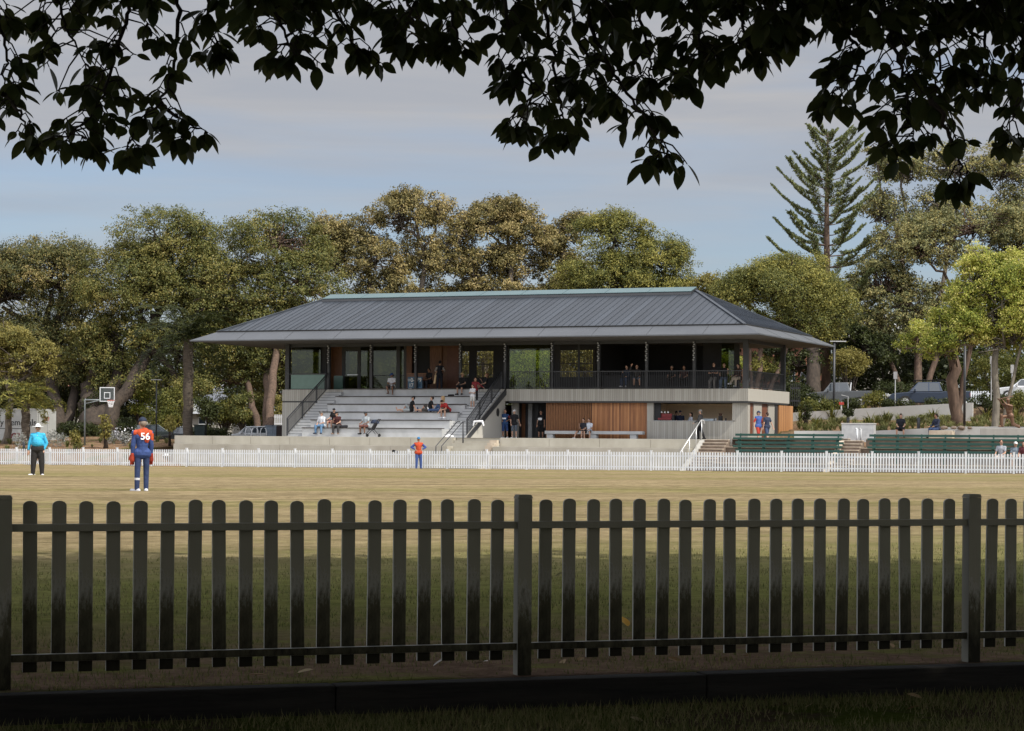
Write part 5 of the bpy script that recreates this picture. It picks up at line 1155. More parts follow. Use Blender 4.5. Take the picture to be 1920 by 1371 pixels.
for (px, py, D, rx, rz, mm, lab, n) in (
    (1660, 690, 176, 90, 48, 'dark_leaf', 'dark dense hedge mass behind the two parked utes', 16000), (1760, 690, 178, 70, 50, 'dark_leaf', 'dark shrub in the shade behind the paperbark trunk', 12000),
    (1592, 680, 158, 36, 28, 'yellow_leaf', 'golden yellow shrub glowing behind the silver ute', 4500), (1870, 700, 168, 75, 45, 'hedge_leaf', 'light green shrub behind the bright tree trunk', 11000),
    (1432, 690, 150, 44, 22, 'olive_leaf', 'sunlit leafy shrub seen through the balcony corner', 4200), (1490, 745, 156, 45, 30, 'dark_leaf', 'dark shrub beside the end of the pavilion slab', 6000),
    (1530, 765, 146, 28, 18, 'hedge_leaf', 'green shrub beside the iron fence behind the timber door', 3500),
    (565, 690, 165, 30, 40, 'fig_leaf_green', 'leafy shrub seen through the corner glass', 5000), (725, 690, 168, 48, 50, 'hedge_leaf', 'tall green shrub seen through the left panes', 8000), (905, 680, 166, 60, 45, 'yellow_leaf', 'pale leafed shrub glimmering through the slat screens', 6000),
    (995, 690, 160, 55, 45, 'bright_leaf', 'bright green shrub added behind the large pane in place of its reflection', 9000), (1085, 680, 166, 50, 45, 'yellow_leaf', 'yellowish shrub behind the right slat screens', 6000), (1364, 690, 158, 26, 42, 'bright_leaf', 'green shrub seen through the narrow rear pane', 4500),  # the shrub behind the large pane is added to imitate a reflection
    (655, 690, 170, 40, 50, 'fig_leaf', 'dull green shrub seen through the glass door', 5000),
    (420, 775, 160, 45, 20, 'hedge_leaf', 'clipped green hedge below the grey roofed house', 6000), (460, 770, 168, 60, 42, 'hedge_leaf', 'light green shrubbery left of the pavilion wall', 9000), (518, 770, 172, 35, 35, 'yellow_leaf', 'yellow lit shrub right against the pavilion end wall', 5000),
    (330, 760, 158, 32, 42, 'olive_leaf', 'big leafed shrub beside the thick palm trunk', 5000), (262, 745, 160, 26, 38, 'bright_leaf', 'pale shrub right of the basketball hoop', 3500), (225, 785, 165, 40, 30, 'dark_leaf', 'dark shrub in shade behind the hoop post', 5000),
    (130, 760, 172, 60, 40, 'hedge_leaf', 'sunlit green hedge behind the grey truck', 9000), (60, 740, 176, 60, 45, 'olive_leaf', 'olive shrub rising above the grey truck', 8000), (155, 810, 152, 50, 14, 'dark_leaf', 'low dark hedge at the foot of the big fig', 4000),
    (395, 815, 146, 38, 12, 'dark_leaf', 'low dark planting beside the bicycle racks', 3000), (1700, 730, 160, 80, 14, 'dark_leaf', 'low shrubs along the footpath behind the utes', 4000)):
    bush('shrub', lab, px, py, D, rx, rz, M[mm], n, .16 if D > 140 else .12, group='shrubs round the ground', lobe=.7)
# flowering shrub
wb = bush('flowering_shrub', 'shrub covered in white flowers behind the keeper', 235, 798, 141, 22, 15, M['dark_leaf'], 1800, .14, lobe=.4)
pw = unit_dirs(240, .4) * np.array((.72, .6, .5)) * RNG.uniform(.85, 1.08, (240, 1)) + np.array((0, 0, .75)); leaf_cloud('blossom', pw, pw, .13, .12, M['white_cloth'], wb)
# distant wood closing the view under the crowns
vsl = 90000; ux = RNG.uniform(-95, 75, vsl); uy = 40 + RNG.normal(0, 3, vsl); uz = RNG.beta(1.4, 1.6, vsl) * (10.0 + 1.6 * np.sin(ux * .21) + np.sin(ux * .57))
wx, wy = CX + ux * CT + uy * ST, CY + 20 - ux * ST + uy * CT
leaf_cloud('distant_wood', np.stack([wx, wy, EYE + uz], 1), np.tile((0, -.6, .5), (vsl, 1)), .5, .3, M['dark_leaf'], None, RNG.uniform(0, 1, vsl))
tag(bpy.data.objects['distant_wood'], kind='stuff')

# ---- Norfolk pine
D = 172; base = Vector((PX(1548, D), D, 0)); base.z = H(base.x, D)
np_ = empty('norfolk_pine', base, 0, 'tall tiered Norfolk pine rising above the trees on the right', 'tree', GT)
ht = (EYE + ZZ(249, D, 1545)) - base.z
mb = MB(); mb.tube([(0, 0, -.2), (.03, 0, ht * .4), (-.05, 0, ht * .75), (0, 0, ht)], [.42, .33, .18, .02], 10)
pts, nr_ = [], []
z = ht * .26; wh = 0
while z < ht - .25:
    t = (z - ht * .26) / (ht * .74); Lm = 6.6 * max(.0, 1 - t) ** .5 + .3; nbr = 5
    for k in range(nbr):
        if random.random() < .14: continue
        a = 2 * math.pi * k / nbr + wh * .5 + random.uniform(-.2, .2); L = Lm * random.uniform(.5, 1.18)
        dr = Vector((math.cos(a), math.sin(a), 0)); rise = .20 + .36 * t
        ps = [Vector((0, 0, z)) + dr * L * s_ + Vector((0, 0, L * (rise * s_ - .10 * math.sin(s_ * 3.0) + .16 * s_ ** 3))) for s_ in (0, .2, .4, .6, .8, 1)]
        mb.tube(ps, [.07 * (1 - t) + .02, .05 * (1 - t) + .018, .035, .025, .018, .01], 5, cap=False)
        n_l = int(L * 30)
        for q in range(n_l):
            s_ = random.uniform(.10, 1.0) ** .6; i = min(4, int(s_ * 5)); p = ps[i].lerp(ps[i + 1], s_ * 5 - i)
            sdv = Vector((-dr.y, dr.x, 0)) * random.choice((-1, 1)); bl = (.16 + .50 * (1 - abs(s_ - .6)) * min(1, L / 3)) * random.uniform(.4, 1)
            for r_ in range(4):
                f_ = (r_ + .6) / 4 * bl; pts.append(p + sdv * f_ * .75 + dr * f_ * .35 + Vector((0, 0, f_ * .55 + .05))); nr_.append(sdv + Vector((0, 0, .3)))
    z += 1.12 - .62 * t; wh += 1
mb.build('trunk', M['bark_brown'], np_, smooth=True)
leaf_cloud('needles', np.array([tuple(p) for p in pts]), np.array([tuple(v) for v in nr_]), .28, .085, M['pine_leaf'], np_, jitter=.5)

# ---- palms
def palm(label, px, D, top_py, r, fr_len, n_fr, matl):
    b_ = Vector((PX(px, D), D, 0)); b_.z = H(b_.x, D); r_ = empty('palm_tree', b_, 0, label, 'palm', GT)
    h_ = EYE + ZZ(top_py, D, px) - b_.z; mb = MB(); n = 22
    mb.tube([(0.03 * math.sin(i), 0, h_ * i / n - .1) for i in range(n + 1)], [r * (1.25 if i < 2 else 1.0) * (1 + .05 * (i % 2)) for i in range(n + 1)], 12); mb.build('trunk', M['bark_palm'], r_, smooth=True)
    mb2 = MB(); pp_, nn_ = [], []
    for k in range(n_fr):
        a = 6.283 * k / n_fr + random.uniform(-.2, .2); el = random.uniform(-.2, 1.25); L = fr_len * random.uniform(.8, 1.1); dr = Vector((math.cos(a), math.sin(a), 0)); prev = None; fp = []
        for i in range(9):
            s_ = i / 8; e_ = el - 1.5 * s_ ** 1.5; p = (fp[-1] if fp else Vector((0, 0, h_))) + (dr * math.cos(e_) + Vector((0, 0, math.sin(e_)))) * (L / 8 if i else 0); fp.append(p)
        mb2.tube(fp, [.03 - .003 * i for i in range(9)], 4, cap=False)
        sdv = Vector((-dr.y, dr.x, 0))
        for q in range(64):
            s_ = random.uniform(.1, 1); i = min(7, int(s_ * 8)); p = fp[i].lerp(fp[i + 1], s_ * 8 - i); sg = random.choice((-1, 1)); Ll = .55 * math.sin(math.pi * min(1, s_ * .8 + .2)) + .1
            for f_ in (.35, .8): pp_.append(p + sdv * sg * Ll * f_ + Vector((0, 0, -.12 * f_ + .06))); nn_.append(Vector((0, 0, 1)) + sdv * .3)
    cr = leaf_cloud('crown', np.array([tuple(p) for p in pp_]), np.array([tuple(v) for v in nn_]), .42, .08, matl, r_, jitter=.3)
    mb2.build('frond_rib', matl, cr); return r_
palm('thick trunked palm standing just left of the terrace wall', 352, 141.5, 630, .32, 4.6, 44, M['dark_leaf'])
palm('short palm with scaly trunk beside the truck', 48, 141, 748, .28, 2.6, 22, M['olive_leaf'])

# ================================================================ PLANTING IN THE BEDS
tuft_src = [blade_mesh('tuft_blades', 46, .55, .9, .8, .018, M['tuft_leaf']) for _ in range(3)]
flax_src = [blade_mesh('flax_blades', 30, 1.0, .75, .6, .035, M['hedge_leaf']) for _ in range(2)]
silv_src = []
for _ in range(2):
    c = unit_dirs(300, .5) * RNG.uniform(.3, 1, (300, 1)) * np.array((.42, .42, .5)) + np.array((0, 0, .35)); o = leaf_cloud('silver_foliage', c, c, .14, .035, M['silver_leaf']); silv_src.append(o.data); bpy.data.objects.remove(o)
def plant(kind, px, D, sc, label, group):
    me = random.choice({'grass_tuft': tuft_src, 'flax_plant': flax_src, 'silver_bush': silv_src}[kind])
    o = bpy.data.objects.new(kind, me); COL.objects.link(o); x = PX(px, D); o.location = (x, D, H(x, D)); o.rotation_euler.z = random.uniform(0, 6); o.scale = (sc, sc, sc * random.uniform(.85, 1.15))
    tag(o, label, {'grass_tuft': 'grass tuft', 'flax_plant': 'plant', 'silver_bush': 'bush'}[kind], group); return o
GA = 'grass tufts planted in the mulch beds'
for _ in range(170):                                       # right hand bank
    px = random.uniform(1495, 1925); D = random.uniform(122.5, 139.5)
    plant('grass_tuft', px, D, random.uniform(.7, 1.45), 'green grassy tuft planted in the mulch bank right of the pavilion', GA)
for _ in range(34):
    px = random.uniform(-5, 325); x = 0; D = random.uniform(131, 146) + (160 - px) * .018
    plant('grass_tuft', px, D, random.uniform(.5, 1.2), 'dry grassy tuft in the mulch bed behind the far fence on the left', GA)
for px, D, sc in ((1528, 128, 1.1), (1600, 121.5, 1.0), (1632, 126, 1.3), (1660, 134, 1.0), (1750, 137, 1.1), (1800, 139, .9), (1850, 138, 1.1), (1905, 136, 1.2), (1500, 141, 1.0), (1560, 143, 1.1), (1545, 147, 1.3), (1620, 145, 1.2), (1690, 146, 1.2)):
    plant('flax_plant', px, D, sc, 'upright strap leaved plant in the bank beds below the street', 'strap leaved plants on the bank')
for px, D, sc in ((36, 138, 1.0), (98, 139, 1.15), (115, 138, 1.0), (208, 140, .85), (235, 138, 1.0), (255, 137, .7)):
    plant('silver_bush', px, D, sc * 1.25, 'silvery grey bush in the bed behind the far fence', 'silver bushes in the left bed')
for px, py, D, rx, rz, lab in ((198, 800, 136, 11, 26, 'young tree with pale yellow leaves left of the keeper'), (142, 822, 136, 8, 16, 'young yellow leaved sapling right of the umpire'), (318, 800, 137, 7, 20, 'thin yellow leaved sapling right of the keeper')):
    bush('sapling', lab, px, py, D, rx, rz, M['yellow_leaf'], 420, .2, 'pale saplings in the left bed', 'sapling', lobe=.35)
for px, py, D, rx, rz in ((1511, 772, 130, 10, 20), (1590, 772, 122, 7, 12)):
    bush('sapling', 'young dark leaved tree on the bank, %s' % ('by the timber door' if px < 1550 else 'above the white planter box'), px, py, D, rx, rz, M['dark_leaf'], 420, .15, 'dark saplings on the bank', 'sapling', lobe=.3)

# ================================================================ THE NEAR FIG TREE OVERHEAD
fx, fy = 10.5, 1.5; fz = H(fx, fy)
fig = empty('overhanging_fig_tree', (fx, fy, fz), 0, 'big fig tree whose dark leafy branches hang across the top', 'tree'); fo = np.array((fx, fy, fz))
# the main crown: a wide dome of leaves overhead and behind, out of the picture but for its shade
NL = 105000
d_ = unit_dirs(NL, .0); d_[:, 2] = np.abs(d_[:, 2]); rr = RNG.uniform(.62, 1.0, (NL, 1)) ** .5
cp = d_ * rr * np.array((19.0, 19.0, 8.0)) + np.array((5.0, 1.8, EYE + 6.6))
NS_ = 22000; a_ = RNG.uniform(0, 6.283, NS_); r_ = np.sqrt(RNG.uniform(0, 1, NS_)); fl = np.stack([4.0 + 21 * r_ * np.cos(a_), 1.8 + 20 * r_ * np.sin(a_), EYE + 6.8 + RNG.uniform(0, 2.2, NS_)], 1)
# low leaf skirts added unseen behind the camera to keep the fence front dark
NK = 30000; a2 = RNG.uniform(math.pi * 1.1, math.pi * 1.9, NK); sk_ = np.stack([4 + 20.5 * np.cos(a2) + RNG.normal(0, .8, NK), 1.8 + 19.5 * np.sin(a2) + RNG.normal(0, .8, NK), EYE + RNG.uniform(-.8, 6.2, NK)], 1)
allp = np.concatenate([cp, fl, sk_])
dd_ = allp[:, 1]; vis = (dd_ > .5) & ((allp[:, 2] - EYE) / np.maximum(dd_, .1) < .215 + .012) & (np.abs(allp[:, 0]) / np.maximum(dd_, .1) < .27)
allp = allp[~vis]
LF = 0
hh = allp[:, 2] - .1; sx, sy = allp[:, 0] - .72 * hh, allp[:, 1] + .516 * hh       # where each leaf's shadow falls
allp = allp[(sy < 26.3 + .13 * sx + .9 * np.sin(sx * .9) + .6 * np.sin(sx * 2.3 + 1) + RNG.normal(0, .55, len(sx))) | (allp[:, 1] < 4)]
leaf_cloud('crown', allp - fo, np.tile((0, 0, 1.0), (len(allp), 1)), .62, .42, M['near_leaf'], fig, jitter=.6)
mb = MB(); mb.tube([(0, 0, -.2), (.1, .1, 1.2), (-.2, .3, 3.4), (-.6, .6, 5.6)], [1.3, .9, .75, .6], 14)
for tx, ty, tz in ((-9, 8, 8.5), (-4, 14, 8), (6, 8, 9), (-12, -3, 9), (2, -10, 9), (4, 14, 8.3)):
    mb.tube(curve_pts((-.6, .6, 5.4), (tx, ty, tz), -.4, 6, .25), [.42, .36, .3, .24, .18, .12, .06], 8)
mb.build('trunk', M['bark_fig'], fig, smooth=True)
# the sprays that hang into view
def leaf_outline(L, Wd):
    """a fig leaf: pointed oval, folded a little along the midrib, curling at the tip. Stalk at the origin, blade along +y"""
    prof = [(0, .0), (.10, .26), (.25, .43), (.42, .50), (.6, .46), (.76, .34), (.89, .16), (1.0, 0)]
    vs, fs = [], []
    for t, w in prof: vs.append((0, t * L, -.10 * L * t * t))
    for s_ in (-1, 1):
        for t, w in prof[1:-1]: vs.append((s_ * w * Wd, t * L, .10 * w * L - .10 * L * t * t))
    m_ = len(prof); q = m_ - 2
    for si, off in ((0, m_), (1, m_ + q)):
        fs.append((0, off, 1) if si else (0, 1, off))
        for i in range(q - 1): fs.append((i + 1, off + i, off + i + 1, i + 2) if si else (i + 1, i + 2, off + i + 1, off + i))
        fs.append((m_ - 2, off + q - 1, m_ - 1) if si else (m_ - 2, m_ - 1, off + q - 1))
    return np.array(vs), fs
LV, LFc = leaf_outline(1.0, 1.0)
class Spray:
    def __init__(s): s.v = []; s.f = []; s.n = 0; s.r = []; s.w = MB()
    def leaf(s, p, d, L, Wd, roll):
        d = d.normalized(); side = d.cross(Vector((0, 0, 1)));
        if side.length < .05: side = Vector((1, 0, 0))
        side.normalize(); up = side.cross(d); side2 = side * math.cos(roll) + up * math.sin(roll); up2 = side2.cross(d)
        Mx = np.array([tuple(side2), tuple(d), tuple(up2)]); v = (LV * np.array((Wd, L, L))) @ Mx + np.array(p)
        s.v.append(v); s.f += [tuple(i + s.n for i in f) for f in LFc]; s.n += len(LV); s.r += [random.random()] * len(LV)
    def rosette(s, p, stem_dir, n, L):
        for k in range(n):
            a = 6.283 * k / n + random.uniform(-.5, .5); rad = Vector((math.cos(a), math.sin(a) * .8, 0))
            dd = rad * random.uniform(.35, 1.0) + Vector((0, 0, -random.uniform(.15, 1.0))) + stem_dir * .35
            l_ = L * random.uniform(.75, 1.15); p1 = p + dd.normalized() * l_ * .22; s.w.tube([p, p1], [.004, .003], 4, cap=False)
            s.leaf(p1, dd, l_, l_ * random.uniform(.50, .66), random.uniform(-.9, .9))
    def build(s, root):
        me = bpy.data.meshes.new('spray'); vv = np.concatenate(s.v) - np.array(root.location); me.from_pydata(vv.tolist(), [], s.f)
        at = me.attributes.new('rnd', 'FLOAT', 'POINT'); at.data.foreach_set('value', np.array(s.r, dtype=np.float32)); me.materials.append(M['near_leaf']); me.polygons.foreach_set('use_smooth', [True] * len(me.polygons))
        o = link('foliage', me, root)
        if s.w.v:
            s.w.v = [tuple(np.array(v) - np.array(root.location)) for v in s.w.v]; s.w.build('twig', M['bark_fig'], o, smooth=True)
# hanging branches, as photo polylines with a depth; every branch carries side twigs that end in rosettes of leaves
def hang(pts, D, dens=1.0, reach=55, L=.132, th=.016, start=0.0):
    sp = Spray(); P3 = [P(x, y, D + random.uniform(-.25, .25) * (i > 0)) for i, (x, y) in enumerate(pts)]
    # smooth the polyline
    fine = []
    for i in range(len(P3) - 1):
        for k in range(6): fine.append(P3[i].lerp(P3[i + 1], k / 6) + Vector((random.gauss(0, .008), random.gauss(0, .03), random.gauss(0, .008))))
    fine.append(P3[-1]); n = len(fine)
    sp.w.tube(fine, [th * (1 - .75 * i / (n - 1)) for i in range(n)], 6)
    length = sum((fine[i + 1] - fine[i]).length for i in range(n - 1)); cnt = int(length * 8.4 * dens) + 1; k_ = D / F
    for q in range(cnt):
        t = start + (1 - start) * (q + random.random()) / cnt; i = min(n - 2, int(t * (n - 1))); p = fine[i].lerp(fine[i + 1], t * (n - 1) - i)
        sd_ = Vector((random.choice((-1, 1)) * random.uniform(.4, 1), random.uniform(-1, 1), random.uniform(-.85, .25))).normalized(); ln = reach * k_ * random.uniform(.25, 1.0)
        e = p + sd_ * ln + Vector((0, 0, -ln * .15)); m1 = p.lerp(e, .5) + Vector((0, 0, .03)); sp.w.tube([p, m1, e], [.006, .005, .004], 4, cap=False)
        sp.rosette(e, sd_, random.choice((2, 3, 4, 5, 6)), L * random.uniform(.7, 1.25))
    sp.rosette(fine[-1], (fine[-1] - fine[-2]).normalized(), 6, L)
    sp.build(fig)
for pts, D, dn, rc in (
    ([(-40, -60), (0, 30), (15, 110), (5, 170)], 13.2, 1.5, 45), ([(100, -60), (108, 0), (128, 60), (160, 120)], 13.6, 2.7, 95), ([(250, -60), (240, 30), (215, 105), (190, 180), (150, 235), (125, 262)], 13.4, 2.0, 80),
    ([(335, -60), (333, 60), (325, 130), (302, 195), (255, 235), (240, 290)], 13.8, 1.0, 55), ([(302, 195), (335, 222), (385, 245)], 13.8, 1.4, 40), ([(5, 170), (35, 205), (55, 255)], 13.2, 1.2, 40),
    ([(400, -50), (388, 50), (412, 100)], 13.9, .9, 55), ([(480, -60), (505, 10), (535, 65), (552, 100)], 12.6, 2.2, 62), ([(600, -60), (625, 20), (655, 62), (668, 95)], 13.4, 1.5, 55),
    ([(760, -60), (768, 20), (785, 75)], 13.0, 1.4, 48), ([(830, -60), (842, 20), (858, 70), (848, 96)], 13.5, 1.6, 52), ([(700, -70), (715, 0), (728, 15)], 13.5, 1.5, 55),
    ([(930, -60), (950, 40), (978, 110), (1000, 175), (985, 232)], 13.4, 2.2, 62), ([(1000, -60), (1030, 60), (1040, 150), (1055, 215), (1058, 245)], 13.9, 1.8, 60), ([(1090, -60), (1110, 60), (1150, 140), (1190, 195), (1228, 248), (1250, 290)], 13.2, 1.6, 58),
    ([(1180, -60), (1200, 40), (1222, 110), (1215, 160)], 13.8, 2.1, 62), ([(1060, -60), (1082, 70), (1118, 140), (1140, 190)], 14.2, 1.9, 65), ([(1290, -60), (1300, 30), (1310, 85), (1325, 105)], 13.6, 1.8, 58),
    ([(1390, -60), (1390, 30), (1400, 75), (1408, 95)], 13.3, 1.6, 52), ([(1480, -60), (1480, 10), (1495, 40)], 13.7, 1.9, 55), ([(1560, -60), (1580, 40), (1618, 100), (1600, 150), (1562, 172)], 13.5, 2.0, 55),
    ([(1650, -60), (1660, 50), (1690, 130), (1702, 205), (1712, 258)], 13.4, 2.4, 70), ([(1750, -60), (1760, 50), (1762, 130), (1752, 190)], 13.9, 2.4, 75), ([(1745, 180), (1782, 255), (1800, 310), (1798, 338)], 12.6, .8, 30),
    ([(1840, -60), (1850, 50), (1842, 130), (1830, 165)], 14.1, 2.2, 72), ([(1935, -60), (1918, 50), (1932, 130), (1902, 205), (1892, 250)], 13.5, 1.2, 48), ([(1885, 0), (1905, 90)], 13.8, 1.6, 60)):
    hang(pts, D, dn, rc)
for x in list(range(150, 330, 60)) + list(range(430, 1930, 55)):
    wide = 1.0 if x < 900 else 1.5
    hang([(x + random.uniform(-20, 20), -90), (x + random.uniform(-25, 25), -45 + random.uniform(-10, 10)), (x + random.uniform(-30, 30), -8 + (26 if x > 1400 else 0))], random.uniform(13.0, 14.4), (.62 if x < 1380 else 2.4), 70)

# ---- grass standing on the near ground, and the litter that lies in it
def grass_patch(name, n, x0, x1, s0, s1, hgt, wid, dens):
    x = RNG.uniform(x0, x1, n); s = RNG.uniform(s0, s1, n) if dens is None else s0 + (s1 - s0) * RNG.beta(*dens, n); y = fence_y(x) + s * 1.056
    keep = np.sin(x * 2.1 + np.sin(y * 1.7) * 2) + np.sin(y * 2.7 + x * .8) + RNG.normal(0, .9, n) > -.5
    x, y = x[keep], y[keep]; n = len(x); z = np.array([H(a, b_) for a, b_ in zip(x, y)])
    h_ = hgt * RNG.uniform(.5, 1.4, n); a = RNG.uniform(0, 6.283, n); lean = RNG.uniform(.1, 1.0, n) * h_; w_ = wid * RNG.uniform(.7, 1.3, n)
    v = np.empty((n, 3, 3)); b0 = np.stack([x, y, z - .004], 1); sd_ = np.stack([np.cos(a + 1.57) * w_, np.sin(a + 1.57) * w_, np.zeros(n)], 1)
    v[:, 0] = b0 - sd_; v[:, 1] = b0 + sd_; v[:, 2] = b0 + np.stack([np.cos(a) * lean, np.sin(a) * lean, h_], 1)
    me = bpy.data.meshes.new(name); me.vertices.add(3 * n); me.vertices.foreach_set('co', v.reshape(-1)); me.loops.add(3 * n); me.loops.foreach_set('vertex_index', np.arange(3 * n, dtype=np.int32))
    me.polygons.add(n); me.polygons.foreach_set('loop_start', np.arange(0, 3 * n, 3, dtype=np.int32)); at = me.attributes.new('rnd', 'FLOAT', 'POINT'); at.data.foreach_set('value', np.repeat(RNG.uniform(0, 1, n), 3).astype(np.float32))
    me.materials.append(M['grass_blade']); me.update(); return tag(link(name, me), kind='stuff')
grass_patch('grass', 80000, -6, 8, -.1, 13, .034, .0042, (1.0, 1.7))
grass_patch('foreground_grass', 42000, -4, 5.5, -2.2, -.34, .05, .004, None)
lf, lfc = leaf_outline(.15, .075)
litter_m = foliage('litter', [(.20, .11, .05), (.34, .22, .10), (.45, .36, .22)], .1, .7)
spots = [(1180, 1183, 'fallen yellow leaf on the grass behind the third picket right of the middle post', (.75, .42, .05)), (1042, 1088, 'pale curled leaf on the shaded grass just right of the middle post', (.6, .55, .42)), (815, 1260, 'pale torn leaf lying at the foot of the fence left of the middle post', (.62, .58, .55)), (895, 1256, 'crumpled pale leaf at the foot of the fence close to the middle post', (.6, .55, .5))]
for px, py, lab, c in spots:
    d = 20.0
    for _ in range(40): d = (EYE - H(PX(px, d), d)) * F / max(20, (py - YH - ROLL * (px - 960)))
    me = bpy.data.meshes.new('fallen_leaf'); me.from_pydata(lf.tolist(), [], lfc); me.materials.append(pmat(c)); o = link('fallen_leaf', me); o.location = (PX(px, d), d, H(PX(px, d), d) + .035); o.rotation_euler = (random.uniform(.2, .6), random.uniform(-.3, .3), random.uniform(0, 6)); tag(o, lab, 'leaf')
for k in range(26):
    x = random.uniform(-3.6, 4.6); s = random.choice((random.uniform(.05, .8), random.uniform(-1.9, -.4))); y = fence_y(x) + s * 1.056
    me = bpy.data.meshes.new('dry_leaf'); me.from_pydata((lf * random.uniform(.5, .9)).tolist(), [], lfc); at = me.attributes.new('rnd', 'FLOAT', 'POINT'); at.data.foreach_set('value', np.full(len(lf), random.random(), dtype=np.float32)); me.materials.append(litter_m)
    o = link('dry_leaf', me); o.location = (x, y, H(x, y) + .02); o.rotation_euler = (random.uniform(-.4, .4), random.uniform(-.4, .4), random.uniform(0, 6)); tag(o, 'small dry brown leaf lying %s' % ('under the near fence' if s > 0 else 'on the dark ground before the kerb'), 'leaf', 'dry leaves littering the near ground ' + ('under the fence' if s > 0 else 'before the kerb'))
# ================================================================ STREET, VEHICLES, SMALL THINGS
def paint(name, col, rough=.28, metal=.4): return mat(name, col, rough, var=.03, metal=metal, spec=.6)
M['car_glass'] = mat('car_glass', (.03, .04, .05), .06, var=.02, spec=1.0)
M['lamp_red'] = mat('lamp_red', (.30, .02, .015), .3); M['lamp_clear'] = mat('lamp_clear', (.6, .6, .58), .2)
def car(label, loc, rz, length, width, prof, house, paintm, wheel_r, wheels, extra=None, group=None, cat='car'):
    """prof: outline (x along the car 0..1, z) of the lower body; house: outline of the cabin"""
    r = empty('parked_car', loc, rz, label, cat, group); h = width / 2
    mb = MB(); mb.prism([((x - .5) * length, -h, z) for x, z in prof], (0, width, 0)); mb.build('body', paintm, r, bevel=.06, smooth=False)
    n = len(house); lo_, hi_ = [], []
    zmax = max(z for _, z in house); zmin = min(z for _, z in house)
    mb = MB(); vs = []
    for s_ in (-1, 1):
        for x, z in house: vs.append(((x - .5) * length, s_ * (h - .05 - .16 * (z - zmin) / (zmax - zmin)), z))
    mb.add(vs, [tuple(range(n))[::-1], tuple(range(n, 2 * n))] + [(i, (i + 1) % n, (i + 1) % n + n, i + n) for i in range(n)]); cab = mb.build('cabin', paintm, r, bevel=.03)
    # side windows: the cabin outline shrunk, cut in two by a pillar
    cxh = sum(x for x, _ in house) / n
    xs_ = sorted(x for x, z in house if z > (zmin + zmax) / 2); xa, xb = xs_[0], xs_[-1]; lo_x = sorted(x for x, z in house if z <= (zmin + zmax) / 2); la, lb = lo_x[0], lo_x[-1]
    mid = (xa + xb) / 2
    for s_ in (-1, 1):
        for (p0, p1, q0, q1) in ((la + .035, mid - .008, xa + .012, mid - .008), (mid + .008, lb - .03, mid + .008, xb - .012)):
            z0, z1 = zmin + .06, zmax - .07; y = lambda z: s_ * (h - .05 - .16 * (z - zmin) / (zmax - zmin) + .006)
            f0 = lambda a, b_, t: a + (b_ - a) * t; t0, t1 = (z0 - zmin) / (zmax - zmin), (z1 - zmin) / (zmax - zmin)
            mb = MB(); mb.prism([((f0(p0, q0, t0) - .5) * length, y(z0), z0), ((p1 - .5) * length if abs(p1 - mid) < .02 else (f0(p1, q1, t0) - .5) * length, y(z0), z0), ((f0(p1, q1, t1) - .5) * length, y(z1), z1), ((f0(p0, q0, t1) - .5) * length, y(z1), z1)], (0, -s_ * .012, 0)); mb.build('window', M['car_glass'], cab)
    for xe, xt, nm in ((la, xa, 'windscreen'), (lb, xb, 'rear_window')):
        sg = -1 if nm == 'windscreen' else 1; z0, z1 = zmin + .07, zmax - .06; t0, t1 = (z0 - zmin) / (zmax - zmin), (z1 - zmin) / (zmax - zmin)
        X0, X1 = (xe + (xt - xe) * t0 - .5) * length + sg * .012, (xe + (xt - xe) * t1 - .5) * length + sg * .012; w0, w1 = h - .12 - .16 * t0, h - .12 - .16 * t1
        mb = MB(); mb.poly([(X0, -w0, z0), (X0, w0, z0), (X1, w1, z1), (X1, -w1, z1)]); mb.build(nm, M['car_glass'], cab)
    for wx in wheels:
        for s_ in (-1, 1):
            x = (wx - .5) * length; mb = MB(); mb.tube([(x, s_ * (h - .20), wheel_r), (x, s_ * (h + .015), wheel_r)], wheel_r, 20); t = mb.build('wheel', M['rubber'], r)
            mb = MB(); mb.tube([(x, s_ * (h - .01), wheel_r), (x, s_ * (h + .025), wheel_r)], wheel_r * .62, 14); mb.build('rim', M['steel_light'], t)
    zf = max(z for x, z in prof if x < .1) - .12
    for s_ in (-1, 1):
        mb = MB(); mb.box(-.5 * length - .015, -.5 * length + .16, s_ * (h - .22) - .17, s_ * (h - .22) + .17, zf - .1, zf + .05); mb.build('headlight', M['lamp_clear'], r, bevel=.02)
        mb = MB(); mb.box(.5 * length - .06, .5 * length + .015, s_ * (h - .12) - .1, s_ * (h - .12) + .1, zf - .1, zf + .18); mb.build('tail_light', M['lamp_red'], r, bevel=.02)
        mb = MB(); mb.box((la + .06 - .5) * length, (la + .06 - .5) * length + .12, s_ * (h + .1) - .1, s_ * (h + .1) + .1, zmin + .02, zmin + .2); mb.build('mirror', paintm, r, bevel=.02)
    return r
UTE_P = [(.0, .45), (.01, .82), (.05, .98), (.24, 1.08), (.66, 1.10), (.67, 1.14), (.995, 1.16), (1.0, .55), (.93, .42), (.88, .42), (.86, .62), (.80, .70), (.74, .62), (.72, .36), (.28, .36), (.26, .62), (.20, .70), (.14, .62), (.12, .40)]
UTE_H = [(.25, 1.06), (.365, 1.72), (.62, 1.74), (.665, 1.10)]
HAT_P = [(.0, .38), (.01, .70), (.05, .82), (.27, .94), (.97, 1.0), (1.0, .7), (.99, .38), (.90, .30), (.88, .55), (.82, .62), (.76, .55), (.74, .28), (.27, .28), (.25, .55), (.19, .62), (.13, .55), (.11, .30)]
HAT_H = [(.25, .92), (.40, 1.42), (.80, 1.46), (.96, .98)]
D = 150; GCAR = 'vehicles parked along the street'
STR = -TH * .3
def ground_at(px, d): x = PX(px, d); return Vector((x, d, H(x, d) + .03))
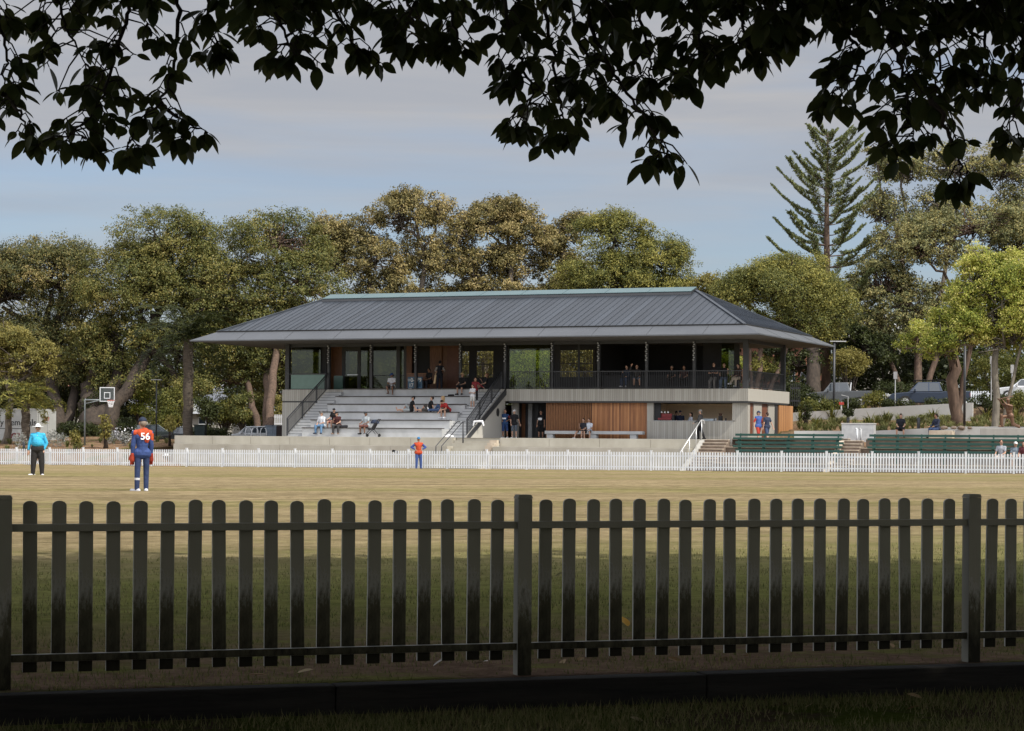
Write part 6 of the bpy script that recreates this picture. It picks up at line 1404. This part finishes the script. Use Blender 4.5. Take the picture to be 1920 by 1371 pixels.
v = car('dark grey ute with tray cover parked behind the pavilion end', ground_at(1573, 150.5) , STR, 4.6, 1.85, UTE_P, UTE_H, paint('ute_grey', (.12, .127, .135)), .37, (.20, .80), group=GCAR, cat='ute')
mb = MB(); mb.tube([(.75, -.75, 1.15), (.80, -.7, 1.72), (.80, .7, 1.72), (.75, .75, 1.15)], .035, 6); mb.build('roll_bar', M['steel_light'], v)
v = car('big dark blue ute with roof rack parked behind the paperbark trunk', ground_at(1740, 147.5), STR, 5.5, 1.95, UTE_P, [(a, z * 1.03) for a, z in UTE_H], paint('ute_blue', (.045, .06, .092)), .42, (.20, .80), group=GCAR, cat='ute')
mb = MB(); mb.box(-1.0, 1.0, -.62, .62, 1.90, 1.94); mb.box(-.9, -.86, -.62, .62, 1.75, 1.90); mb.box(.7, .74, -.62, .62, 1.75, 1.90); mb.build('roof_rack', M['black_gap'], v, bevel=.01)
car('white car nosing in at the right edge of the street', ground_at(1925, 143.5) + Vector((0, 0, .7)), STR, 4.4, 1.8, HAT_P, HAT_H, paint('car_white', (.62, .63, .64)), .33, (.19, .82), group=GCAR)
car('silver hatchback partly hidden by the tree left of the pavilion', Vector((PX(472, 150), 150, EYE - .75)), .1, 3.9, 1.72, HAT_P, HAT_H, paint('car_silver', (.42, .44, .46)), .31, (.19, .82), group=GCAR)
car('black sedan behind the thick palm trunk', Vector((PX(345, 147), 147, EYE - .85)), .15, 4.3, 1.76, HAT_P, HAT_H, paint('car_black', (.02, .022, .024)), .31, (.19, .82), group=GCAR)
car('dark green car half hidden beside the white flowering shrub', Vector((PX(262, 149), 149, EYE - .7)), .2, 4.2, 1.76, HAT_P, HAT_H, paint('car_green', (.03, .04, .04)), .31, (.19, .82), group=GCAR)
# the removal truck, left
D = 147; tk = empty('parked_truck', (PX(35, D), D, EYE - 1.25), -.34, 'silver grey removal truck parked behind the short palm', 'truck')
M['truck_box'] = mat('truck_box', (.42, .43, .42), .5, scale=.8, col2=(.36, .37, .36), metal=.1)
mb = MB(); mb.box(-3.6, 2.2, -1.15, 1.15, .75, 2.95); mb.build('cargo_box', M['truck_box'], tk, bevel=.04)
mb = MB(); mb.box(-3.55, 2.15, -1.17, 1.17, 2.955, 3.0); mb.build('roof_trim', M['steel_light'], tk)
mb = MB(); mb.box(2.21, 2.27, -1.1, 1.1, .8, 2.9); rd = mb.build('rear_door', M['truck_box'], tk)
mb = MB(); mb.box(2.275, 2.31, -.03, .03, .85, 2.85); mb.build('door_bar', M['grey_paint'], rd)
mb = MB(); mb.box(-3.6, 2.25, -.9, .9, .45, .745); mb.build('chassis', M['rubber'], tk)
mb = MB(); mb.box(-5.2, -3.7, -1.05, 1.05, .5, 2.3); mb.build('cab', paint('truck_cab', (.6, .6, .6)), tk, bevel=.1)
for x in (-4.6, .9):
    for s_ in (-1, 1): mb = MB(); mb.tube([(x, s_ * .85, .45), (x, s_ * 1.12, .45)], .45, 18); mb.build('wheel', M['rubber'], tk)
tm = text_mesh('Key Removals', .62, pmat((.03, .03, .035)), .01); o = link('lettering', tm, tk); o.location = (.35, -1.16, 2.05); o.rotation_euler = (math.pi / 2, 0, 0)
tm = text_mesh('Ryan', .55, pmat((.16, .02, .02)), .01, .008); o = link('lettering', tm, tk); o.location = (.3, -1.16, 1.25); o.rotation_euler = (math.pi / 2, 0, 0)
mb = MB(); mb.box(-1.0, 1.4, -1.162, -1.152, 1.62, 1.66); mb.build('lettering_rule', M['rubber'], tk)
tm = text_mesh('KEY', .34, pmat((.4, .03, .03)), .01, .01); o = link('lettering', tm, rd); o.location = (2.28, -.1, 2.3); o.rotation_euler = (math.pi / 2, 0, math.pi / 2)

# basketball hoop
D = 139; b0 = Vector((PX(159, D), D, H(PX(159, D), D)))
k = D / F; hp = empty('basketball_hoop', b0, 0, 'basketball hoop on grey post with clear backboard and orange ring', 'basketball hoop')
zt = EYE + ZZ(750, D, 159) - b0.z
mb = MB(); mb.tube([(0, 0, -.1), (0, 0, zt), (.06, 0, zt + .05)], .06, 10); mb.tube([(0, 0, zt), (30 * k, -.05, zt)], .05, 8); mb.tube([(0, 0, zt - .25), (28 * k, -.05, zt - .02)], .03, 6); mb.build('post', M['hoop_paint'], hp, smooth=True)
bx0, bx1, bz0, bz1 = 28 * k, 56 * k, zt - 3 * k, zt + 24 * k
mb = MB(); mb.box(bx0 + .03, bx1 - .03, -.1, -.085, bz0 + .03, bz1 - .03); bb = mb.build('backboard', glass('backboard_glass', (.55, .58, .60), .05), hp)
mb = MB(); zc_ = bz0 + .15; cxr = (bx0 + bx1) / 2
for a in ((bx0, bx1, bz0, bz0 + .05), (bx0, bx1, bz1 - .05, bz1), (bx0, bx0 + .05, bz0 + .052, bz1 - .052), (bx1 - .05, bx1, bz0 + .052, bz1 - .052), (cxr - .2, cxr + .2, zc_ + .05, zc_ + .09), (cxr - .2, cxr + .2, zc_ + .42, zc_ + .46), (cxr - .2, cxr - .16, zc_ + .092, zc_ + .418), (cxr + .16, cxr + .2, zc_ + .092, zc_ + .418)): mb.box(a[0], a[1], -.115, -.101, a[2], a[3])
mb.build('board_frame', M['white_paint'], bb)
rc = Vector((cxr + .28, -.35, bz0 + .08)); mb = MB(); mb.tube([rc + Vector((.23 * math.cos(t * .3927), .23 * math.sin(t * .3927), 0)) for t in range(17)], .018, 6); mb.bar(rc + Vector((-.05, .22, 0)), Vector((cxr + .1, -.1, bz0 + .08)), .08, .03); mb.build('ring', pmat((.6, .09, .03)), hp, smooth=True)
mb = MB()
for t in range(12):
    a, c = t * .5236, (t + 1) * .5236
    for s_ in (1, -1): mb.tube([rc + Vector((.23 * math.cos(a), .23 * math.sin(a), -.01)), rc + Vector((.17 * math.cos(a + s_ * .26), .17 * math.sin(a + s_ * .26), -.22)), rc + Vector((.12 * math.cos(a), .12 * math.sin(a), -.45))], .008, 4)
mb.build('net', M['white_cloth'], hp)

# lamps, signs, bollards
def lamp(label, px, D, y0, y1, r, arm=0.0, head=(.35, .12, .05)):
    x = PX(px, D); z0, z1 = EYE + ZZ(y1, D, px), EYE + ZZ(y0, D, px); r_ = empty('street_lamp', (x, D, z0), 0, label, 'lamp post', 'lamp posts')
    mb = MB(); mb.tube([(0, 0, -.3), (0, 0, z1 - z0)], r, 8); mb.build('pole', M['dark_steel'], r_, smooth=True)
    mb = MB(); mb.box(arm - head[0], arm + head[0], -head[1], head[1], z1 - z0, z1 - z0 + head[2]); 
    if abs(arm) > .1: mb.box(min(0, arm), max(0, arm), -.03, .03, z1 - z0 - .004, z1 - z0 + .03)
    mb.build('lamp_head', M['grey_paint'], r_)
lamp('dark lamp post standing behind the right roof corner', 1563, 146, 641, 800, .085, .25, (.55, .14, .06))
lamp('dark lamp post beside the flaking brown trunk', 1808, 125, 640, 795, .075)
lamp('thin lamp post with flat head behind the keeper', 293, 143, 713, 822, .05, 0, (.34, .2, .05))
def sign(label, px, D, y0, y1, w_, h_, c=(.30, .30, .31)):
    x = PX(px, D); z0, z1 = EYE + ZZ(y1, D, px), EYE + ZZ(y0, D, px); r_ = empty('street_sign', (x, D, z0), 0, label, 'sign', 'street signs')
    mb = MB(); mb.tube([(0, .04, -.3), (0, .04, z1 - z0)], .035, 6); mb.build('pole', M['grey_paint'], r_)
    mb = MB(); mb.box(-w_ / 2, w_ / 2, -.01, .01, z1 - z0 - h_, z1 - z0); mb.build('plate', pmat(c), r_)
sign('small grey sign plate on pole in front of the blue ute', 1678, 145, 697, 762, .26, .5)
sign('tall pale sign on pole beyond the grey trunked tree', 1897, 141, 684, 738, .22, .55, (.36, .36, .36)); sign('narrow sign plate beside the grey trunk', 1858, 134, 668, 742, .2, .5)
r_ = ground_at(1577, 143.5); g = empty('street_hydrant', r_, 0, 'thin grey standpipe with red cap before the grey ute', 'standpipe'); mb = MB(); mb.tube([(0, 0, -.2), (0, 0, 1.15)], .05, 8); mb.tube([(.45, 0, -.2), (.45, 0, 1.5), (.0, 0, 1.6)], .025, 6); mb.build('pipe', M['grey_paint'], g); mb = MB(); mb.box(-.16, .16, -.08, .08, .95, 1.12); mb.build('cap', pmat((.4, .05, .04)), g)
for px, D, y0, y1, lab in ((1722, 121.5, 783, 812, 'short black bollard between the two people sitting on the bank'), (1590, 122, 783, 798, 'short dark bollard above the white planter box'), (45, 133.5, 828, 845, 'dark timber stake in the bed left of the umpire')):
    z0, z1 = EYE + ZZ(y1, D, px), EYE + ZZ(y0, D, px); mb = MB(); mb.tube([(0, 0, -.3), (0, 0, z1 - z0 - .05), (0, 0, z1 - z0)], [.09, .09, .06], 12); tag(mb.build('bollard', M['dark_steel'], None, True, (PX(px, D), D, z0)), lab, 'bollard')
# pale retaining wall below the street, bank wall and path wall
def strip_wall(name, label, pts, thick, m_):
    """pts: (px, depth, y_top, y_bottom)"""
    a = [(P(px, yt, d), P(px, yb, d)) for px, d, yt, yb in pts]; o0 = a[0][1]; r_ = empty(name, o0, 0, label, 'retaining wall')
    mb = MB(); off = Vector((.1, thick, 0))
    for (t0, b0_), (t1, b1_) in zip(a, a[1:]):
        mb.prism([b0_ - o0 - Vector((0, 0, .6)), b1_ - o0 - Vector((0, 0, .6)), t1 - o0, t0 - o0], off)
    mb.build('wall_face', m_, r_); return r_
strip_wall('street_wall', 'long pale rendered wall rising below the parked utes', [(1486, 144.5, 774, 788), (1600, 142.5, 767, 783), (1700, 140.5, 761, 779), (1824, 138.2, 755, 773)], .3, M['path'])
strip_wall('bank_wall', 'low pale concrete edge wall along the foot of the planted bank', [(1638, 122.5, 808, 822), (1720, 121, 804, 822), (1800, 119.6, 800, 822), (1880, 118.4, 800, 822), (1990, 116.5, 801, 822)], .45, M['path'])
strip_wall('bank_wall', 'low concrete edge beside the timber door', [(1489, 121.3, 808, 824), (1578, 119.3, 808, 824)], .4, M['path'])
sh = empty('stone_block', (PX(1760, 119.3), 119.3, EYE + ZZ(812, 119.3, 1760)), -TH, 'pale flat block the jacketed person sits on', 'block'); mb = MB(); mb.box(-.5, .8, -.3, .5, -.3, .14); mb.build('block', M['stone_step'], sh, bevel=.02)
# rocks
for px, dx in ((1788, 0), (1802, .5), (1818, .2), (1770, .3)):
    D = 119.0 + dx; mb = MB(); s_ = random.uniform(.09, .17); mb.ell((0, 0, 0), (s_ * 1.5, s_, s_ * .7), None, 9, 6); me = mb.mesh('rock', M['riser_brown']); 
    for vv in me.vertices: vv.co *= random.uniform(.85, 1.12)
    tag(link('garden_rock', me, None, (PX(px, D), D, EYE + ZZ(802, D, px))), 'rough sandstone rock on the bank before the statue', 'rock', 'sandstone rocks on the bank')
# planter box
D = 118.0; x0, x1 = PX(1578, D), PX(1638, D); z0, z1 = EYE + ZZ(824, D, 1600), EYE + ZZ(795, D, 1600)
pb = empty('planter_box', ((x0 + x1) / 2, D, z0), -TH * .6, 'pale grey concrete box between the bench blocks', 'planter'); mb = MB(); mb.box(-(x1 - x0) / 2, (x1 - x0) / 2, 0, 1.6, -.4, z1 - z0); mb.build('box', M['grey_paint'], pb, bevel=.015); mb = MB(); mb.box(-(x1 - x0) / 2 - .03, (x1 - x0) / 2 + .03, -.03, 1.63, z1 - z0 + .003, z1 - z0 + .05); mb.build('lid', M['path'], pb)
for px, lab in ((1607, 'white'), (1614, 'grey')):
    mb = MB(); mb.tube([(0, 0, -.3), (0, 0, .42)], .055, 8); mb.tube([(0, 0, .42), (-.09, 0, .44)], .05, 8); tag(mb.build('tap_post', M['white_paint' if lab == 'white' else 'grey_paint'], None, True, (PX(px, 117.2), 117.2, EYE + ZZ(819, 117.2, px))), 'short %s tap post before the pale grey box' % lab, 'post')
# street picket fences and the iron fence
def low_fence(label, px0, px1, D, zb, h_, sp, m_, name='street_fence', wd=.07):
    x0, x1 = PX(px0, D), PX(px1, D); r_ = empty(name, (x0, D, zb), 0, label, 'fence'); mb = MB(); n = int((x1 - x0) / sp)
    for i in range(n + 1): pk = picket(h_, wd, .02, 4); mb.add([(p[0] + i * sp, p[1], p[2]) for p in pk.v], pk.f)
    mb.build('picket_panel', m_, r_); 
    for q in (.2, .75): mb = MB(); mb.box(0, x1 - x0, .022, .06, h_ * q, h_ * (q + .08)); mb.build('rail', m_, r_)
low_fence('white picket fence across the street by the grey trunk', 1812, 1856, 154, EYE + ZZ(758, 154, 1830), .95, .17, M['white_paint'], wd=.1)
low_fence('short white spiked fence between the two utes', 1648, 1668, 156, EYE + ZZ(758, 156, 1660), .8, .16, M['white_paint'])
low_fence('dark iron railing beyond the end of the pavilion slab', 1482, 1500, 140, EYE + ZZ(762, 140, 1490), 1.5, .12, M['dark_steel'], 'iron_fence', .03)
low_fence('pale picket fence seen left of the pavilion wall', 504, 532, 158, EYE + ZZ(800, 158, 515), .9, .15, M['white_paint'], wd=.09)
# bins, racks
for px, w_, c, lab in ((506, .5, (.22, .27, .33), 'blue grey wheelie bin left of the pavilion wall'), (513, .5, (.20, .25, .31), 'blue grey wheelie bin nearer the pavilion wall'), (524, .62, (.045, .035, .035), 'dark brown bin right against the pavilion wall'), (376, .75, (.02, .03, .03), 'wide black bin beside the thick palm')):
    D = 140.5; r_ = empty('rubbish_bin', (PX(px, D), D, EYE - .12), -.1, lab, 'bin', 'bins near the pavilion'); mb = MB(); mb.add([(-w_ / 2 * .85, -.25, 0), (w_ / 2 * .85, -.25, 0), (w_ / 2 * .85, .25, 0), (-w_ / 2 * .85, .25, 0), (-w_ / 2, -.3, .78), (w_ / 2, -.3, .78), (w_ / 2, .3, .78), (-w_ / 2, .3, .78)], [(0, 1, 5, 4), (1, 2, 6, 5), (2, 3, 7, 6), (3, 0, 4, 7), (4, 5, 6, 7), (3, 2, 1, 0)]); mb.build('body', pmat(c), r_, bevel=.02)
    mb = MB(); mb.box(-w_ / 2 - .03, w_ / 2 + .03, -.34, .32, .785, .85); mb.build('lid', pmat(tuple(q * .7 for q in c)), r_, bevel=.02)
for i, px in enumerate((466, 478, 494)):
    D = 139.5; mb = MB(); mb.tube([(-.2, 0, -.3), (-.2, 0, .42), (-.14, 0, .6), (0, 0, .68), (.14, 0, .6), (.2, 0, .42), (.2, 0, -.3)], .032, 8)
    tag(mb.build('bicycle_rack', M['white_paint'], None, True, (PX(px, D), D, EYE - .1)), ['pale hoop bicycle rack before the silver hatchback', 'pale hoop bicycle rack before the pale tank', 'pale hoop bicycle rack in front of the reddish trunk'][i].replace('before the pale tank', 'between the other two hoops'), 'bicycle rack', 'hoop bicycle racks')
mb = MB(); mb.ell((0, 0, 0), (.2, .2, .16), None, 12, 6, zmin=0); mb.ell((0, 0, 0), (.32, .32, .02), None, 12, 4); D = 131.5; tag(mb.build('path_light', M['white_paint'], None, True, (PX(312, D), D, H(PX(312, D), D) + .12)), 'small white domed cap in the bed behind the fence', 'lamp')

# houses beyond
def house(label, px0, px1, D, yb, ye, yr, wallm, roofm, dep=9, wins=(), chim=None):
    x0, x1 = PX(px0, D), PX(px1, D); zb, ze, zr = EYE + ZZ(yb, D, px0), EYE + ZZ(ye, D, px0), EYE + ZZ(yr, D, px0); r_ = empty('house', ((x0 + x1) / 2, D, zb), 0, label, 'house', 'houses beyond the trees'); h = (x1 - x0) / 2
    mb = MB(); mb.box(-h, h, 0, dep, -2, ze - zb); mb.build('wall', wallm, r_)
    mb = MB(); e, z_, zz = .5, ze - zb + .004, zr - zb; mb.add([(-h - e, -e, z_), (h + e, -e, z_), (h + e, dep + e, z_), (-h - e, dep + e, z_), (-h * .45, dep / 2, zz), (h * .45, dep / 2, zz)], [(0, 1, 5, 4), (1, 2, 5), (2, 3, 4, 5), (3, 0, 4), (3, 2, 1, 0)]); rf = mb.build('roof', roofm, r_)
    if chim is not None: mb = MB(); mb.box(chim - .4, chim + .4, dep / 2 - .4, dep / 2 + .4, zz - 1.2, zz + .9); mb.build('chimney', M['white_paint'], rf)
    for a, b_, c, d in wins:
        A, B = PX(a, D) - (x0 + x1) / 2, PX(b_, D) - (x0 + x1) / 2; z0, z1 = EYE + ZZ(d, D, px0) - zb, EYE + ZZ(c, D, px0) - zb
        mb = MB(); mb.box(A, B, -.06, .05, z0, z1); w_ = mb.build('window', M['white_paint'], r_)
        n = max(2, int((B - A) / .5)); 
        for q in range(n): mb = MB(); mb.box(A + (B - A) * q / n + .05, A + (B - A) * (q + 1) / n - .05, -.075, -.062, z0 + .08, z1 - .08); mb.build('pane', M['car_glass'], w_)
brick = mat('brick', (.36, .17, .11), .9, scale=14, col2=(.26, .11, .07)); tile = mat('roof_tile', (.26, .12, .075), .8, scale=6, col2=(.18, .08, .05)); slate = mat('slate', (.33, .34, .36), .7, scale=2, col2=(.27, .28, .30)); render = mat('render', (.48, .45, .40), .85)
house('low house with grey hipped roof and white chimney left of the pavilion', 352, 432, 180, 805, 776, 738, render, slate, 8, ((372, 400, 782, 796),), .2)
house('brick house with white framed windows behind the right end of the pavilion', 1390, 1545, 182, 770, 640, 590, brick, tile, 9, ((1500, 1526, 697, 725), (1478, 1490, 690, 715), (1404, 1416, 690, 716)))
house('white roofed house glimpsed high between the trees on the right', 1590, 1720, 196, 760, 635, 585, render, mat('white_roof', (.62, .63, .63), .6), 9)
house('house with orange tiled roof behind the grey truck', 40, 160, 188, 800, 740, 690, render, tile, 9, ((95, 125, 752, 775),))
house('pale house with dark window bands behind the hoop', 205, 262, 184, 815, 775, 745, render, slate, 8, ((222, 250, 785, 800),))

# ================================================================ THINGS AT THE PAVILION
r_ = pav_empty('scoreboard', 'blue digital scoreboard on the upper floor reading 0-79 and 17', 'scoreboard', U(778, .5, 3.4), .5, ZS + .03)
mb = MB(); mb.box(-.5, .5, 0, .08, .0, .76); mb.build('panel', mat('score_blue', (.035, .10, .17), .5, var=.05), r_, bevel=.01)
led = mat('score_white', (.75, .76, .74), .6)
for t, sz, x, z in (('0-', .34, -.16, .55), ('79', .34, .28, .55), ('17', .31, -.26, .23)): o = link('digits', text_mesh(t, sz, led, .006, .006), r_); o.location = (x, -.006, z); o.rotation_euler = (math.pi / 2, 0, 0)
o = link('digits', text_mesh('000', .28, pmat((.025, .06, .11)), .006, .004), r_); o.location = (.22, -.006, .23); o.rotation_euler = (math.pi / 2, 0, 0)
mb = MB(); mb.tube([(-.41 + .06 * math.cos(t * .5236), -.008, .56 + .06 * math.sin(t * .5236)) for t in range(13)], .016, 5); mb.box(-.46, -.22, -.006, -.001, .035, .06); mb.build('emblem', led, r_)
for px, u_w, lab in ((771, .9, 'left'), (791, .9, 'right')):
    g = pav_empty('timber_lectern', 'brown timber cabinet top showing over the scoreboard, %s one' % lab, 'cabinet', U(px, 1.1, 3.4), 1.1, ZS + .02); mb = MB(); mb.box(-.28, .34, 0, .4, 0, .98); mb.build('carcass', M['panel_wood'], g); mb = MB(); mb.box(-.3, .36, -.02, .42, .985, 1.02); mb.build('top', M['batten'], g)
# stroller
g = pav_empty('stroller', 'black folding stroller with navy hood parked before the lowest tier', 'stroller', U(694, -6.3), -6.3, 0.0, rz=.1)
mb = MB(); mb.tube([(-.35, 0, .1), (.1, 0, .55), (.5, 0, 1.05)], .022, 6); mb.tube([(.4, .0, .1), (.05, 0, .5)], .022, 6); mb.tube([(-.35, .42, .1), (.1, .42, .55), (.5, .42, 1.05)], .022, 6); mb.tube([(.4, .42, .1), (.05, .42, .5)], .022, 6); mb.tube([(.5, 0, 1.05), (.5, .42, 1.05)], .025, 6); mb.build('frame', M['dark_steel'], g)
mb = MB(); mb.prism([(-.18, .03, .42), (.12, .03, .40), (.38, .03, .85), (.28, .03, .9), (.05, .03, .52), (-.18, .03, .50)], (0, .36, 0)); mb.build('seat', pmat((.03, .028, .03)), g)
b = MB(); b.ell((.22, .21, .82), (.28, .21, .22), None, 12, 8, zmin=-.1); b.build('hood', pmat((.03, .04, .07)), g, smooth=True)
for x in (-.36, .4):
    for y in (-.03, .45): mb = MB(); mb.tube([(x, y - .02, .1), (x, y + .02, .1)], .10, 14); mb.build('wheel', pmat((.35, .35, .36)) if y < 0 else M['rubber'], g)
# cloths, bag, bottle
def drape(label, px, w, z, w_, h_, rz=0):
    x, y = from_uw(U(px, w, z), w); b = MB(); b.cone((-w_ / 2, 0, 0), (w_ / 2, 0, .03), .07, .06); b.cone((-w_ / 2, -.03, 0), (-w_ / 2 - .06, -.05, -h_), .06, .045); b.cone((w_ / 2, -.03, .02), (w_ / 2 + .1, -.05, -h_ * .9), .06, .05)
    me = remeshed(b, .02); me.materials.append(M['white_cloth']); o = link('draped_cloth', me, None, (x, y, EYE + z)); o.rotation_euler.z = -TH + rz; tag(o, label, 'cloth')
drape('white towel draped over the dark stair stringer', 897, -4.25, .95, .52, .24); 
b = MB(); b.cone((-.22, 0, .05), (.0, .05, .06), .07, .08); b.cone((0, .05, .08), (.25, 0, .05), .09, .06); me = remeshed(b, .02); me.materials.append(M['white_cloth']); o = link('crumpled_cloth', me, None, tuple(at_pav(841, -6.3, .02))); tag(o, 'crumpled white cloth on the terrace at the foot of the stair', 'cloth')
b = MB(); b.cone((-.15, 0, .05), (.15, 0, .06), .06, .05); me = remeshed(b, .02); me.materials.append(pmat(BLACK)); o = link('small_bag', me, None, tuple(tp(846, 1))); tag(o, 'small dark bag lying on the second tier', 'bag')
b = MB(); b.cone((-.16, 0, .06), (.16, 0, .08), .09, .09); me = remeshed(b, .02); me.materials.append(pmat((.035, .035, .04))); o = link('dark_backpack', me, None, tuple(S(645, 5, .13))); tag(o, 'dark backpack beside the couple on the lowest tier', 'bag')
mb = MB(); mb.tube([(0, 0, 0), (0, 0, .2), (0, 0, .22), (0, 0, .3)], [.05, .05, .028, .028], 10); tag(mb.build('water_bottle', pmat((.12, .33, .46)), None, True, tuple(at_pav(894, .25, ZS + .03))), 'pale blue drink bottle standing at the top of the right stair', 'bottle')
mb = MB(); mb.tube([(0, 0, 0), (0, 0, .2), (0, 0, .22), (0, 0, .3)], [.045, .045, .028, .028], 10); tag(mb.build('water_bottle', pmat((.02, .035, .12)), None, True, tuple(tp(783, 3))), 'dark blue bottle between two people on the third tier', 'bottle')
b = MB(); b.cone((-.12, 0, .07), (.12, 0, .07), .08, .08); me = remeshed(b, .02); me.materials.append(pmat((.01, .01, .012))); o = link('hanging_hat', me, None, tuple(at_pav(741, WFN + .1, -.85))); o.rotation_euler = (1.2, .3, 0); tag(o, 'black cap hanging on the far fence beside the fielder', 'cap')
# coffee machine and grinder on the kiosk counter
g = pav_empty('coffee_machine', 'maroon espresso machine on the kiosk counter', 'coffee machine', U(1250, WF + .5, 1.2), WF + .1, zc + .03)
mb = MB(); mb.box(-.42, .42, 0, .4, .04, .16); mb.box(-.42, .42, .12, .4, .162, .42); mb.build('body', pmat((.20, .03, .035), .3), g, bevel=.02)
for x in (-.2, .0, .2): mb = MB(); mb.tube([(x, .05, .46), (x, .05, .54)], .04, 8); mb.build('cup', M['white_cloth'], g)
mb = MB(); mb.box(.45, .56, .05, .3, 0, .34); mb.build('side_handle', M['rubber'], g)
g = pav_empty('coffee_grinder', 'dark coffee grinder at the right end of the kiosk counter', 'coffee grinder', U(1352, WF + .4, 1.2), WF + .2, zc + .03); mb = MB(); mb.box(-.1, .1, 0, .2, 0, .28); mb.build('body', M['rubber'], g); mb = MB(); mb.tube([(0, .1, .282), (0, .1, .44)], [.07, .12], 10); mb.build('hopper', pmat((.07, .035, .025)), g)
for i, px in enumerate((1342, 1361)): mb = MB(); mb.tube([(0, 0, 0), (0, 0, .16)], [.05, .045], 8); tag(mb.build('counter_jar', M['rubber' if i else 'grey_paint'], None, True, tuple(at_pav(px, WF + .15, zc + .03))), ['pale jar on the kiosk counter left of the grinder', 'dark jar on the kiosk counter right of the grinder'][i], 'jar')
g = pav_empty('display_case', 'low pale glass food tray on the kiosk counter', 'tray', U(1328, WF + .2, 1.2), WF + .1, zc + .03); mb = MB(); mb.box(-.35, .35, 0, .3, 0, .12); mb.build('tray', pmat((.40, .47, .52), .3), g, bevel=.01)
for px, py, D, rx, rz, mm, n in ((1520, 752, 147, 30, 14, 'dark_leaf', 2600), (1560, 760, 146, 26, 6, 'hedge_leaf', 1100), (1640, 748, 146, 24, 13, 'hedge_leaf', 2200), (1690, 759, 145, 36, 6, 'dark_leaf', 1500), (1760, 757, 144, 30, 6, 'dark_leaf', 1300), (1850, 752, 142, 44, 14, 'dark_leaf', 3200), (1905, 750, 141, 34, 16, 'hedge_leaf', 2800), (1600, 757, 147, 24, 6, 'dark_leaf', 1800)):
    bush('street_shrub', 'low shrub planted above the pale wall, %s' % {1520: 'at the bonnet of the grey ute', 1560: 'below the dark lamp post', 1600: 'behind the rear wheel of the grey ute', 1640: 'in the gap between the utes', 1690: 'under the bonnet of the blue ute', 1760: 'under the doors of the blue ute', 1850: 'beside the grey trunk', 1905: 'below the white car'}[px], px, py, D, rx, rz, M[mm], n, .13, 'low shrubs above the street wall', lobe=.5)
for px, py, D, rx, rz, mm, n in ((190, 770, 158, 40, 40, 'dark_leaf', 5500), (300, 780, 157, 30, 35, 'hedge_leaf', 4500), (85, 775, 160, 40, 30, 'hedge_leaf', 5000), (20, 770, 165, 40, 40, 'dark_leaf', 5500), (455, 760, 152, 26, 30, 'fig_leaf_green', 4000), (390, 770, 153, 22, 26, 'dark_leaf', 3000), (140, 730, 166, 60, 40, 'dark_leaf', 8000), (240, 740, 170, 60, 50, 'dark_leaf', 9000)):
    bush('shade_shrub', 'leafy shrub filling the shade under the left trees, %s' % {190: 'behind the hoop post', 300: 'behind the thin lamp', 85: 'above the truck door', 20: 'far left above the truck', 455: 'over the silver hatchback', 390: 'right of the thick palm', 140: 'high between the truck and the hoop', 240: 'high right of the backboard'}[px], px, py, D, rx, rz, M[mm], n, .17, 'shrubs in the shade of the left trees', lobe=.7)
